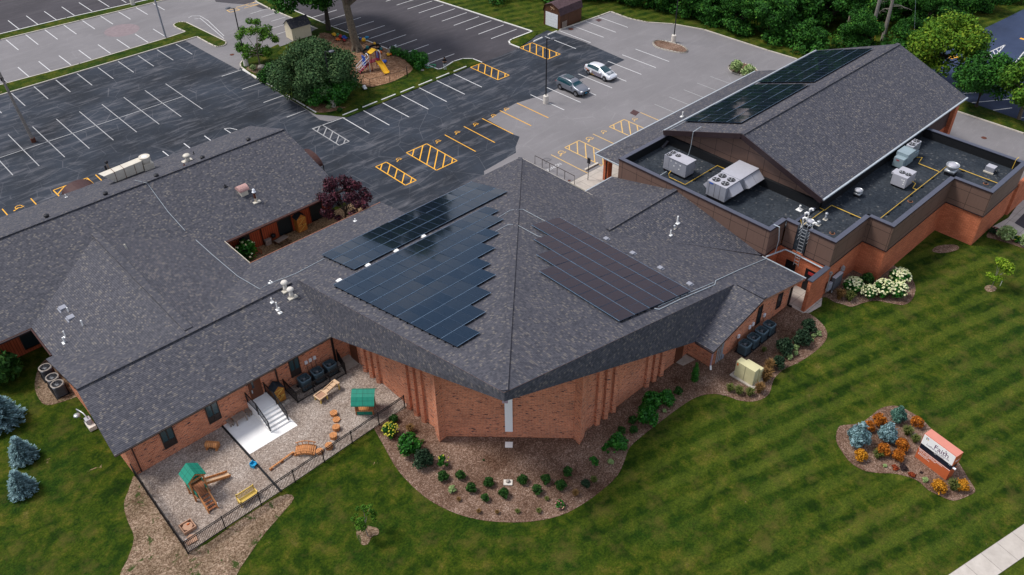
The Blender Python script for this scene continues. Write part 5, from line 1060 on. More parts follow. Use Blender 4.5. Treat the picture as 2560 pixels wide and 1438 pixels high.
fence('low black picket fence around the three condensers', [(18.15, 45.15), (18.13, 43.37), (22.5, 43.45), (22.9, 45.1)], 1.15, 1.5, 0.10)
def chain(label, pts, h=1.15):
    t = thing('chain_link_fence', label, 'fence', (*pts[0], 0.1), 0, 'dark chain link fences around the back playground'); o0 = Vector((*pts[0], 0))
    for a_, b_ in zip(pts[:-1], pts[1:]):
        a_, b_ = Vector((*a_, 0))-o0, Vector((*b_, 0))-o0; n = max(1, round((b_-a_).length/2.4)); d = (b_-a_)/n
        for i in range(n+1): p = a_+d*i; mb = MB('black_metal'); mb.tube([(p.x, p.y, 0), (p.x, p.y, h)], 0.035, None, 6); mb.build('post', t)
        mb = MB('black_metal')
        for z in (0.05, h): mb.tube([a_+Vector((0, 0, z)), b_+Vector((0, 0, z))], 0.022, None, 5)
        u_ = (b_-a_).normalized(); L_ = (b_-a_).length; s_ = 0.3; k = int(L_/s_)
        for j in range(k): 
            for sg in (0, 1):
                x0, x1 = (j*s_, (j+1)*s_) if sg else ((j+1)*s_, j*s_)
                mb.beam(a_+u_*x0+Vector((0, 0, 0.05)), a_+u_*x1+Vector((0, 0, h)), 0.006, 0.006)
        mb.build('mesh_panel', t)
chain('dark chain link fence on the lawn side of the back playground', P([(905, 213), (926, 222), (975, 210), (1018, 195), (1019, 188)]))
chain('dark chain link fence between the back playground and the parking stalls', P([(826, 88), (850, 90), (900, 108), (942, 124), (974, 137), (1035, 160)]))
b = MB('galvanised'); t = thing('handrail', 'brown pipe handrail along the ramp behind the church', 'handrail', (55.4, 55.5, 0)); b = MB('frame_bronze')
b.tube([(0, 0.6, 0), (0, 0.6, 1.0), (0, -5.2, 1.0), (0, -5.2, 0)], 0.035); b.build('top_rail', t)
for y in (-0.5, -1.6, -2.7, -3.8): b = MB('frame_bronze'); b.tube([(0, y, 0), (0, y, 1.0)], 0.03); b.build('post', t)
t = thing('concrete_kerb_block', 'long low concrete block at the walkway edge', 'kerb', (59.2, 51.4, 0)); b = MB('curb'); b.box(-1.0, -0.12, 0, 1.0, 0.12, 0.18); b.build('block', t, bevel=0.02)
t = thing('sign_post', 'thin dark bent post below the canopy corner', 'post', (57.0, 49.9, 0)); b = MB('dark_metal'); b.beam((0, 0, 0), (0, 0, 2.6), 0.05, 0.05); b.build('pole', t); b = MB('dark_metal'); b.box(-0.05, -0.18, 2.0, 0.05, 0.18, 2.6); b.build('sign_plate', t)

# wheel stops
def stop(x0, y0, x1, y1, label, grp):
    p, q = Vector((x0, y0, 0)), Vector((x1, y1, 0)); d = (q-p); o = thing('wheel_stop', label, 'wheel stop', tuple((p+q)/2), math.atan2(d.y, d.x), grp)
    L_ = d.length; b = MB('white_curb'); b.add([(-L_/2, -0.11, 0.01), (L_/2, -0.11, 0.01), (L_/2, 0.11, 0.01), (-L_/2, 0.11, 0.01), (-L_/2+0.03, -0.07, 0.14), (L_/2-0.03, -0.07, 0.14), (L_/2-0.03, 0.07, 0.14), (-L_/2+0.03, 0.07, 0.14)], [(0, 1, 5, 4), (1, 2, 6, 5), (2, 3, 7, 6), (3, 0, 4, 7), (4, 5, 6, 7)]); b.build('stop_block', o)
nm = ['first', 'second', 'third', 'fourth', 'fifth', 'sixth', 'seventh']
for k, x in enumerate((48.05, 50.9, 53.7, 56.6, 59.45, 62.3, 65.2)): stop(x-1.1, 79.75+0.02*k, x+1.1, 79.8+0.02*k, f'{nm[k]} concrete wheel stop from the white lamp base along the grass edge', 'wheel stops along the playground grass')
for k, y in enumerate((98.6, 96.3, 94.0, 91.7, 88.2, 85.9, 83.6)): 
    xa = 45.0+0.02*k; stop(xa, y-1.05, xa, y+1.05, f'{nm[k]} concrete wheel stop below the leafy young tree, counted from the lamp in the corner', 'wheel stops below the young tree')
stop(*at(1334, 105), *at(1356, 95), 'concrete wheel stop nearest the yellow hatching by the barn shed', 'wheel stops by the barn shed'); stop(*at(1370, 88), *at(1392, 79), 'concrete wheel stop on the asphalt in front of the barn shed', 'wheel stops by the barn shed')

# ================================================================== POLES
def lamp(label, x, y, h, base, az, z=0.0):
    t = thing('street_lamp', label, 'street lamp', (x, y, z), 0, 'parking lot lamps')
    if base: b = MB('pale_stone'); b.lathe((0, 0, 0), [(0.33, 0), (0.32, 0.95), (0.28, 1.0)], None, 18); b.build('concrete_base', t, smooth=False)
    b = MB('dark_metal'); b.tube([(0, 0, 0.9 if base else 0), (0, 0, h)], 0.075, None, 8); b.build('pole', t)
    c, s_ = math.cos(az), math.sin(az); b = MB('dark_metal'); b.tube([(0, 0, h-0.05), (0.5*c, 0.5*s_, h)], 0.04, None, 6)
    b.ball((0.75*c, 0.75*s_, h), 0.36, 0.28, 0.13, 'ac_grey'); b.build('lamp_head', t, smooth=True)
lamp('tall black lamp on a round concrete base left of the dark grey car', 66.35, 65.4, 8.0, True, -0.75)
lamp('tall black lamp on the oval mulch island by the woods', 91.6, 66.1, 8.0, True, 0.8, 0.1)
lamp('black lamp on a white base in front of the big dark bushes', 47.45, 82.4, 7.0, True, -0.75)
lamp('black lamp on a white base inside the corner of the young tree', 45.95, 100.4, 7.6, True, 2.4, 0.1)
x, y = at(333, 13); lamp('lamp with a white base on the far grass strip, pole cut by the top edge', x, y, 8, True, 0)
t = thing('utility_pole', 'leaning weathered wooden pole in the dark left parking lot', 'utility pole', (18.37, 98.92, 0)); b = MB('bark'); b.tube([(0, 0, 0), (-0.3, 0.25, 4.5), (-0.55, 0.5, 9.2)], 0.2, 'grey_bark', 10, 0.12); b.build('pole', t); b = MB('rust'); b.cyl((0, 0, 0), 0.26, 0.5, None, 12); b.build('rusty_base', t); b = MB('dark_metal'); b.box(-0.65, 0.3, 7.4, -0.35, 0.6, 7.8); b.tube([(-0.45, 0.4, 7.6), (-0.1, 0.1, 6.9)], 0.03, None, 5); b.build('bracket', t)
x, y = 42.63, 116.88
t = thing('utility_pole', 'slim grey metal pole standing in the middle grass strip', 'utility pole', (x, y, 0.08)); b = MB('unit_grey'); b.tube([(0, 0, 0), (-0.1, 0.1, 9.0)], 0.13, None, 10, 0.09); b.build('pole', t)
x, y = at(2172, 108); t = thing('utility_pole', 'tall pale wooden utility pole behind the gymnasium ridge', 'utility pole', (x, y, 0)); b = MB('grey_bark'); b.tube([(0, 0, 0), (0.1, 0.15, 13)], 0.26, None, 10, 0.16); b.build('pole', t); b = MB('dark_wood'); b.beam((-1.2, 0.1, 11.5), (1.2, 0.2, 11.5), 0.12, 0.14); b.build('cross_arm', t); b = MB('yellow_pipe'); b.tube([(1.0, -0.3, 0), (0.6, -0.1, 3.0)], 0.05); b.build('guy_guard', t)
x, y = at(2206, 102); t = thing('dead_tree', 'bare grey dead tree leaning among the evergreens behind the gymnasium', 'tree', (x, y, 0)); b = MB('grey_bark'); b.tube([(0, 0, 0), (0.3, 0.2, 5), (0.5, 0.5, 11)], 0.3, None, 8, 0.1); b.build('trunk', t); b = MB('grey_bark')
rg = random.Random(4)
for k in range(26):
    z = 4+k*0.27; a_ = rg.uniform(0, 6.28); L_ = rg.uniform(1.0, 3.4); p = Vector((0.4, 0.35, z)); q = p+Vector((L_*math.cos(a_), L_*math.sin(a_), rg.uniform(-1.2, 0.6))); b.tube([p, (p+q)/2+Vector((0, 0, 0.3)), q], 0.05, None, 4, 0.015)
    for _ in range(2): q2 = p+(q-p)*rg.uniform(0.4, 0.9); b.tube([q2, q2+Vector((rg.uniform(-0.8, 0.8), rg.uniform(-0.8, 0.8), rg.uniform(-0.6, 0.3)))], 0.02, None, 3, 0.008)
b.build('branches', t)
x, y = at(2112, 101); t = thing('utility_pole', 'short cut-off wooden post at the edge of the woods', 'utility pole', (x, y, 0)); b = MB('old_wood'); b.tube([(0, 0, 0), (0.05, 0.1, 3.4)], 0.17); b.build('pole', t)
x, y = at(2285, 118); t = thing('guy_wire', 'yellow guy wire guard slanting beside the woods', 'guy wire', (x, y, 0)); b = MB('yellow_pipe'); b.tube([(0, 0, 0), (-0.3, 0.5, 2.4)], 0.05); b.build('guard', t); b = MB('gutter_grey'); b.tube([(-0.3, 0.5, 2.4), (-1.0, 1.6, 8)], 0.015, None, 4); b.build('wire', t)

# ================================================================== FOLIAGE
NPR = np.random.default_rng(11)
def leaf_mesh(name, blobs, n, size, mat, spread=0.75, aspect=1.6, up=0.0, lo=0.45):
    """cloud of leaf-sized faces through the given ellipsoid boughs"""
    bl = np.array(blobs, float); vol = (bl[:, 3]*bl[:, 4]*bl[:, 5])**0.67; idx = NPR.choice(len(bl), n, p=vol/vol.sum())
    d = NPR.normal(size=(n, 3)); d /= np.linalg.norm(d, axis=1)[:, None]; r = lo+(1-lo)*NPR.random(n)**0.6
    r *= 1+0.12*NPR.normal(size=n)
    pos = bl[idx, :3]+d*bl[idx, 3:6]*r[:, None]; pos[:, 2] = np.maximum(pos[:, 2], 0.02)
    nn = d+spread*NPR.normal(size=(n, 3)); nn[:, 2] += up; nn /= np.linalg.norm(nn, axis=1)[:, None]
    t = np.cross(nn, NPR.normal(size=(n, 3))); t /= np.linalg.norm(t, axis=1)[:, None]; b = np.cross(nn, t)
    s = (size*(0.6+0.8*NPR.random(n)))[:, None]
    a = t*s*aspect*0.5; c = b*s*0.5
    v = np.stack([pos-a, pos-c*0.9+a*0.1, pos+a, pos+c*0.9-a*0.1], 1).reshape(-1, 3)
    return quad_mesh(name, v, n, mat)
def quad_mesh(name, v, n, mat):
    me = bpy.data.meshes.new(name); me.vertices.add(4*n); me.vertices.foreach_set('co', v.astype('f').ravel())
    me.loops.add(4*n); me.loops.foreach_set('vertex_index', np.arange(4*n, dtype='i')); me.polygons.add(n)
    me.polygons.foreach_set('loop_start', np.arange(0, 4*n, 4, dtype='i')); me.polygons.foreach_set('loop_total', np.full(n, 4, 'i'))
    me.materials.append(MATS[mat]); me.update(); me.validate(); return me
def dome(rx, h, k=14, seed=0, sub=0.42):
    rg = np.random.default_rng(seed); out = [(0, 0, h*0.5, rx*0.72, rx*0.72, h*0.45)]
    for i in range(k):
        a = rg.uniform(0, 6.28); e = rg.uniform(0.05, 1.45); s = sub*rg.uniform(0.7, 1.2)
        out.append((rx*0.68*math.cos(a)*math.cos(e), rx*0.68*math.sin(a)*math.cos(e), h*0.32+h*0.42*math.sin(e), rx*s, rx*s, h*s*0.62))
    return out
KINDS = {}
def kind(key, fn):
    if key not in KINDS: KINDS[key] = fn()
    return KINDS[key]
def kmesh(k, var):
    rs = {'yew': lambda: leaf_mesh('foliage', dome(0.5, 0.85, 16, var, 0.33), 900, 0.10, 'leaf_yew', 0.7),
          'bright': lambda: leaf_mesh('foliage', dome(0.5, 0.95, 16, var, 0.36), 1500, 0.085, 'leaf_bright', 0.7),
          'dark': lambda: leaf_mesh('foliage', dome(0.5, 0.9, 20, var, 0.36), 1500, 0.075, 'leaf_dark', 0.9),
          'pale': lambda: leaf_mesh('foliage', dome(0.5, 0.9, 14, var, 0.36), 1100, 0.09, 'leaf_pale', 0.8),
          'sparse': lambda: leaf_mesh('foliage', dome(0.5, 1.0, 9, var, 0.3)[1:], 420, 0.11, 'leaf_bright', 1.0),
          'orange': lambda: leaf_mesh('foliage', dome(0.5, 0.9, 26, var, 0.26), 1700, 0.065, 'leaf_orange', 0.8),
          'gold': lambda: leaf_mesh('foliage', dome(0.5, 0.9, 26, var, 0.26), 1700, 0.065, 'leaf_gold', 0.8),
          'red': lambda: leaf_mesh('foliage', dome(0.5, 0.6, 9, var, 0.36), 400, 0.12, 'leaf_red', 0.9),
          'black': lambda: leaf_mesh('foliage', dome(0.5, 0.6, 9, var, 0.36), 400, 0.12, 'leaf_black', 0.9),
          'column': lambda: leaf_mesh('foliage', [(0, 0, 0.35, 0.42, 0.42, 0.45), (0, 0, 0.9, 0.4, 0.4, 0.5), (0, 0, 1.5, 0.32, 0.32, 0.5), (0.02, 0, 2.1, 0.18, 0.18, 0.45)], 1500, 0.09, 'leaf_bright', 0.7),
          'grass': lambda: tuft(0.5, 0.9, 260, 'grass_blade', var), 'grass_brown': lambda: tuft(0.5, 1.1, 300, 'grass_brown', var),
          'spruce_globe': lambda: leaf_mesh('foliage', dome(0.5, 0.9, 30, var, 0.24)+[(0, 0, 0.85, 0.2, 0.2, 0.22), (0, 0, 1.0, 0.1, 0.1, 0.16)], 2600, 0.06, 'needle_green', 0.6, 2.4), 'spruce_blue': lambda: leaf_mesh('foliage', dome(0.5, 0.95, 34, var, 0.24)+[(0, 0, 0.9, 0.2, 0.2, 0.22), (0, 0, 1.08, 0.1, 0.1, 0.16)], 3000, 0.06, 'needle_blue', 0.6, 2.4),
          }
    return kind((k, var), rs[k])
def tuft(r, h, n, mat, seed):
    rg = np.random.default_rng(seed+50); a = rg.uniform(0, 2*np.pi, n); rr = rg.uniform(0, 0.3*r, n); out = rg.uniform(0.3, 1.0, n)*r; hh = h*rg.uniform(0.5, 1, n)
    p0 = np.stack([rr*np.cos(a), rr*np.sin(a), np.zeros(n)], 1); p1 = np.stack([out*0.55*np.cos(a), out*0.55*np.sin(a), hh*0.75], 1); p2 = np.stack([out*np.cos(a), out*np.sin(a), hh*0.8], 1)
    w = np.stack([-np.sin(a), np.cos(a), 0*a], 1)*0.022
    v = np.stack([p0-w, p0+w, p1+w*1.3, p1-w*1.3], 1).reshape(-1, 3); v2 = np.stack([p1-w*1.3, p1+w*1.3, p2+w*0.2, p2-w*0.2], 1).reshape(-1, 3)
    return quad_mesh('blades', np.concatenate([v, v2]), 2*n, mat)
def spruce_mesh(r, h, mat, seed, n):
    """cone of drooping branch sprays, each a ruff of short needled twigs"""
    rg = np.random.default_rng(seed+90); V = []
    tiers = 13
    for i in range(tiers):
        f = i/(tiers-1); z = h*(0.06+0.90*f); R_ = r*(1-f)**0.85+0.03*r; k = max(5, int(17*(1-f))+3)
        for j in range(k):
            a = 2*math.pi*(j+rg.uniform(-0.3, 0.3))/k+i*0.7; L_ = R_*rg.uniform(0.8, 1.12)
            m_ = max(5, int(n/ (tiers*12)))
            for q in range(m_):
                t = rg.uniform(0.25, 1.0); c = np.array([math.cos(a)*L_*t, math.sin(a)*L_*t, z-0.18*h*t*t*0.35+0.06*h*t]); tw = a+rg.uniform(-0.9, 0.9)
                d = np.array([math.cos(tw), math.sin(tw), rg.uniform(-0.1, 0.55)])*0.17*r*rg.uniform(0.8, 1.4)
                s = np.array([-math.sin(tw), math.cos(tw), rg.uniform(-0.5, 0.5)])*0.045*r
                V += [c-s, c+s, c+d+s*0.4, c+d-s*0.4]
    return quad_mesh('needles', np.array(V), len(V)//4, mat)
CNT = {}
def place(name, label, cat, px, py, dia_px, k, group=None, hs=1.0, z=0.0, flowers=None, var=None):
    """plant standing where it stands in the survey, with its measured width"""
    x, y = at(px, py, z+0.2); s = dia_px/ppm(x, y, z)
    x, y = at(px, py, z+0.38*s*hs)
    CNT[k] = CNT.get(k, 0)+1; v = CNT[k] % 3 if var is None else var
    o = bpy.data.objects.new(name, kmesh(k, v)); COL.objects.link(o); o.location = (x, y, z); o.scale = (s, s, s*hs); o.rotation_euler = (0, 0, (CNT[k]*1.9) % 6.28)
    tag(o, label, cat, group)
    if flowers:
        mt, n, sz = flowers
        me = kind(('fl', mt, n, sz), lambda: blooms(n, sz, mt)); f = bpy.data.objects.new('flowers', me); COL.objects.link(f); f.parent = o; f['kind'] = 'stuff'
    return o
def blooms(n, sz, mt):
    rg = np.random.default_rng(5); V = []
    for i in range(n):
        a = rg.uniform(0, 6.28); e = rg.uniform(0.15, 1.5); c = np.array([0.50*math.cos(a)*math.cos(e), 0.50*math.sin(a)*math.cos(e), 0.36+0.52*math.sin(e)])
        for q in range(5):
            d = rg.normal(size=3); d[2] = abs(d[2]); d /= np.linalg.norm(d); t = np.cross(d, rg.normal(size=3)); t /= np.linalg.norm(t); b = np.cross(d, t); cc = c+d*sz*0.35; t *= sz*0.55; b *= sz*0.55
            V += [cc-t, cc-b, cc+t, cc+b]
    return quad_mesh('flowers', np.array(V), len(V)//4, mt)
gy = 'small round yews in the front mulch bed'
for i, (px, py, d, lb) in enumerate([
    (1107, 1190, 30, 'small round yew farthest left in the front bed, just below the yellow-budded shrub'), (1150, 1189, 28, 'small round yew second from the left in the front bed'), (1177, 1219, 30, 'small round yew third from the left in the front bed'),
    (1222, 1205, 28, 'small round yew upper left of the little stone marker'), (1212, 1245, 24, 'smallest yellow-green yew, lowest left of the stone marker'), (1260, 1232, 30, 'small round yew just below left of the stone marker'),
    (1307, 1199, 28, 'small round yew right of the stone marker'), (1342, 1224, 30, 'small round yew lower right of the stone marker'), (1366, 1198, 29, 'small round yew in the upper middle right of the front bed'),
    (1403, 1213, 30, 'notched round yew right in the front bed'), (1419, 1179, 29, 'highest of the small round yews on the right of the front bed'),
    (1555, 1077, 24, 'dark round yew above the big glossy shrub by the right brick wall'), (1585, 1075, 23, 'dark round yew beside it, closer to the lawn'), (1582, 1050, 26, 'dark round yew tucked against the big shrub clump'), (1697, 978, 25, 'lone dark round yew left of the columnar evergreen'), (985, 1048, 25, 'dark low shrub at the fence corner by the brick fins')]):
    place('yew_shrub', lb, 'shrub', px, py, d*1.08, 'yew', gy)
gb = 'glossy green shrubs along the brick walls'
for px, py, d, k, lb in [(1023, 1113, 58, 'bright', 'large glossy green shrub left of the brick pier'), (1543, 1110, 50, 'bright', 'large glossy green shrub below the right brick pier'), (1616, 1040, 56, 'bright', 'lowest and broadest shrub of the clump beside the right wall'), (1629, 1003, 46, 'bright', 'middle shrub of the clump with yellow tips'), (1664, 998, 44, 'bright', 'rightmost upright shrub of the clump beside the right wall')]:
    place('glossy_shrub', lb, 'shrub', px, py, d*1.1, k, gb)
place('viburnum_shrub', 'large grey-green spiky shrub below the glossy shrub on the left', 'shrub', 1058, 1148, 56, 'dark')
place('flowering_shrub', 'yellow-green flowering shrub beside the playground fence corner', 'shrub', 976, 1076, 42, 'bright', None, 1.0, 0, ('bloom_yellow', 60, 0.09))
place('weedy_shrub', 'brownish straggly shrub between the fence corner and the glossy shrub', 'shrub', 1026, 1073, 26, 'grass_brown')
place('budding_shrub', 'thin light green shrub with yellow buds left in the front bed', 'shrub', 1108, 1155, 36, 'sparse', None, 1.0, 0, ('bloom_yellow', 6, 0.09))
place('rose_shrub', 'thin green rose shrub right in the front bed', 'shrub', 1482, 1156, 32, 'sparse'); place('rose_shrub', 'pink-flowered rose shrub at the lower right of the front bed', 'shrub', 1400, 1261, 30, 'sparse', None, 0.8, 0, ('bloom_pink', 10, 0.1))
place('rose_shrub', 'ragged small shrub touching the large glossy shrub by the lawn', 'shrub', 1517, 1122, 30, 'sparse')
gt_ = 'low tufts scattered in the front mulch bed'
for px, py, d, k, lb in [(1130, 1223, 22, 'pale', 'pale silvery tuft in the left of the front bed'), (1147, 1249, 15, 'grass_brown', 'tiny brown tuft below the silvery tuft'), (1197, 1279, 16, 'grass_brown', 'brown tuft near the bed edge, left'), (1243, 1281, 15, 'grass_brown', 'brown tuft near the bed edge, centre'), (1294, 1278, 17, 'grass', 'green and brown tuft at the lower edge of the front bed'), (1347, 1277, 19, 'grass', 'low green tuft right of the green and brown one'),
                         (1367, 1247, 16, 'grass', 'little green tuft below the middle yews'), (1439, 1234, 22, 'grass_brown', 'reddish brown tuft at the right of the front bed'), (1463, 1209, 27, 'dark', 'dull green low plant at the right of the front bed'), (1485, 1199, 24, 'grass', 'grassy plant next to the dull green one'), (1526, 1155, 19, 'pale', 'pale yellow grass clump by the bed edge'), (1209, 1150, 7, 'yew', 'single tiny green sprout in the empty mulch'), (1056, 1103, 14, 'grass', 'green weed at the foot of the left brick pier'), (1661, 1027, 13, 'pale', 'pale yellow plant beside the shrub clump by the right wall')]:
    place('garden_plant', lb, 'plant', px, py, d, k, gt_, 0.8)
place('columnar_evergreen', 'narrow columnar evergreen standing by the brick corner', 'shrub', 1737, 945, 24, 'column', None, 1.0)
ga = 'dark shrubs in the bed below the condensers'
for px, py, d, lb in [(2021, 817, 44, 'dark shrub farthest back in the condenser bed'), (2006, 846, 49, 'second dark shrub from the back in the condenser bed'), (1960, 868, 51, 'broad dark shrub nearest the condensers'), (1947, 907, 40, 'front dark shrub beside the brown grasses')]:
    place('dark_shrub', lb, 'shrub', px, py, d, 'dark', ga)
gl_ = 'pale green perennials between the dark shrubs'
for px, py, d, lb in [(2046, 834, 18, 'bright green perennial at the bed tip'), (2033, 839, 14, 'upper pale perennial beside the second dark shrub'), (2031, 850, 11, 'smallest pale perennial beside the second dark shrub'), (1990, 869, 18, 'upper pale perennial by the broad dark shrub'), (1989, 883, 16, 'middle pale perennial by the broad dark shrub'), (1974, 892, 20, 'lowest pale perennial by the broad dark shrub')]: place('perennial', lb, 'plant', px, py, d, 'pale', gl_, 0.8)
gs_ = 'tufts of ornamental grass around the cream cabinet'
for px, py, d, k, lb in [(1825, 970, 28, 'grass', 'leftmost grass tuft below the cream cabinet'), (1848, 976, 30, 'grass', 'second grass tuft below the cream cabinet'), (1875, 980, 30, 'grass', 'third grass tuft below the cream cabinet'), (1899, 972, 34, 'grass_brown', 'brown grass tuft at the corner of the cream cabinet'), (1916, 940, 42, 'grass_brown', 'tall brown grass right of the cream cabinet'), (1924, 915, 34, 'grass_brown', 'upper brown grass behind the front dark shrub'), (1910, 874, 17, 'grass', 'small weed between condensers and dark shrub')]: place('reed_clump', lb, 'plant', px, py, d, k, gs_, 1.0)
gh = 'cream flowering hydrangeas at the gymnasium corner'
for px, py, d, lb in [(2134, 715, 47, 'leftmost cream hydrangea at the gymnasium corner'), (2171, 731, 40, 'lowest cream hydrangea of the row'), (2210, 722, 50, 'middle cream hydrangea with a green top'), (2250, 694, 50, 'highest cream hydrangea near the lawn'), (2245, 727, 48, 'lower right cream hydrangea')]:
    place('hydrangea', lb, 'shrub', px, py, d, 'bright', gh, 0.95, 0, ('bloom_cream', 90, 0.10))
place('green_shrub', 'plain green shrub behind the hydrangeas against the brick', 'shrub', 2169, 700, 42, 'yew')
place('reed_clump', 'left brown grass clump below the electrical cabinets', 'plant', 2100, 738, 32, 'grass_brown'); place('reed_clump', 'right olive grass clump beside the leftmost hydrangea', 'plant', 2126, 741, 34, 'grass')
place('pale_shrub', 'pale green rounded shrub by the service walk', 'shrub', 2518, 586, 44, 'pale'); place('pale_shrub', 'pale shrub cut by the right edge of the picture', 'shrub', 2563, 602, 36, 'pale'); place('dark_plant', 'dark plant with pink blooms at the brick corner', 'plant', 2486, 577, 26, 'dark', None, 0.7, 0, ('bloom_pink', 8, 0.12)); place('daylily', 'low plant with yellow flowers between the pale shrubs', 'plant', 2546, 599, 24, 'bright', None, 0.7, 0, ('bloom_yellow', 14, 0.12))
go = 'rounded orange shrubs in the sign bed'
for px, py, d, k, lb in [(2198, 1050, 40, 'orange', 'orange shrub at the upper left of the sign bed'), (2292, 1056, 38, 'orange', 'orange shrub at the upper right, behind the sign'), (2172, 1066, 36, 'orange', 'orange shrub half hidden behind the largest blue spruce'), (2152, 1139, 39, 'gold', 'golden shrub alone at the left tip of the sign bed'), (2208, 1125, 42, 'orange', 'orange shrub with a grass tuft in front'), (2255, 1113, 41, 'orange', 'orange shrub nearest the left edge of the sign'), (2246, 1139, 38, 'orange', 'orange shrub in the middle, above the red plants'), (2347, 1217, 44, 'gold', 'golden shrub below the right corner of the sign'), (2405, 1214, 40, 'gold', 'golden shrub at the right tip of the sign bed')]: place('orange_shrub', lb, 'shrub', px, py, d, k, go)
place('dwarf_spruce', 'green-blue dwarf spruce at the top of the sign bed', 'shrub', 2246, 1040, 46, 'spruce_globe'); place('dwarf_spruce', 'largest blue dwarf spruce at the left of the sign bed', 'shrub', 2147, 1093, 66, 'spruce_blue'); place('dwarf_spruce', 'medium blue dwarf spruce in the middle of the sign bed', 'shrub', 2218, 1087, 54, 'spruce_blue')
gg = 'grass tufts in the sign bed'
for px, py, d, lb in [(2270, 1077, 34, 'olive grass tuft behind the left end of the sign'), (2289, 1097, 30, 'olive grass tuft touching the sign'), (2196, 1136, 32, 'grass tuft in front of the orange shrub'), (2386, 1213, 40, 'grass tuft between the two golden shrubs')]: place('reed_clump', lb, 'plant', px, py, d, 'grass', gg)
for px, py, d, k, lb in [(2239, 1168, 21, 'red', 'small red-leaved plant, left one in front of the sign'), (2260, 1167, 25, 'black', 'near-black leafy plant between the two red ones'), (2279, 1186, 22, 'red', 'small red-leaved plant, right one in front of the sign'), (2303, 1181, 10, 'black', 'tiny dark plant nearest the sign front'), (2314, 1200, 18, 'pale', 'pale sprawling plant at the bed edge below the sign'), (2213, 1165, 12, 'pale', 'tiny pale plant left of the red ones')]: place('leafy_plant', lb, 'plant', px, py, d, k, 'small leafy plants in the sign bed', 0.7)
def rock(label, px, py, d, hs=0.6):
    x, y = at(px, py); s = d/ppm(x, y)/2; b = MB('rock_grey'); b.ball((0, 0, s*hs*0.6), s, s*0.8, s*hs, None, 9, 6); rg = random.Random(px); b.v = [(v[0]*rg.uniform(0.8, 1.15), v[1]*rg.uniform(0.8, 1.15), v[2]*rg.uniform(0.85, 1.1)) for v in b.v]; o = b.build('rock'); o.location = (x, y, 0.0); tag(o, label, 'rock')
rock('pale boulder beside the sign in the mulch bed', 2286, 1090, 16); rock('flat boulder in the stone bed below the young tree', 654, 172, 22); rock('pale stone among the plants at the black fence post of the back playground', 1056, 178, 10)
for px, py, k, d, lb in [(1841, 167, 'pale', 38, 'left pale green shrub on the half hidden traffic island'), (1872, 179, 'pale', 38, 'right pale green shrub on the half hidden traffic island')]: place('pale_shrub', lb, 'shrub', px, py, d, k, 'pale shrubs on the traffic island', 0.9, 0.1)
place('courtyard_shrub', 'leafy green shrub with white flowers in the courtyard corner', 'shrub', 617, 632, 58, 'bright', None, 1.1, 0, ('bloom_cream', 14, 0.08))
# spruces on the left lawn
for px, py, d, k, lb in [(8, 1032, 100, 'spruce_blue', 'big dark blue spruce cut by the left edge of the picture'), (64, 1130, 66, 'spruce_blue', 'upper of the two young blue spruces on the left lawn'), (62, 1212, 66, 'spruce_blue', 'lower of the two young blue spruces on the left lawn')]:
    x, y = at(px, py+d*0.28); s = d/ppm(x, y)*0.98; t = thing('blue_spruce', lb, 'tree', (x, y, 0), 0.7*d, 'blue spruces on the left lawn')
    o = bpy.data.objects.new('crown', kind(('bigspruce', d > 80), lambda: spruce_mesh(0.5, 1.25, 'needle_blue', d, 5200))); COL.objects.link(o); o.parent = t; o.scale = (s, s, s)
    b = MB('dark_bark'); b.tube([(0, 0, 0), (0, 0, s*0.95)], 0.06*s, None, 7, 0.02*s); b.build('trunk', t)
place('dark_evergreen', 'dark evergreen shrub in the shade of the north wing, left edge', 'shrub', 5, 925, 90, 'yew', None, 1.3)

# ---- trees
def crown_blobs(R_, H_, k, seed, base=0.25, sub=0.34, flat=0.8):
    rg = np.random.default_rng(seed); out = []
    for i in range(k):
        a = rg.uniform(0, 6.28); u = rg.uniform(-0.9, 1); q = math.sqrt(max(0, 1-u*u))*rg.uniform(0.55, 0.95)
        s = sub*rg.uniform(0.7, 1.25); out.append((R_*q*math.cos(a), R_*q*math.sin(a), H_*(base+(1-base)*0.5*(1+u*0.85)), R_*s, R_*s, R_*s*flat))
    return out
def tree(label, x, y, H_, R_, mat, n, size, seed, kk=26, trunk=0.18, base=0.25, group=None, z=0.0, name='tree', barkm='dark_bark', sub=0.34, key=None, lo=0.45, up=0.3):
    t = thing(name, label, 'tree', (x, y, z), (seed*1.3) % 6.28, group)
    bl = crown_blobs(R_, H_, kk, seed, base, sub)
    me = kind(key or ('tree', seed, mat), lambda: leaf_mesh('crown', bl, n, size, mat, 0.8, 1.5, up, lo)); o = bpy.data.objects.new('crown', me); COL.objects.link(o); o.parent = t
    def tk():
        b = MB(barkm); rg = random.Random(seed); th_ = H_*(base+0.25); b.tube([(0, 0, 0), (rg.uniform(-0.1, 0.1), rg.uniform(-0.1, 0.1), th_*0.5), (0, 0, th_)], trunk, None, 8, trunk*0.6)
        for q in bl[:max(6, kk//3)]:
            s = Vector((0, 0, th_*rg.uniform(0.55, 1.0))); e_ = Vector(q[:3]); b.tube([s, s.lerp(e_, 0.5)+Vector((0, 0, 0.1*H_*rg.uniform(-0.3, 0.5))), e_], trunk*0.42, None, 5, trunk*0.12)
        o = b.build('trunk'); m_ = o.data; bpy.data.objects.remove(o); return m_
    o = bpy.data.objects.new('trunk', kind(('trunk', key or seed), tk)); COL.objects.link(o); o.parent = t; return t
x, y = at(650, 165); tree('airy young tree with multiple stems beside the corner lamp', x, y, 6.2, 3.0, 'leaf_yellow_green', 5200, 0.17, 21, 34, 0.12, 0.12, None, 0.09, 'young_tree', 'bark', 0.20)
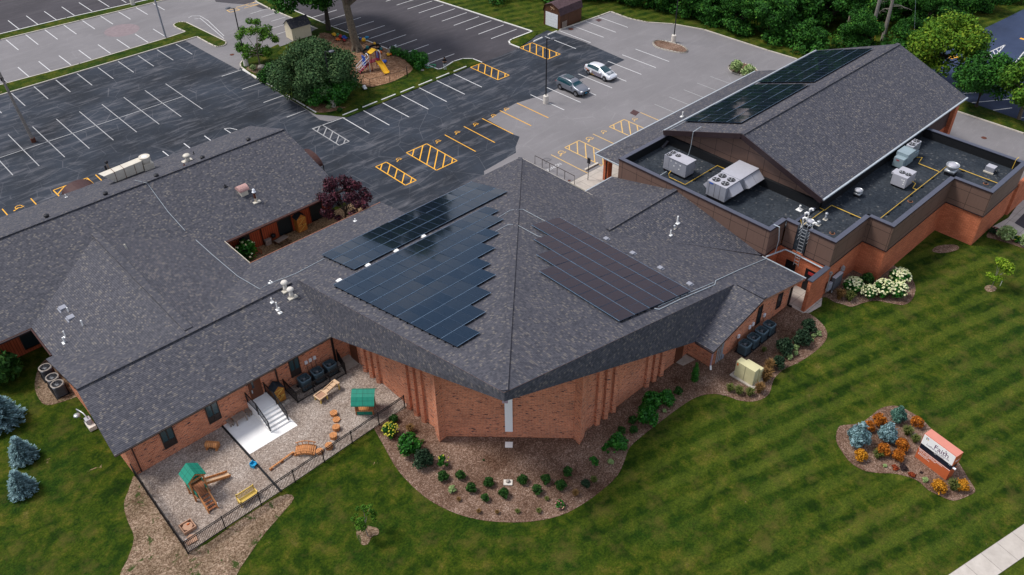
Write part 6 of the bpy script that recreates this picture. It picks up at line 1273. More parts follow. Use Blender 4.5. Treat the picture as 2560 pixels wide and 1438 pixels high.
tree('huge dark feathery bush filling the corner of the grass block', *at(788, 184, 2.9), 6.3, 5.0, 'leaf_willow', 42000, 0.17, 22, 60, 0.25, 0.02, None, 0.09, 'large_bush', sub=0.27)
x, y = at(838, 262); tree('bright green rounded bush in front of the huge dark one', x, y+1.0, 3.4, 2.9, 'leaf_bright', 9000, 0.2, 23, 26, 0.15, 0.02, None, 0.09, 'large_bush')
x, y = at(690, 200); tree('low dark hedge shrub between the young tree and the huge bush', x, y, 1.8, 1.8, 'leaf_forest', 2500, 0.2, 24, 12, 0.1, 0.0, None, 0.09, 'hedge_shrub')
# two tall trunks whose crowns rise out of the picture
x, y = at(893, 128)
t = thing('tall_tree', 'tall tree with a thick pale trunk beside the back play set', 'tree', (x, y, 0.09)); b = MB('bark'); b.tube([(0, 0, 0), (0, 0, 0.5), (-0.25, 0.2, 3), (-0.5, 0.4, 6.5), (-0.3, 0.8, 10)], 0.62, None, 12, 0.4)
for k in range(6): a_ = k*1.05; b.tube([(0.75*math.cos(a_), 0.75*math.sin(a_), 0), (0.3*math.cos(a_), 0.3*math.sin(a_), 1.2)], 0.2, None, 6, 0.12)
for a_, r_, z_ in ((0.3, 3.5, 9), (2.0, 3.5, 9.5), (3.6, 3.0, 8.5), (5.0, 3.6, 9.2)): b.tube([(-0.45, 0.4, 6.0), (r_*0.5*math.cos(a_), r_*0.5*math.sin(a_), 7.8), (r_*math.cos(a_), r_*math.sin(a_), z_)], 0.2, None, 7, 0.08)
b.build('trunk', t); bl = crown_blobs(6.5, 13, 50, 31, 0.1, 0.27); bl = [(q[0]+0.3, q[1]+0.8, q[2]+6.3, *q[3:]) for q in bl]
o = bpy.data.objects.new('crown', leaf_mesh('crown', bl, 22000, 0.34, 'leaf_forest_light', 0.8, 1.5, 0.3)); COL.objects.link(o); o.parent = t
x, y = at(822, 76); t = thing('tall_tree', 'tall dark leafy tree behind, left of the thick pale trunk', 'tree', (x, y, 0.09)); b = MB('dark_bark'); b.tube([(0, 0, 0), (0.1, 0.1, 4), (-0.6, 0.3, 9)], 0.42, None, 10, 0.2)
for a_, r_, z_ in ((0.3, 3.0, 7), (2.0, 3.5, 7.5), (3.6, 4.0, 6.5), (5.0, 3.6, 7.2)): b.tube([(0, 0.1, 4.0), (r_*0.5*math.cos(a_), r_*0.5*math.sin(a_), 5.8), (r_*math.cos(a_), r_*math.sin(a_), z_)], 0.16, None, 7, 0.06)
b.build('trunk', t); bl = crown_blobs(7.0, 14, 60, 32, 0.05, 0.26); bl = [(q[0]-1.2, q[1]+1.2, q[2]+1.9, *q[3:]) for q in bl]
o = bpy.data.objects.new('crown', leaf_mesh('crown', bl, 30000, 0.32, 'leaf_forest', 0.8, 1.5, 0.3)); COL.objects.link(o); o.parent = t
# right side trees
tree('large yellow-green tree behind the gymnasium ridge end', 104.6, 35.6, 8.4, 4.0, 'leaf_lime_tree', 15000, 0.22, 41, 36, 0.25, 0.2, None, 0.0, 'verge_tree')
x, y = at(2440, 268); tree('rounded dark green tree in the verge beyond the gymnasium', x, y, 6.2, 3.3, 'leaf_forest', 9000, 0.22, 42, 30, 0.2, 0.28, None, 0.09, 'verge_tree')
x, y = at(2546, 300); tree('thin trunked green tree at the right edge of the picture', x, y, 7.0, 3.2, 'leaf_yellow_green', 8000, 0.22, 43, 26, 0.22, 0.35, None, 0.09, 'verge_tree', 'bark')
# courtyard maple
tree('dark purple-leaved maple rising above the courtyard roof edge', 34.2, 60.3, 5.0, 3.0, 'leaf_maple', 8000, 0.15, 44, 44, 0.12, 0.2, None, 0.0, 'purple_maple', sub=0.17)
# lawn trees
x, y = at(2477, 720); tree('young lime-green tree in a small mulch ring on the right lawn', x, y, 3.0, 1.0, 'leaf_lime', 1800, 0.12, 45, 16, 0.045, 0.36, None, 0.0, 'young_tree', 'grey_bark', 0.36)
x, y = at(2500, 715); b = MB('white_pvc'); b.box(-0.03, -0.01, 0, 0.03, 0.01, 0.55); o = b.build('lawn_stake'); o.location = (x, y, 0); tag(o, 'small white stake beside the lime-green young tree', 'stake')
x, y = at(920, 1340); tree('thin sparse sapling in a bare soil ring on the front lawn', x, y, 3.0, 0.85, 'leaf_yellow_green', 2600, 0.075, 46, 30, 0.035, 0.28, None, 0.0, 'young_tree', 'grey_bark', 0.2)
# the woods, tree by tree
fk = [('leaf_forest', 7.5, 3.6, 9500, 61), ('leaf_forest', 9.5, 4.2, 11000, 62), ('leaf_forest_light', 6.5, 3.2, 8000, 63), ('leaf_forest', 6.0, 3.4, 8500, 64), ('leaf_willow', 8.5, 3.5, 9500, 65)]
rg = random.Random(12); pts = []
for row in range(6):
    for i in range(20):
        t_ = 0
        cx_ = [(86, 97), (91, 92.5), (95.5, 88), (97.5, 84), (98.5, 79.5), (100, 75), (101.5, 70.5), (102, 66), (102.3, 61.5), (102.6, 57), (103.5, 52.5), (106, 49), (109, 46), (113, 44.5), (119, 43.5), (126, 43.5), (133, 42.5), (140, 41.5), (147, 41), (154, 40)][i]
        q = Vector(cx_)+Vector((0.72, 0.68))*(row*5.2+(2.6 if row else 0.3))+Vector((rg.uniform(-1.2, 1.2), rg.uniform(-1.2, 1.2)))
        pts.append((q.x, q.y, row, i))
where = ['above the barn shed roof', 'right behind the barn shed', 'beside the barn shed', 'at the far lot corner', 'left of the island lamp', 'behind the island lamp', 'just right of the island lamp', 'where the kerb starts to curve', 'along the curved kerb', 'behind the pale traffic island shrubs', 'left of the cut-off post', 'behind the cut-off post', 'behind the pale utility pole', 'around the dead tree', 'above the blue asphalt corner', 'at the far right beside the blue asphalt', 'at the right edge above the blue asphalt', 'far right beyond the blue asphalt', 'outermost right beyond the blue asphalt', 'last at the right of the woods']
look = ['bushy dark', 'tall dense', 'bright fresh green', 'low rounded', 'feathery grey-green']; depth = ['front row', 'second row', 'third row', 'fourth row', 'fifth row', 'back row']
for qx, qy, row, i in pts:
    px_, py_ = None, None
    v = np.array([qx, qy, 0])[0]*BX+qy*BY+(4-CH)*BZ
    sy = v[1]/v[2]*F+719; sx_ = v[0]/v[2]*F+1280
    if sy < -140 or sx_ > 2750: continue
    if qx < 88 and row > 1: continue
    k = (row*5+i*3+(i//3)) % 5; m_, H_, R_, n_, sd_ = fk[k]
    t = tree(f'{look[k]} woodland tree in the {depth[row]} {where[i]}', qx, qy, H_, R_, m_, n_, 0.30, sd_, 30, 0.2, 0.03, 'trees of the woods behind the parking lot', 0.0, 'woodland_tree', key=('wood', k))
    s_ = rg.uniform(0.75, 1.1)*(0.72 if row == 0 else 1.0); t.scale = (s_, s_, s_*(2.1 if row > 2 else 1.0)); t.rotation_euler = (0, 0, rg.uniform(0, 6.28))
bl = []
for i, (ax, ay) in enumerate([(84.5, 94), (88, 91.5), (91, 89), (94, 86), (96.5, 83), (97.8, 80), (98.5, 77), (99.5, 74), (100.3, 71), (100.8, 68), (101, 65), (101, 62), (101, 59), (101.2, 56), (101.6, 53), (102.5, 50), (104.5, 47.5), (107, 45), (110, 43.5), (113.5, 42.5), (117.5, 42), (122, 42), (127, 42.5), (132, 42), (138, 41), (144, 40), (150, 39)]):
    for k in range(3): bl.append((ax+rg.uniform(-0.8, 2.2), ay+rg.uniform(-0.8, 2.2), rg.uniform(0.3, 1.2), rg.uniform(1.0, 1.8), rg.uniform(1.0, 1.8), rg.uniform(0.7, 1.3)))
o = bpy.data.objects.new('undergrowth', leaf_mesh('undergrowth', bl, 16000, 0.26, 'leaf_forest', 0.9, 1.5, 0.3)); COL.objects.link(o); tag(o, 'tangled green undergrowth along the edge of the woods', 'undergrowth', None, 'stuff')
bl = []
for k in range(260):
    az = R(-5+k*0.46); d_ = 175+rg.uniform(-12, 25); bl.append((60+d_*math.cos(az), 50+d_*math.sin(az), rg.uniform(5, 13), 8, 8, rg.uniform(7, 11)))
o = bpy.data.objects.new('distant_woods', leaf_mesh('distant_woods', bl, 60000, 1.7, 'leaf_forest', 0.9, 1.5, 0.3)); COL.objects.link(o); tag(o, 'far belt of dark woods beyond the parking lots', 'woods', None, 'stuff')
# hedge at the back playground
bl = [(ax, ay, 0.5, 0.55, 0.55, 0.6) for ax, ay in P([(985, 138), (1000, 142), (1015, 148), (1028, 156), (1040, 164), (1052, 168), (1046, 176)])]+[(ax, ay, 1.1, 0.8, 0.8, 0.9) for ax, ay in P([(1040, 165), (1058, 170)])]
bx0, by0 = at(1020, 160); bl = [(q[0]-bx0, q[1]-by0, *q[2:]) for q in bl]
o = bpy.data.objects.new('hedge', leaf_mesh('hedge', bl, 4200, 0.17, 'leaf_bright', 0.9)); COL.objects.link(o); o.location = (bx0, by0, 0.09); tag(o, 'overgrown green hedge along the fence behind the standing person', 'hedge')
for i, (px, py, d, lb) in enumerate([(632, 170, 20, 'yellowish shrub beside the corner lamp base'), (850, 275, 18, 'low green plant left of the white lamp base'), (822, 268, 16, 'yellow-green plant in the small mulch circle')]): place('verge_plant', lb, 'plant', px, py, d, 'pale' if i != 1 else 'yew', None, 0.8, 0.1)

# ================================================================== SIGN
a0, a1 = Vector((45.9, 6.88, 0)), Vector((46.35, 9.28, 0)); dd_ = (a0-a1); ang = math.atan2(dd_.y, dd_.x)
t = thing('monument_sign', 'orange and white church monument sign with a dark display strip in its shrub bed', 'sign', tuple(a1), ang)   # local x along the face, y towards the back
SL = dd_.length; DP = 0.72
b = MB('sign_orange'); b.box(0, 0, 0, SL, DP, 0.98); b.build('base_box', t)
b = MB('sign_black'); b.box(0.03, 0.03, 0.985, SL-0.03, DP-0.03, 1.45); b.build('display_strip', t)
b = MB('sign_orange'); b.box(0, 0, 1.455, SL, DP, 2.4, 'sign_orange', 'sign_top'); b.build('top_box', t)
b = MB('sign_white'); b.box(0.03, -0.015, 1.48, SL-0.04, -0.002, 2.36); b.build('white_panel', t)
b = MB('white_metal'); b.box(0.02, -0.012, 0.955, SL-0.02, -0.001, 0.98); b.build('trim_line', t)
b = MB('white_metal'); b.tube([(SL+0.02, 0.15, 1.25), (SL+0.22, 0.15, 1.25)], 0.08, None, 10); b.build('spotlight', t)
Q = R(90); ry = (Q, 0, 0)
text('Faith', 0.52, 'plum', t, (0.90, -0.02, 1.80), ry, ext=0.003, sx=1.12)
text('Lutheran Church', 0.235, 'letter_grey', t, (0.40, -0.02, 1.63), ry, ext=0.003, sx=1.05)
text('and Preschool', 0.10, 'letter_grey', t, (1.15, -0.02, 1.52), ry, ext=0.003, sx=1.1)
b = MB('sign_white')
for k, (mt_, u_, v_) in enumerate((('bright_red', -0.055, 0.055), ('bright_blue', 0.055, 0.055), ('toy_green', -0.055, -0.055), ('bright_yellow', 0.055, -0.055))):
    b.add([(0.33+u_+0.047*math.cos(a_), -0.019, 2.15+v_+0.047*math.sin(a_)) for a_ in np.linspace(0, 2*math.pi, 9)[:-1]], [tuple(range(8))], mt_)
b.mats = b.mats; b.build('emblem', t)
b = MB('plum'); b.box(1.72, -0.022, 1.98, 1.735, -0.017, 2.30); b.box(1.66, -0.022, 2.19, 1.80, -0.017, 2.205); b.build('small_cross', t)
for i, (s_, z_) in enumerate((('8:00 am and 10:30 am - Worship', 0.83), ('9:15 am - Sunday School', 0.72), ('618.344.0005', 0.58), ('faithlutheran.org', 0.47))): text(s_, 0.115, 'sign_white', t, (0.12, -0.006, z_), ry, ext=0.003, sx=1.15)
for x_ in (1.05, 2.15): b = MB('white_metal'); b.box(x_, 0.02, 1.36, x_+0.18, 0.028, 1.375); b.build('display_mark', t)
text('Faith', 0.26, 'sign_white', t, (SL+0.006, 0.12, 1.75), (Q, 0, Q), ext=0.003, sx=0.9)
x, y = at(1270, 1208); t = thing('stone_marker', 'small square stone marker with a round cap in the middle of the front bed', 'marker', (x, y, 0)); b = MB('pale_stone'); b.box(-0.3, -0.22, 0, 0.3, 0.22, 0.1); b.build('plinth', t).rotation_euler = (0, 0, R(-45)); b = MB('rock_grey'); b.ball((0.02, 0.02, 0.16), 0.15, 0.15, 0.14); b.build('cap', t, smooth=True)

# ================================================================== FRONT PLAYGROUND
b = MB('black_rubber'); b.beam((12.88, 45.15, 0.06), (12.88, 37.1, 0.06), 0.12, 0.12); tag(b.build('rubber_edging'), 'black rubber edging strip dividing the playground', 'edging')
t = thing('entry_stairs', 'pale concrete stairs and landing up to the brown door', 'stairs', (15.9, 44, 0)); b = MB('new_concrete'); b.box(-0.8, -0.35, 0.02, 0.78, 1.2, 0.9)
b.build('landing', t); b = MB('new_concrete')
for k in range(5): b.box(-0.8, -0.35-0.3*(k+1), 0.02, 0.78, -0.35-0.3*k-0.002, 0.9-0.15*(k+1))
b.build('steps', t)
for sx_ in (-0.76, 0.74):
    b = MB('black_metal'); b.beam((sx_, 1.15, 1.85), (sx_, -0.35, 1.85), 0.06, 0.05); b.beam((sx_, -0.35, 1.85), (sx_, -1.75, 1.1), 0.06, 0.05); b.beam((sx_, 1.15, 1.05), (sx_, -0.35, 1.05), 0.04, 0.04); b.beam((sx_, -0.35, 1.0), (sx_, -1.75, 0.3), 0.04, 0.04)
    for k in range(12): b.beam((sx_, 1.1-k*0.13, 0.95), (sx_, 1.1-k*0.13, 1.85), 0.018, 0.018)
    for k in range(11): yy = -0.4-k*0.13; b.beam((sx_, yy, 0.95+(k+0.4)*-0.065), (sx_, yy, 1.82-k*0.07), 0.018, 0.018)
    for yy, z0, z1 in ((1.15, 0.9, 1.9), (-0.35, 0.75, 1.9), (-1.75, 0.05, 1.15)): b.box(sx_-0.035, yy-0.035, z0, sx_+0.035, yy+0.035, z1)
    b.build('handrail', t)
def wtable(name, label, cat, x, y, L_, W_, h, rz, mat='old_wood', group=None, slats=5):
    t = thing(name, label, cat, (x, y, 0.03), rz, group); b = MB(mat)
    for k in range(slats): yy = -W_/2+W_*k/slats; b.box(-L_/2, yy+0.006, h-0.04, L_/2, yy+W_/slats-0.006, h)
    b.build('top', t)
    for sx_ in (-1, 1):
        for sy_ in (-1, 1): b = MB(mat); b.box(sx_*(L_/2-0.08)-0.04, sy_*(W_/2-0.05)-0.04, 0, sx_*(L_/2-0.08)+0.04, sy_*(W_/2-0.05)+0.04, h-0.04); b.build('leg', t)
    b = MB(mat); b.box(-L_/2+0.06, -0.03, h-0.12, L_/2-0.06, 0.03, h-0.042); b.build('rail', t); return t
x, y = at(598, 1042, 0.5); wtable('wooden_table', 'weathered wooden table against the brick on the white patio', 'table', x, y, 0.95, 0.65, 0.55, 0.05)
x, y = at(574, 1054, 0.3); wtable('wooden_bench', 'weathered wooden stool left of the patio table', 'bench', x, y, 0.35, 0.65, 0.34, 0.05, 'old_wood', 'stools at the patio table', 3); x, y = at(620, 1029, 0.3); wtable('wooden_bench', 'weathered wooden stool right of the patio table, by the stairs', 'bench', x, y, 0.35, 0.6, 0.34, 0.05, 'old_wood', 'stools at the patio table', 3)
x, y = at(533, 1120); t = thing('play_tunnel', 'small round-topped wooden log tunnel with a hole, on short feet', 'play tunnel', (x, y, 0), -0.12+math.atan2(-0.7, 0.75)); b = MB('play_board'); n = 12
pf = [(0.26*math.cos(a_), 0.36+0.24*math.sin(a_)) for a_ in np.linspace(-0.5, math.pi+0.5, n)]
b.add([(sx_, q[0], q[1]) for sx_ in (-0.45, 0.45) for q in pf], [(i, i+1, n+i+1, n+i) for i in range(n-1)]+[tuple(range(n)), tuple(range(2*n-1, n-1, -1)), (0, n, 2*n-1, n-1)]); b.build('barrel', t)
b = MB('dark_wood'); b.box(-0.12, -0.285, 0.2, 0.12, -0.24, 0.36); b.build('opening', t); b = MB('play_board'); b.box(-0.42, -0.28, 0, -0.3, 0.28, 0.16); b.box(0.3, -0.28, 0, 0.42, 0.28, 0.16); b.build('foot', t)
# play tower with green gable roof
t = thing('play_tower', 'wooden play tower with green gable roof, stairs and a short slide', 'play structure', (8.85, 40.75, 0))
for sx_ in (-0.48, 0.48):
    for sy_ in (-0.45, 0.45): b = MB('play_board'); b.box(sx_-0.05, sy_-0.05, 0, sx_+0.05, sy_+0.05, 2.15); b.build('post', t)
b = MB('dark_play_board'); b.box(-0.5, -0.95, 0.72, 0.5, 0.45, 0.78); b.build('deck', t)
b = MB('green_metal'); b.add([(-0.68, -0.62, 2.05), (-0.68, 0.62, 2.05), (0, 0.62, 2.6), (0, -0.62, 2.6), (0.68, -0.62, 2.05), (0.68, 0.62, 2.05), (-0.68, -0.62, 2.01), (0.68, -0.62, 2.01), (0, -0.62, 2.56), (-0.68, 0.62, 2.01), (0.68, 0.62, 2.01), (0, 0.62, 2.56)], [(0, 3, 2, 1), (3, 4, 5, 2), (0, 6, 8, 3), (3, 8, 7, 4), (1, 2, 11, 9), (2, 5, 10, 11), (6, 9, 11, 8), (8, 11, 10, 7)]); b.build('green_roof', t)
b = MB('play_board'); b.beam((-0.6, -0.55, 1.98), (0, -0.55, 2.45), 0.05, 0.1); b.beam((0.6, -0.55, 1.98), (0, -0.55, 2.45), 0.05, 0.1); b.box(-0.5, -0.48, 1.85, 0.5, -0.42, 1.97); b.build('gable_frame', t)
b = MB('green_metal'); b.box(-0.5, -0.42, 0.8, -0.46, 0.42, 1.25); b.box(0.46, 0.05, 0.8, 0.5, 0.42, 1.25); b.box(-0.45, 0.44, 0.8, 0.45, 0.48, 1.25); b.box(0.34, -0.95, 0.78, 0.38, -0.5, 1.2); b.box(-0.42, -0.95, 0.78, -0.38, -0.5, 1.2); b.build('green_panel', t)
b = MB('dark_play_board')
for k in range(4): b.box(-0.28, -1.0-0.22*(k+1)+0.02, 0.60-0.16*k, 0.28, -1.0-0.22*k, 0.64-0.16*k)
b.build('stair_tread', t); b = MB('play_board')
for sx_ in (-0.32, 0.32): b.beam((sx_, -0.9, 0.74), (sx_, -1.95, -0.02), 0.05, 0.16); b.beam((sx_, -0.9, 1.2), (sx_, -1.9, 0.55), 0.04, 0.05); b.box(sx_-0.04, -1.95, 0, sx_+0.04, -1.87, 0.55)
split_build(b, 'stair_stringer', t, False); b = MB('white_pvc'); b.box(0.34, -1.98, 0.15, 0.4, -1.88, 0.5); b.build('white_bracket', t)
b = MB('pale_wood'); b.add([(0.5, -0.22, 0.76), (0.5, 0.22, 0.76), (1.95, 0.22, 0.2), (1.95, -0.22, 0.2), (2.2, 0.22, 0.17), (2.2, -0.22, 0.17)], [(0, 1, 2, 3), (3, 2, 4, 5)], 'pale_wood'); b.build('slide_bed', t)
b = MB('play_board')
for sy_ in (-0.24, 0.24): b.beam((0.5, sy_, 0.8), (2.2, sy_, 0.2), 0.04, 0.2)
b.build('slide_side', t)
# sandbox
x, y = 7.0, 38.7; t = thing('sandbox', 'square tan plastic sand table with a lid and an orange toy', 'sandbox', (x, y, 0), 0.0)
b = MB('tan_plastic'); b.box(-0.42, -0.42, 0, -0.36, 0.42, 0.28); b.box(0.36, -0.42, 0, 0.42, 0.42, 0.28); b.box(-0.36, -0.42, 0, 0.36, -0.36, 0.28); b.box(-0.36, 0.36, 0, 0.36, 0.42, 0.28); b.build('rim', t)
b = MB('dark_tan'); b.box(-0.36, -0.36, 0.02, 0.36, 0.36, 0.12); b.build('tray', t); b = MB('tan_plastic'); b.prism([(0.33*math.cos(a_), 0.33*math.sin(a_)) for a_ in np.linspace(0.39, 0.39+2*math.pi, 9)[:-1]], 0.12, 0.22); b.build('lid', t); b = MB('orange_plastic'); b.ball((0.12, 0.1, 0.26), 0.09, 0.04, 0.04); b.ball((0.05, 0.1, 0.27), 0.05, 0.05, 0.05); b.build('orange_toy', t)
x, y = at(478, 1350); t = thing('stone_mat', 'reddish slab lying in the fence corner of the playground', 'mat', (x, y, 0)); b = MB('tan_plastic'); b.prism([(-0.35, -0.3), (0.3, -0.35), (0.42, 0.1), (0.1, 0.38), (-0.35, 0.25)], 0.01, 0.09); b.build('slab', t); b = MB('white_pvc'); b.ball((-0.25, 0.15, 0.12), 0.09, 0.05, 0.04); b.build('white_toy', t)
# yellow bench
x, y = 10.95, 38.0; t = thing('garden_bench', 'yellow wooden bench against the lawn side fence', 'bench', (x, y, 0), 0.0); b = MB('yellow_wood')
for k in range(4): b.box(-0.65, -0.3+k*0.12, 0.40, 0.65, -0.2+k*0.12, 0.43)
b.build('seat', t); b = MB('yellow_wood')
for k in range(13): b.box(-0.6+k*0.095, 0.18, 0.45, -0.55+k*0.095, 0.21, 0.8)
b.box(-0.65, 0.17, 0.8, 0.65, 0.22, 0.88); b.build('backrest', t)
for sx_ in (-0.62, 0.62): 
    for sy_ in (-0.26, 0.2): b = MB('yellow_wood'); b.box(sx_-0.03, sy_-0.03, 0, sx_+0.03, sy_+0.03, 0.6 if sy_ < 0 else 0.92); b.build('leg', t)
    b = MB('yellow_wood'); b.box(sx_-0.035, -0.3, 0.6, sx_+0.035, 0.2, 0.63); b.build('armrest', t)
# blue toy chair
x, y = at(635, 1166); t = thing('toy_chair', 'small bright blue plastic toddler chair next to the edging strip', 'chair', (x, y, 0), 0.4); b = MB('sky_blue'); b.box(-0.17, -0.17, 0.18, 0.17, 0.17, 0.22); b.build('seat', t); b = MB('sky_blue'); b.box(-0.17, 0.13, 0.22, 0.17, 0.18, 0.42); b.build('backrest', t); b = MB('sky_blue'); b.box(-0.19, -0.17, 0.0, -0.14, 0.17, 0.32); b.box(0.14, -0.17, 0.0, 0.19, 0.17, 0.32); b.build('side', t)
# hexagon steps
hexl = ['first', 'second', 'third', 'fourth', 'fifth', 'sixth']
for k, (px, py, h) in enumerate([(834, 1033, 0.24), (841, 1050, 0.1), (840, 1068, 0.3), (833, 1089, 0.3), (822, 1114, 0.3), (799, 1129, 0.16)]):
    x, y = at(px, py-1, h); t = thing('stepping_stump', f'{hexl[k]} hexagonal wooden stepping stump counted from the playhouse side', 'stepping stump', (x, y, 0), k*0.35, 'hexagonal wooden stepping stumps'); b = MB('play_board'); b.prism([(0.28*math.cos(a_), 0.28*math.sin(a_)) for a_ in np.linspace(0, 2*math.pi, 7)[:-1]], 0, h); b.build('side_boards', t); b = MB('pale_wood'); b.prism([(0.30*math.cos(a_), 0.30*math.sin(a_)) for a_ in np.linspace(0, 2*math.pi, 7)[:-1]], h, h+0.04, 'play_board', 'play_board'); b.build('top', t)
# arched bridge, beam
p, q = Vector((*at(738, 1130), 0)), Vector((*at(790, 1128), 0)); m_ = (p+q)/2; d = q-p; t = thing('arched_bridge', 'small arched wooden bridge with curved railings', 'play structure', tuple(m_), math.atan2(d.y, d.x)); L_ = d.length*0.98
b = MB('play_board'); n = 11
for k in range(n): f_ = (k+0.5)/n; z = 0.08+0.2*math.sin(math.pi*f_); b.box(-L_/2+L_*k/n+0.01, -0.36, z, -L_/2+L_*(k+1)/n-0.01, 0.36, z+0.035)
b.build('deck', t)
for sy_ in (-0.4, 0.4):
    b = MB('play_board'); arc = [(-L_/2+L_*f_, sy_, 0.06+0.2*math.sin(math.pi*f_)) for f_ in np.linspace(0, 1, 9)]
    for a_, c_ in zip(arc[:-1], arc[1:]): b.beam(a_, c_, 0.05, 0.14)
    arc = [(-L_/2+L_*f_, sy_*1.12, 0.42+0.18*math.sin(math.pi*f_)) for f_ in np.linspace(0, 1, 9)]
    for a_, c_ in zip(arc[:-1], arc[1:]): b.beam(a_, c_, 0.05, 0.05)
    for f_ in (0.12, 0.37, 0.63, 0.88): b.beam((-L_/2+L_*f_, sy_, 0.15+0.18*math.sin(math.pi*f_)), (-L_/2+L_*(f_+(-0.05 if f_ < 0.5 else 0.05)), sy_*1.12, 0.42+0.18*math.sin(math.pi*f_)), 0.04, 0.05)
    b.build('railing', t)
p, q = Vector((*at(675, 1177), 0)), Vector((*at(735, 1134), 0)); t = thing('balance_beam', 'low wooden balance beam leading to the arched bridge', 'balance beam', tuple(p)); b = MB('play_board'); d = q-p; b.beam(Vector((0, 0, 0.16)), d*0.5+Vector((0, 0, 0.16)), 0.12, 0.07); b.beam(d*0.5+Vector((0, 0, 0.17)), d+Vector((0, 0, 0.19)), 0.12, 0.07); b.build('beam', t); b = MB('dark_play_board')
for f_ in (0.05, 0.5, 0.95): c_ = d*f_; b.box(c_.x-0.1, c_.y-0.1, 0, c_.x+0.1, c_.y+0.1, 0.13)
b.build('support', t)
# playhouse
x, y = at(915, 1025); t = thing('playhouse', 'wooden playhouse with a green plank-look roof beside the fence', 'playhouse', (x, y, 0), R(-43)); 
b = MB('dark_play_board')
for sx_ in (-0.62, 0.62):
    for sy_ in (-0.5, 0.5): b.box(sx_-0.05, sy_-0.05, 0, sx_+0.05, sy_+0.05, 1.45)
b.build('post', t); b = MB('green_metal'); b.box(-0.6, -0.53, 0.05, 0.6, -0.49, 0.42); b.box(-0.6, 0.49, 0.05, 0.6, 0.53, 0.42); b.box(-0.64, -0.45, 0.05, -0.6, 0.45, 0.42); b.build('green_panel', t)
b = MB('play_board'); b.box(-0.66, -0.56, 0.42, 0.66, -0.46, 0.5); b.box(-0.66, 0.46, 0.42, 0.66, 0.56, 0.5); b.box(-0.6, -0.46, 0.3, 0.6, 0.0, 0.36); b.build('counter', t); b = MB('dark_play_board'); b.box(-0.6, -0.52, 0.5, -0.4, -0.48, 1.3); b.box(0.4, -0.52, 0.5, 0.6, -0.48, 1.3); b.box(0.6, 0.1, 0.05, 0.64, 0.5, 1.3); b.build('shutter', t)
b = MB('green_metal'); n = 6; vs = []
prof = [(-0.82, 1.25), (-0.35, 1.72), (0.2, 1.98), (0.75, 1.5)]
for sx_ in (-0.85, 0.85):
    for yy, z in prof: vs.append((sx_, yy, z))
    for yy, z in prof: vs.append((sx_, yy, z-0.05))
b.add(vs, [(i, i+1, 9+i, 8+i)[::-1] for i in range(3)]+[(4+i, 12+i, 13+i, 5+i) for i in range(3)]+[(0, 8, 12, 4), (3, 7, 15, 11), (0, 4, 5, 1), (1, 5, 6, 2), (2, 6, 7, 3), (8, 9, 13, 12), (9, 10, 14, 13), (10, 11, 15, 14)]); b.build('green_roof', t)
# sensory table with ramp
p, q = Vector((*at(800, 1002), 0)), Vector((*at(836, 976), 0)); d = q-p; t = thing('sand_table', 'pale wooden sand table with a stepped trough', 'sand table', tuple((p+q)/2), math.atan2(d.y, d.x)); L_ = 1.9
b = MB('pale_wood'); b.box(-L_/2, -0.38, 0.42, -L_/2+0.08, 0.38, 0.52); b.box(-0.25, -0.38, 0.42, -0.17, 0.38, 0.52); b.box(-L_/2+0.08, -0.38, 0.42, -0.25, -0.30, 0.52); b.box(-L_/2+0.08, 0.30, 0.42, -0.25, 0.38, 0.52); b.build('frame', t)
b = MB('tan_plastic'); b.box(-L_/2+0.08, -0.3, 0.38, -0.25, 0.3, 0.44); b.build('sand_tray', t); b = MB('pale_wood')
for k in range(3): b.box(-0.17+0.35*k, -0.2, 0.5+0.06*k, 0.16+0.35*k, 0.2, 0.53+0.06*k); 
b.beam((-0.17, -0.23, 0.52), (0.9, -0.23, 0.72), 0.04, 0.12); b.beam((-0.17, 0.23, 0.52), (0.9, 0.23, 0.72), 0.04, 0.12); b.build('trough', t); b = MB('pale_wood'); b.box(0.85, -0.3, 0.66, 1.1, 0.3, 0.72); b.build('end_shelf', t)
for sx_, sy_, h in ((-L_/2+0.1, -0.33, 0.42), (-L_/2+0.1, 0.33, 0.42), (-0.25, -0.33, 0.42), (-0.25, 0.33, 0.42), (1.0, -0.25, 0.66), (1.0, 0.25, 0.66)): b = MB('yellow_wood'); b.box(sx_-0.04, sy_-0.04, 0, sx_+0.04, sy_+0.04, h); b.build('leg', t)
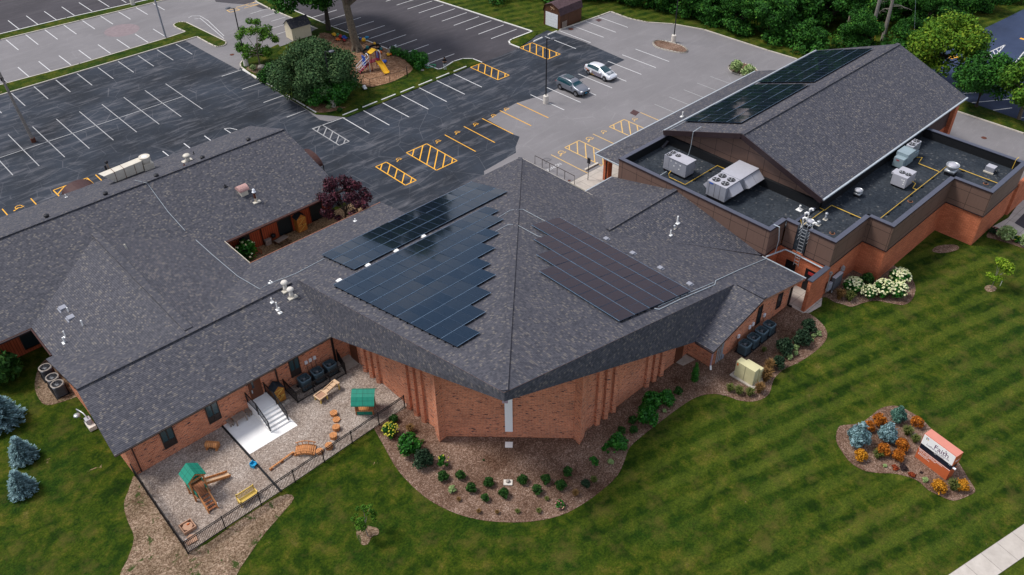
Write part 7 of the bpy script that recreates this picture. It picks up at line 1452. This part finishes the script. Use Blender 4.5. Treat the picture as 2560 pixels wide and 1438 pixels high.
def shed(name, label, x, y, rz, w, d, h, wall, roofm, hr=0.35, z=0.0, door=True):
    t = thing(name, label, 'shed', (x, y, z), rz); b = MB(wall); b.box(-w/2, -d/2, 0.08, w/2, d/2, h); b.add([(-w/2, -d/2, h), (w/2, -d/2, h), (0, -d/2, h+hr)], [(0, 1, 2)]); b.add([(-w/2, d/2, h), (w/2, d/2, h), (0, d/2, h+hr)], [(2, 1, 0)]); b.build('wall', t)
    b = MB(roofm); o = 0.07
    b.slab([(-w/2-o, -d/2-o, h-0.03), (0, -d/2-o, h+hr+0.03), (0, d/2+o, h+hr+0.03), (-w/2-o, d/2+o, h-0.03)], 0.04, roofm, 'dark_wood'); b.slab([(0, -d/2-o, h+hr+0.03), (w/2+o, -d/2-o, h-0.03), (w/2+o, d/2+o, h-0.03), (0, d/2+o, h+hr+0.03)], 0.04, roofm, 'dark_wood'); b.build('roof', t)
    if door:
        b = MB(wall); 
        for z0, z1 in ((0.12, h*0.5), (h*0.52, h-0.05)): b.beam((-w*0.4, -d/2-0.015, z0+0.05), (w*0.4, -d/2-0.015, z1-0.05), 0.05, 0.03, 'yellow_wood' if wall == 'shed_wood' else 'dark_wood'); b.box(-w*0.42, -d/2-0.03, z1-0.03, w*0.42, -d/2-0.01, z1+0.01, 'yellow_wood' if wall == 'shed_wood' else 'dark_wood')
        b.build('door_brace', t); b = MB('black_metal'); b.box(-0.03, -d/2-0.05, h*0.5, 0.03, -d/2-0.015, h*0.5+0.12); b.build('latch', t)
    return t
x, y = 17.28, 44.6; shed('toy_shed', 'small orange-stained wooden shed squeezed between stairs and fence', x, y, 0.0, 0.85, 0.65, 1.35, 'shed_wood', 'membrane')
for x, y, lb in ((17.1, 43.85, 'left concrete block in front of the orange shed'), (17.55, 43.95, 'right concrete block in front of the orange shed')): b = MB('concrete'); b.box(-0.2, -0.1, 0, 0.2, 0.1, 0.18); o = b.build('concrete_block'); o.location = (x, y, 0); tag(o, lb, 'block')
b = MB('old_wood'); b.box(-0.25, -0.12, 0, 0.25, 0.12, 0.3); o = b.build('wood_offcut'); o.location = (18.75, 44.3, 0); tag(o, 'short wooden crate beside the left fenced condenser', 'crate')
# courtyard
shed('courtyard_shed', 'tall narrow wooden shed with dark peaked roof against the courtyard wall', 30.65, 62.75, 0.0, 0.95, 0.7, 1.6, 'shed_wood', 'membrane', 0.4)
t = thing('picnic_table', 'dark wooden picnic table in the middle of the courtyard', 'table', (28.1, 62.0, 0), 0.2); b = MB('old_wood'); b.box(-0.6, -0.3, 0.6, 0.6, 0.3, 0.65); b.build('top', t)
for sy_ in (-0.6, 0.6): b = MB('dark_wood'); b.box(-0.6, sy_-0.12, 0.36, 0.6, sy_+0.12, 0.4); b.build('seat', t)
b = MB('dark_wood'); b.beam((-0.45, -0.6, 0.3), (-0.45, 0.6, 0.3), 0.06, 0.08); b.beam((0.45, -0.6, 0.3), (0.45, 0.6, 0.3), 0.06, 0.08)
for sx_ in (-0.45, 0.45): b.beam((sx_, -0.55, 0), (sx_, -0.2, 0.6), 0.06, 0.06); b.beam((sx_, 0.55, 0), (sx_, 0.2, 0.6), 0.06, 0.06)
b.build('frame', t)
wtable('wooden_bench', 'low dark wooden table at the left end of the courtyard', 'table', 25.5, 62.2, 0.9, 0.6, 0.4, 0.15, 'dark_play_board')
x, y = 27.15, 62.9; t = thing('storage_box', 'pale grey box leaning on the red courtyard wall', 'box', (x, y, 0)); b = MB('rock_grey'); b.box(-0.3, -0.15, 0, 0.3, 0.12, 0.55); b.build('body', t, bevel=0.03); b = MB('rock_grey'); b.box(-0.32, -0.17, 0.55, 0.32, 0.14, 0.6); b.build('lid', t)
t = thing('grill', 'small dark kettle grill next to the pale box in the courtyard', 'grill', (27.75, 62.85, 0)); b = MB('black_metal'); b.ball((0, 0, 0.75), 0.25, 0.25, 0.22); b.build('kettle', t, smooth=True)
for a_ in (0, 2.1, 4.2): b = MB('black_metal'); b.beam((0.1*math.cos(a_), 0.1*math.sin(a_), 0.6), (0.28*math.cos(a_), 0.28*math.sin(a_), 0), 0.03, 0.03); b.build('leg', t)

# ================================================================== BACK PLAYGROUND
g0 = 0.11
x, y = at(935, 175); t = thing('play_set', 'white-railed metal play set with a yellow canopy, yellow slide and maroon steps', 'play structure', (x+0.3, y, g0), R(-6))
b = MB('bright_blue'); b.box(-1.5, -0.15, 0.5, -1.42, 0.65, 2.0); b.box(0.65, 0.1, 1.1, 0.72, 0.75, 1.9); split_build(b, 'blue_panel', t, False)
for sx_, lab in ((-1.05, ''), (0.65, '')):
    b = MB('white_metal')
    for sy_ in (-0.35, 0.45): pass
    arc = [(sx_, -0.4+0.0, 0)]+[(sx_, -0.4, z) for z in (1.9,)]+[(sx_, 0.02-0.42*math.cos(a_), 1.9+0.38*math.sin(a_)) for a_ in np.linspace(0.3, math.pi-0.3, 6)]+[(sx_, 0.44, 1.9), (sx_, 0.44, 0)]
    b.tube(arc, 0.045, None, 7); b.build('white_arch', t)
b = MB('maroon_plastic'); b.box(-1.0, -0.4, 1.05, 0.65, 0.45, 1.15); b.build('deck', t)
b = MB('maroon_plastic'); b.add([(-0.95, -0.4, 1.1), (-0.35, -0.4, 1.1), (-0.35, -1.9, 0.08), (-0.95, -1.9, 0.08), (-0.95, -0.4, 0.9), (-0.35, -0.4, 0.9), (-0.35, -1.9, 0.0), (-0.95, -1.9, 0.0)], [(3, 2, 1, 0), (0, 4, 7, 3), (1, 2, 6, 5), (2, 3, 7, 6)]); 
for k in range(5): b.box(-0.94, -0.62-0.27*k, 0.95-0.19*k, -0.36, -0.50-0.27*k, 1.09-0.19*k)
o = b.build('steps', t); o.rotation_euler = (0, 0, R(-90)); o.location = (-0.6, -0.62, 0)
b = MB('white_metal')
for sx_ in (-1.02, -0.28):
    b.tube([(sx_, -0.4, 1.9), (sx_, -1.95, 0.9), (sx_, -2.0, 0)], 0.035, None, 6); b.tube([(sx_, -0.4, 1.5), (sx_, -1.95, 0.5)], 0.03, None, 6); b.tube([(sx_, -1.2, 1.35), (sx_, -1.2, 0.5)], 0.025, None, 6)
o = b.build('stair_rail', t); o.rotation_euler = (0, 0, R(-90)); o.location = (-0.6, -0.62, 0)
b = MB('bright_yellow'); b.add([(-0.05, -0.4, 1.1), (0.55, -0.4, 1.1), (0.55, -1.3, 0.75), (-0.05, -1.3, 0.75), (0.55, -2.1, 0.25), (-0.05, -2.1, 0.25), (0.55, -2.5, 0.15), (-0.05, -2.5, 0.15)], [(3, 2, 1, 0), (5, 4, 2, 3), (7, 6, 4, 5)]); b.build('slide_bed', t)
b = MB('bright_yellow')
for sx_ in (-0.08, 0.58):
    pl = [(sx_, -0.4, 1.22), (sx_, -1.3, 0.85), (sx_, -2.1, 0.33), (sx_, -2.5, 0.2)]
    for a_, c_ in zip(pl[:-1], pl[1:]): b.beam(a_, c_, 0.07, 0.2)
b.build('slide_side', t)
b = MB('bright_yellow'); b.add([(-0.75, -0.45, 2.25), (0.05, -0.45, 2.6), (0.05, 0.5, 2.6), (-0.75, 0.5, 2.25), (0.5, -0.45, 2.35), (0.5, 0.5, 2.35)], [(0, 1, 2, 3), (1, 4, 5, 2)]); b.build('yellow_canopy', t)
b = MB('maroon_plastic')
for q in ((-0.7, -0.4), (0.45, -0.4), (-0.7, 0.45), (0.45, 0.45)): b.tube([(*q, 0), (*q, 2.3)], 0.05, None, 7)
b.build('post', t)
x, y = at(958, 160); t = thing('toy_slide', 'low blue plastic slide end behind the yellow slide', 'toy', (x, y, g0), 0.3); b = MB('bright_blue'); b.ball((0, 0, 0.15), 0.75, 0.35, 0.2); b.build('body', t, smooth=True)
toys = [('round yellow ball toy by the tree trunk', 910, 107, 'bright_yellow', 0.3, 'ball'), ('blue toy car left of the yellow ball', 903, 102, 'bright_blue', 0.3, 'car'), ('light blue toy by the fence behind the yellow ball', 917, 99, 'sky_blue', 0.32, 'car'), ('yellow ride-on toy farthest left', 836, 92, 'bright_yellow', 0.4, 'car'), ('green ride-on toy behind the red one', 846, 93, 'toy_green', 0.35, 'car'), ('red ride-on toy in the middle of the toys', 852, 97, 'bright_red', 0.42, 'car'), ('flat blue toy right of the red one', 862, 100, 'bright_blue', 0.42, 'car'),
        ('orange toy lowest in the toy group', 846, 104, 'orange_plastic', 0.35, 'car'), ('red toy lowest in the toy group', 861, 105, 'bright_red', 0.3, 'car'), ('teal lid shaped toy behind the yellow canopy', 919, 124, 'teal_plastic', 0.36, 'car'), ('yellow loader toy near the dark border', 937, 114, 'bright_yellow', 0.32, 'car'), ('orange traffic toy behind the play set', 952, 136, 'orange_plastic', 0.2, 'ball'), ('yellow toy truck at the hedge end', 971, 141, 'bright_yellow', 0.34, 'car'), ('second yellow toy by the hedge end', 977, 141, 'orange_plastic', 0.26, 'car'), ('white toy trolley by the fence corner', 912, 225, 'white_pvc', 0.4, 'car'), ('dark green toy by the wire fence', 953, 127, 'teal_plastic', 0.3, 'car')]
for lb, px, py, mt_, s_, kd in toys:
    x, y = at(px, py); t = thing('toy', lb, 'toy', (x, y, g0), px*0.37, 'plastic toys in the back playground')
    if kd == 'ball': b = MB(mt_); b.ball((0, 0, s_), s_, s_, s_); b.build('body', t, smooth=True)
    else:
        b = MB(mt_); b.box(-s_, -s_*0.55, s_*0.3, s_, s_*0.55, s_*0.75); b.box(-s_*0.6, -s_*0.45, s_*0.75, s_*0.3, s_*0.45, s_*1.15); b.build('body', t, bevel=0.06)
        for u_ in (-0.6, 0.6):
            for w_ in (-1, 1): b = MB('tyre'); b.tube([(u_*s_, w_*s_*0.5, s_*0.28), (u_*s_, w_*s_*0.66, s_*0.28)], s_*0.28, None, 10); b.build('wheel', t)
b = MB('black_rubber'); q = smoothpoly(P([(908, 134), (920, 139), (935, 130), (950, 124), (948, 116), (930, 118), (915, 126)]), 3); kerb(b, [(u-q[0][0], v-q[0][1]) for u, v in q], 0.16, 0.22, 'black_rubber', True); o = b.build('sand_pit_border'); o.location = (*q[0], g0); tag(o, 'black rubber border of the toy sand pit', 'border')
x, y = at(985, 133); t = thing('bottle_crate', 'pile of grey crates and bottles against the fence at the hedge end', 'crate', (x, y, g0)); b = MB('rock_grey'); b.box(-0.8, -0.3, 0, 0.0, 0.3, 0.7); b.box(0.05, -0.25, 0, 0.6, 0.25, 0.5); b.build('crate', t); b = MB('white_metal')
for k in range(9): b.tube([(-0.7+0.15*k, 0.05*(k % 3), 0.5), (-0.7+0.15*k, 0.05*(k % 3), 0.9)], 0.05, None, 6)
b.build('bottle', t)
x, y = at(1077, 168); t = thing('garden_hose', 'tangle of pale green garden hose on the grass by the kerb', 'hose', (x, y, 0.1)); b = MB('toy_green'); rg = random.Random(2); b.tube([(0.75*math.cos(k*0.7)*rg.uniform(0.5, 1.2), 0.5*math.sin(k*0.7)*rg.uniform(0.5, 1.2), 0.03) for k in range(34)], 0.03, None, 5); b.build('hose', t); b = MB('white_metal'); b.tube([(-0.4+0.4*math.cos(k*0.9)*rg.uniform(0.4, 1), 0.3+0.4*math.sin(k*0.9)*rg.uniform(0.4, 1), 0.15+rg.uniform(0, 0.3)) for k in range(24)], 0.025, None, 5); b.build('wire_bundle', t)
x, y = at(1059, 163); t = thing('waste_bin', 'dark bin at the hedge corner with a white label', 'bin', (x, y, 0.09)); b = MB('black_metal'); b.lathe((0, 0, 0), [(0.3, 0), (0.36, 0.95)], None, 14); b.build('body', t); b = MB('black_metal'); b.lathe((0, 0, 0.96), [(0.38, 0), (0.3, 0.1)], None, 14); b.build('lid', t)
# beige shed, barn shed
x, y = at(748, 92); t = thing('garden_shed', 'small beige shed with a dark blue-grey shingle roof by the far lot', 'shed', (x, y, 0.05), R(-3)); w, d, h, hr = 2.9, 2.0, 1.9, 0.8
b = MB('beige_siding'); b.box(-w/2, -d/2, 0, w/2, d/2, h); b.add([(-w/2, -d/2, h), (-w/2, d/2, h), (-w/2, 0, h+hr)], [(0, 1, 2)][::1]); b.add([(w/2, -d/2, h), (w/2, d/2, h), (w/2, 0, h+hr)], [(0, 1, 2)]); b.build('wall', t)
b = MB('roof_shingle'); b.slab([(-w/2-0.12, -d/2-0.15, h-0.1), (w/2+0.12, -d/2-0.15, h-0.1), (w/2+0.12, 0, h+hr+0.05), (-w/2-0.12, 0, h+hr+0.05)], 0.06, 'roof_shingle', 'coping'); b.slab([(-w/2-0.12, 0, h+hr+0.05), (w/2+0.12, 0, h+hr+0.05), (w/2+0.12, d/2+0.15, h-0.1), (-w/2-0.12, d/2+0.15, h-0.1)], 0.06, 'roof_shingle', 'coping'); b.build('roof', t)
x, y = at(1378, 62); x += 1.6; t = thing('barn_shed', 'brown gambrel-roofed barn shed with a white roll-up door', 'shed', (x+0.2, y-0.5, 0.0), R(2)); w, d, h = 3.1, 4.6, 2.1   # local x = depth? gable faces -x
b = MB('barn_board'); gp = [(-w/2, 0), (w/2, 0), (w/2, h), (w/2-0.28, h+0.75), (0, h+1.25), (-w/2+0.28, h+0.75), (-w/2, h)]
n = len(gp); b.add([(-d/2, q[0], q[1]) for q in gp]+[(d/2, q[0], q[1]) for q in gp], [tuple(range(n))[::-1], tuple(range(n, 2*n)), (0, n, n+1, 1)[::-1], (1, n+1, n+2, 2)[::-1], (0, 6, n+6, n)[::-1]]); b.build('wall', t)
b = MB('trim_brown'); rp_ = [(-w/2-0.12, h-0.12), (-w/2+0.22, h+0.82), (0, h+1.34), (w/2-0.22, h+0.82), (w/2+0.12, h-0.12)]
plain('barn_roof', (0.075, 0.045, 0.05), 0.9, 0, 0.3, 3)
for k in range(4): (y0_, z0_), (y1_, z1_) = rp_[k], rp_[k+1]; b.slab([(-d/2-0.15, y0_, z0_), (d/2+0.15, y0_, z0_), (d/2+0.15, y1_, z1_), (-d/2-0.15, y1_, z1_)], 0.05, 'barn_roof', 'barn_board')
b.build('roof', t); b = MB('white_metal')
for k in range(5): b.box(-d/2-0.05, -1.15, 0.05+0.39*k, -d/2-0.01, 1.15, 0.05+0.39*k+0.375)
b.build('roll_up_door', t); b = MB('old_wood')
for k in range(5): b.box(-1.9+k*0.2, -w/2-0.1, 0, -1.9+k*0.2+0.18, -w/2-0.05, 1.0)
b.build('leaning_pallet', t); b = MB('pale_wood'); b.beam((-d/2-0.03, -0.45, h+0.5), (-d/2-0.03, 0.3, h+0.75), 0.05, 0.04); b.beam((-d/2-0.03, -0.3, h+0.85), (-d/2-0.03, 0.1, h+0.3), 0.05, 0.04); b.build('gable_trim', t)

# ================================================================== CARS
def car(name, label, x, y, rz, st, paint, cat, wheel_r, tr_, xf, xr, dark_low, extras):
    """st: stations rear to front: x, z bottom, z belt, z top, half width low, belt, top"""
    t = thing(name, label, cat, (x, y, 0.013), rz); b = MB(paint, 'car_glass', 'tyre'); vs = []; fs = []; ms = []
    for (X, zb, zl, zt, wl_, wb, wt) in st:
        ring = [(wl_*0.92, zb), (wl_, zb+0.14), (wl_*1.0, zb+(zl-zb)*0.62), (wb, zl), (wt, zt), (wt*0.55, zt+0.035)]
        vs += [(X, -u, z) for u, z in ring]+[(X, u, z) for u, z in ring[::-1]]
    n = 12
    for i in range(len(st)-1):
        gl = (st[i][3]-st[i][2] > 0.2) or (st[i+1][3]-st[i+1][2] > 0.2); both = (st[i][3]-st[i][2] > 0.3) and (st[i+1][3]-st[i+1][2] > 0.3)
        for j in range(n-1):
            m_ = paint
            if both and j in (3, 7): m_ = 'car_glass'
            if gl and not both and j in (4, 5, 6): m_ = 'car_glass'
            if dark_low and j in (0, 10): m_ = 'tyre'
            fs.append((i*n+j, (i+1)*n+j, (i+1)*n+j+1, i*n+j+1)); ms.append(m_)
        fs.append((i*n+11, (i+1)*n+11, (i+1)*n, i*n)); ms.append('tyre')
    fs.append(tuple(range(n))[::-1]); ms.append(paint); k = (len(st)-1)*n; fs.append(tuple(range(k, k+n))); ms.append(paint)
    for f_, m_ in zip(fs, ms):
        s0 = len(b.v)
    b.v = [tuple(v) for v in vs]; b.f = [list(f_) for f_ in fs]; b.m = [b.mi(m_) for m_ in ms]
    o = b.build('body', t, smooth=True); sb = o.modifiers.new('s', 'SUBSURF'); sb.levels = 2; sb.render_levels = 2
    for e_ in o.data.edges: pass
    W2 = st[len(st)//2][4]
    for X in (xf, xr):
        for sg in (-1, 1):
            b = MB('tyre'); b.tube([(X, sg*(W2-0.20), wheel_r), (X, sg*(W2+0.012), wheel_r)], wheel_r, None, 20); w_ = b.build('wheel', t); b = MB('alloy'); b.tube([(X, sg*(W2), wheel_r), (X, sg*(W2+0.02), wheel_r)], wheel_r*0.62, 'ac_grey', 16)
            for k in range(5): a_ = k*1.257; b.beam((X, sg*(W2+0.025), wheel_r), (X+wheel_r*0.6*math.cos(a_), sg*(W2+0.025), wheel_r+wheel_r*0.6*math.sin(a_)), 0.05, 0.02, 'alloy')
            b.build('rim', w_)
            b = MB('black_metal'); b.tube([(X, sg*(W2-0.22), wheel_r+0.03), (X, sg*(W2-0.005), wheel_r+0.03)], wheel_r*1.16, None, 20); b.build('wheel_arch', t)
    for sg in (-1, 1): b = MB(paint); b.ball((extras['mir'][0], sg*extras['mir'][1], extras['mir'][2]), 0.1, 0.12, 0.08); b.build('wing_mirror', t, smooth=True)
    return t
suv = [(-2.16, 0.55, 0.80, 0.95, 0.72, 0.70, 0.62), (-2.12, 0.35, 0.98, 1.10, 0.86, 0.84, 0.70), (-1.95, 0.28, 1.02, 1.42, 0.91, 0.87, 0.62), (-1.60, 0.26, 1.00, 1.60, 0.92, 0.89, 0.64), (-0.6, 0.24, 0.98, 1.64, 0.92, 0.89, 0.65), (0.15, 0.24, 0.97, 1.60, 0.92, 0.89, 0.64), (0.55, 0.24, 0.98, 1.38, 0.92, 0.88, 0.66), (0.98, 0.24, 1.00, 1.06, 0.92, 0.86, 0.74), (1.6, 0.26, 0.94, 0.99, 0.91, 0.84, 0.70), (2.08, 0.28, 0.80, 0.86, 0.86, 0.80, 0.62), (2.26, 0.40, 0.66, 0.70, 0.72, 0.68, 0.55)]
t = car('parked_car', 'dark grey compact SUV parked nose toward the church', 71.05, 65.45, R(-91), suv, 'suv_paint', 'car', 0.35, 0, 1.38, -1.30, True, {'mir': (0.55, 1.0, 1.05)})
for sg in (-1, 1): b = MB('white_light'); b.ball((2.08, sg*0.62, 0.78), 0.16, 0.17, 0.07); b.build('headlight', t, smooth=True); b = MB('bright_red'); b.ball((-2.1, sg*0.72, 0.92), 0.07, 0.16, 0.08); b.build('tail_light', t, smooth=True)
b = MB('black_metal'); b.box(2.17, -0.42, 0.52, 2.27, 0.42, 0.68); b.box(2.14, -0.5, 0.33, 2.26, 0.5, 0.46); b.build('grille', t); b = MB('sky_blue'); b.box(2.27, -0.17, 0.46, 2.29, 0.17, 0.57); b.build('licence_plate', t)
b = MB('dark_metal')
for sg in (-0.6, 0.6): b.tube([(-1.6, sg, 1.65), (0.1, sg, 1.67)], 0.02, None, 5)
b.build('roof_rail', t); b = MB('car_glass'); b.box(-1.3, -0.42, 1.675, -0.1, 0.42, 1.682); b.build('roof_panel', t)
hat = [(-2.2, 0.50, 0.85, 1.02, 0.68, 0.66, 0.56), (-2.16, 0.33, 0.98, 1.14, 0.80, 0.76, 0.60), (-1.75, 0.22, 0.98, 1.28, 0.86, 0.81, 0.56), (-1.0, 0.20, 0.94, 1.44, 0.87, 0.83, 0.56), (-0.3, 0.20, 0.91, 1.49, 0.87, 0.83, 0.57), (0.25, 0.20, 0.90, 1.42, 0.87, 0.83, 0.57), (0.8, 0.20, 0.90, 1.20, 0.87, 0.82, 0.62), (1.3, 0.20, 0.90, 0.97, 0.87, 0.79, 0.68), (1.75, 0.22, 0.80, 0.86, 0.85, 0.76, 0.62), (2.12, 0.26, 0.66, 0.71, 0.78, 0.70, 0.52), (2.26, 0.36, 0.54, 0.58, 0.62, 0.58, 0.42)]
t = car('parked_car', 'silver hatchback with orange and yellow side graphics parked beside the grey SUV', 76.65, 65.9, R(-91), hat, 'silver_paint', 'car', 0.32, 0, 1.38, -1.32, False, {'mir': (0.75, 0.95, 0.98)})
for sg in (-1, 1): b = MB('white_light'); b.ball((2.0, sg*0.6, 0.68), 0.2, 0.13, 0.09); b.build('headlight', t, smooth=True); b = MB('bright_red'); b.ball((-2.12, sg*0.62, 0.92), 0.07, 0.13, 0.12); b.build('tail_light', t, smooth=True)
b = MB('black_metal'); b.box(2.16, -0.5, 0.28, 2.27, 0.5, 0.42); b.build('grille', t); b = MB('black_metal'); b.add([(-2.1, -0.58, 1.17), (-2.1, 0.58, 1.17), (-1.55, 0.52, 1.36), (-1.55, -0.52, 1.36)], [(0, 3, 2, 1)]); b.box(-2.2, -0.58, 1.15, -2.05, 0.58, 1.19); b.build('rear_spoiler', t)
plain('wrap_grey', (0.20, 0.18, 0.22), 0.4)
def wrap(name, m_, poly): b = MB(m_); b.add([(u, -0.882, z) for u, z in poly]+[(u, -0.872, z) for u, z in poly], [tuple(range(len(poly)))[::-1], tuple(range(len(poly), 2*len(poly)))]); b.build(name, t)
wrap('grey_graphic', 'wrap_grey', [(-0.95, 0.32), (-0.75, 0.8), (0.85, 0.76), (0.85, 0.34)]); wrap('orange_graphic', 'orange_plastic', [(-2.0, 0.78), (-1.75, 0.8), (-1.05, 0.42), (-0.98, 0.3), (-1.15, 0.62)]); wrap('yellow_graphic', 'bright_yellow', [(-1.0, 0.3), (-0.75, 0.55), (-0.25, 0.3)]); wrap('white_graphic', 'sign_white', [(-1.15, 0.5), (-1.0, 0.75), (-0.8, 0.72), (-0.72, 0.5), (-0.9, 0.4)])
b = MB('car_glass')
for k in range(5): b.box(1.34+k*0.1, -0.5, 0.985-k*0.026, 1.41+k*0.1, 0.5, 0.99-k*0.026)
b.build('bonnet_graphic', t)

# ================================================================== PERSON
def person(label, x, y, z, rz):
    V = {'pel': ((0, 0, 0.95), 0.14), 'bel': ((0, 0.01, 1.10), 0.13), 'che': ((0, 0.02, 1.32), 0.155), 'nek': ((0, 0.03, 1.50), 0.06), 'hd0': ((0, 0.06, 1.58), 0.075), 'hd1': ((0, 0.09, 1.68), 0.095), 'hd2': ((0, 0.10, 1.76), 0.07)}
    E_ = [('pel', 'bel'), ('bel', 'che'), ('che', 'nek'), ('nek', 'hd0'), ('hd0', 'hd1'), ('hd1', 'hd2')]
    for s, sg in (('l', 1), ('r', -1)):
        V.update({'hip'+s: ((sg*0.10, 0, 0.88), 0.10), 'kne'+s: ((sg*0.11, 0.02, 0.50), 0.068), 'ank'+s: ((sg*0.11, 0, 0.09), 0.045), 'toe'+s: ((sg*0.12, 0.16, 0.04), 0.04),
                  'sho'+s: ((sg*0.19, 0.02, 1.42), 0.07), 'elb'+s: ((sg*0.25, 0.03, 1.15), 0.047), 'wri'+s: ((sg*0.09, 0.24, 1.20), 0.03), 'pal'+s: ((sg*0.05, 0.30, 1.23), 0.026)})
        E_ += [('pel', 'hip'+s), ('hip'+s, 'kne'+s), ('kne'+s, 'ank'+s), ('ank'+s, 'toe'+s), ('che', 'sho'+s), ('sho'+s, 'elb'+s), ('elb'+s, 'wri'+s), ('wri'+s, 'pal'+s)]
        for f_, (dx_, dz_) in enumerate(((0.012, 0.03), (0.006, 0.012), (0.0, -0.006), (-0.004, -0.022))):
            V['f%d%s' % (f_, s)] = ((sg*(0.045-0.012*f_*0.3), 0.345+0.004*(1-abs(f_-1.5)), 1.24+dz_), 0.010); V['g%d%s' % (f_, s)] = ((sg*(0.02), 0.37, 1.25+dz_*0.9), 0.009)
            E_ += [('pal'+s, 'f%d%s' % (f_, s)), ('f%d%s' % (f_, s), 'g%d%s' % (f_, s))]
        V['th'+s] = ((sg*0.03, 0.31, 1.275), 0.011); E_.append(('pal'+s, 'th'+s))
    ks = list(V); me = bpy.data.meshes.new('p'); me.from_pydata([V[k][0] for k in ks], [(ks.index(a_), ks.index(c_)) for a_, c_ in E_], []); o = bpy.data.objects.new('p', me); COL.objects.link(o)
    md = o.modifiers.new('skin', 'SKIN')
    for i, k in enumerate(ks): me.skin_vertices[0].data[i].radius = (V[k][1],)*2
    me.skin_vertices[0].data[0].use_root = True
    o.modifiers.new('sub', 'SUBSURF').levels = 2; bpy.context.view_layer.update()
    m2 = bpy.data.meshes.new_from_object(o.evaluated_get(bpy.context.evaluated_depsgraph_get())); bpy.data.objects.remove(o); m2.name = 'person'
    m2.materials.clear()
    for k in ('skin', 'black_cloth', 'pale_cloth', 'hair_black'): m2.materials.append(MATS[k])
    for p in m2.polygons:
        c = p.center; arm = abs(c.x) > 0.17 or c.y > 0.17; mi = 0; p.use_smooth = True
        if c.z < 0.1: mi = 3
        elif c.z < 0.97 and not (c.y > 0.17): mi = 2
        elif c.z < 1.52 and not (arm and c.z < 1.22) and c.y < 0.2: mi = 1
        elif c.z > 1.64 and (c.y < 0.10 or c.z > 1.76): mi = 3
        p.material_index = mi
    q = bpy.data.objects.new('person', m2); COL.objects.link(q); q.location = (x, y, z); q.rotation_euler = (0, 0, rz); tag(q, label, 'person')
    b = MB('black_cloth'); b.tube([(0, 0.01, 0.93), (0, 0.02, 1.12), (0, 0.02, 1.30)], 0.17, None, 12, 0.175); b.v = [(v[0]*1.12, v[1]*0.82, v[2]) for v in b.v]; h = b.build('t_shirt', q, smooth=True)
    b = MB('hair_black'); b.ball((0, 0.065, 1.70), 0.105, 0.11, 0.115, None, 12, 7); h = b.build('hair', q, smooth=True)
    b = MB('skin')
    b.ball((0, 0.185, 1.665), 0.014, 0.02, 0.018, 'skin', 8, 5); b.ball((0, 0.165, 1.625), 0.028, 0.014, 0.008, 'maroon_plastic', 8, 5)
    for sg in (-1, 1): b.ball((sg*0.034, 0.172, 1.69), 0.012, 0.008, 0.007, 'hair_black', 8, 5); b.ball((sg*0.095, 0.07, 1.665), 0.014, 0.022, 0.03, 'skin', 8, 5)
    b.build('face', q, smooth=True)
    return q
x, y = at(1113, 177); person('person in black T-shirt and pale trousers looking down at a phone on the grass', x, y, 0.09, R(142))
ph = MB('black_metal'); ph.box(-0.035, -0.006, -0.06, 0.035, 0.006, 0.06); o = ph.build('phone'); c_, s_ = math.cos(R(142)), math.sin(R(142)); o.location = (x+(-0.385*s_), y+0.385*c_, 0.09+1.26); o.rotation_euler = (R(-50), 0, R(142)); tag(o, 'black phone held in the hands of the standing person', 'phone')
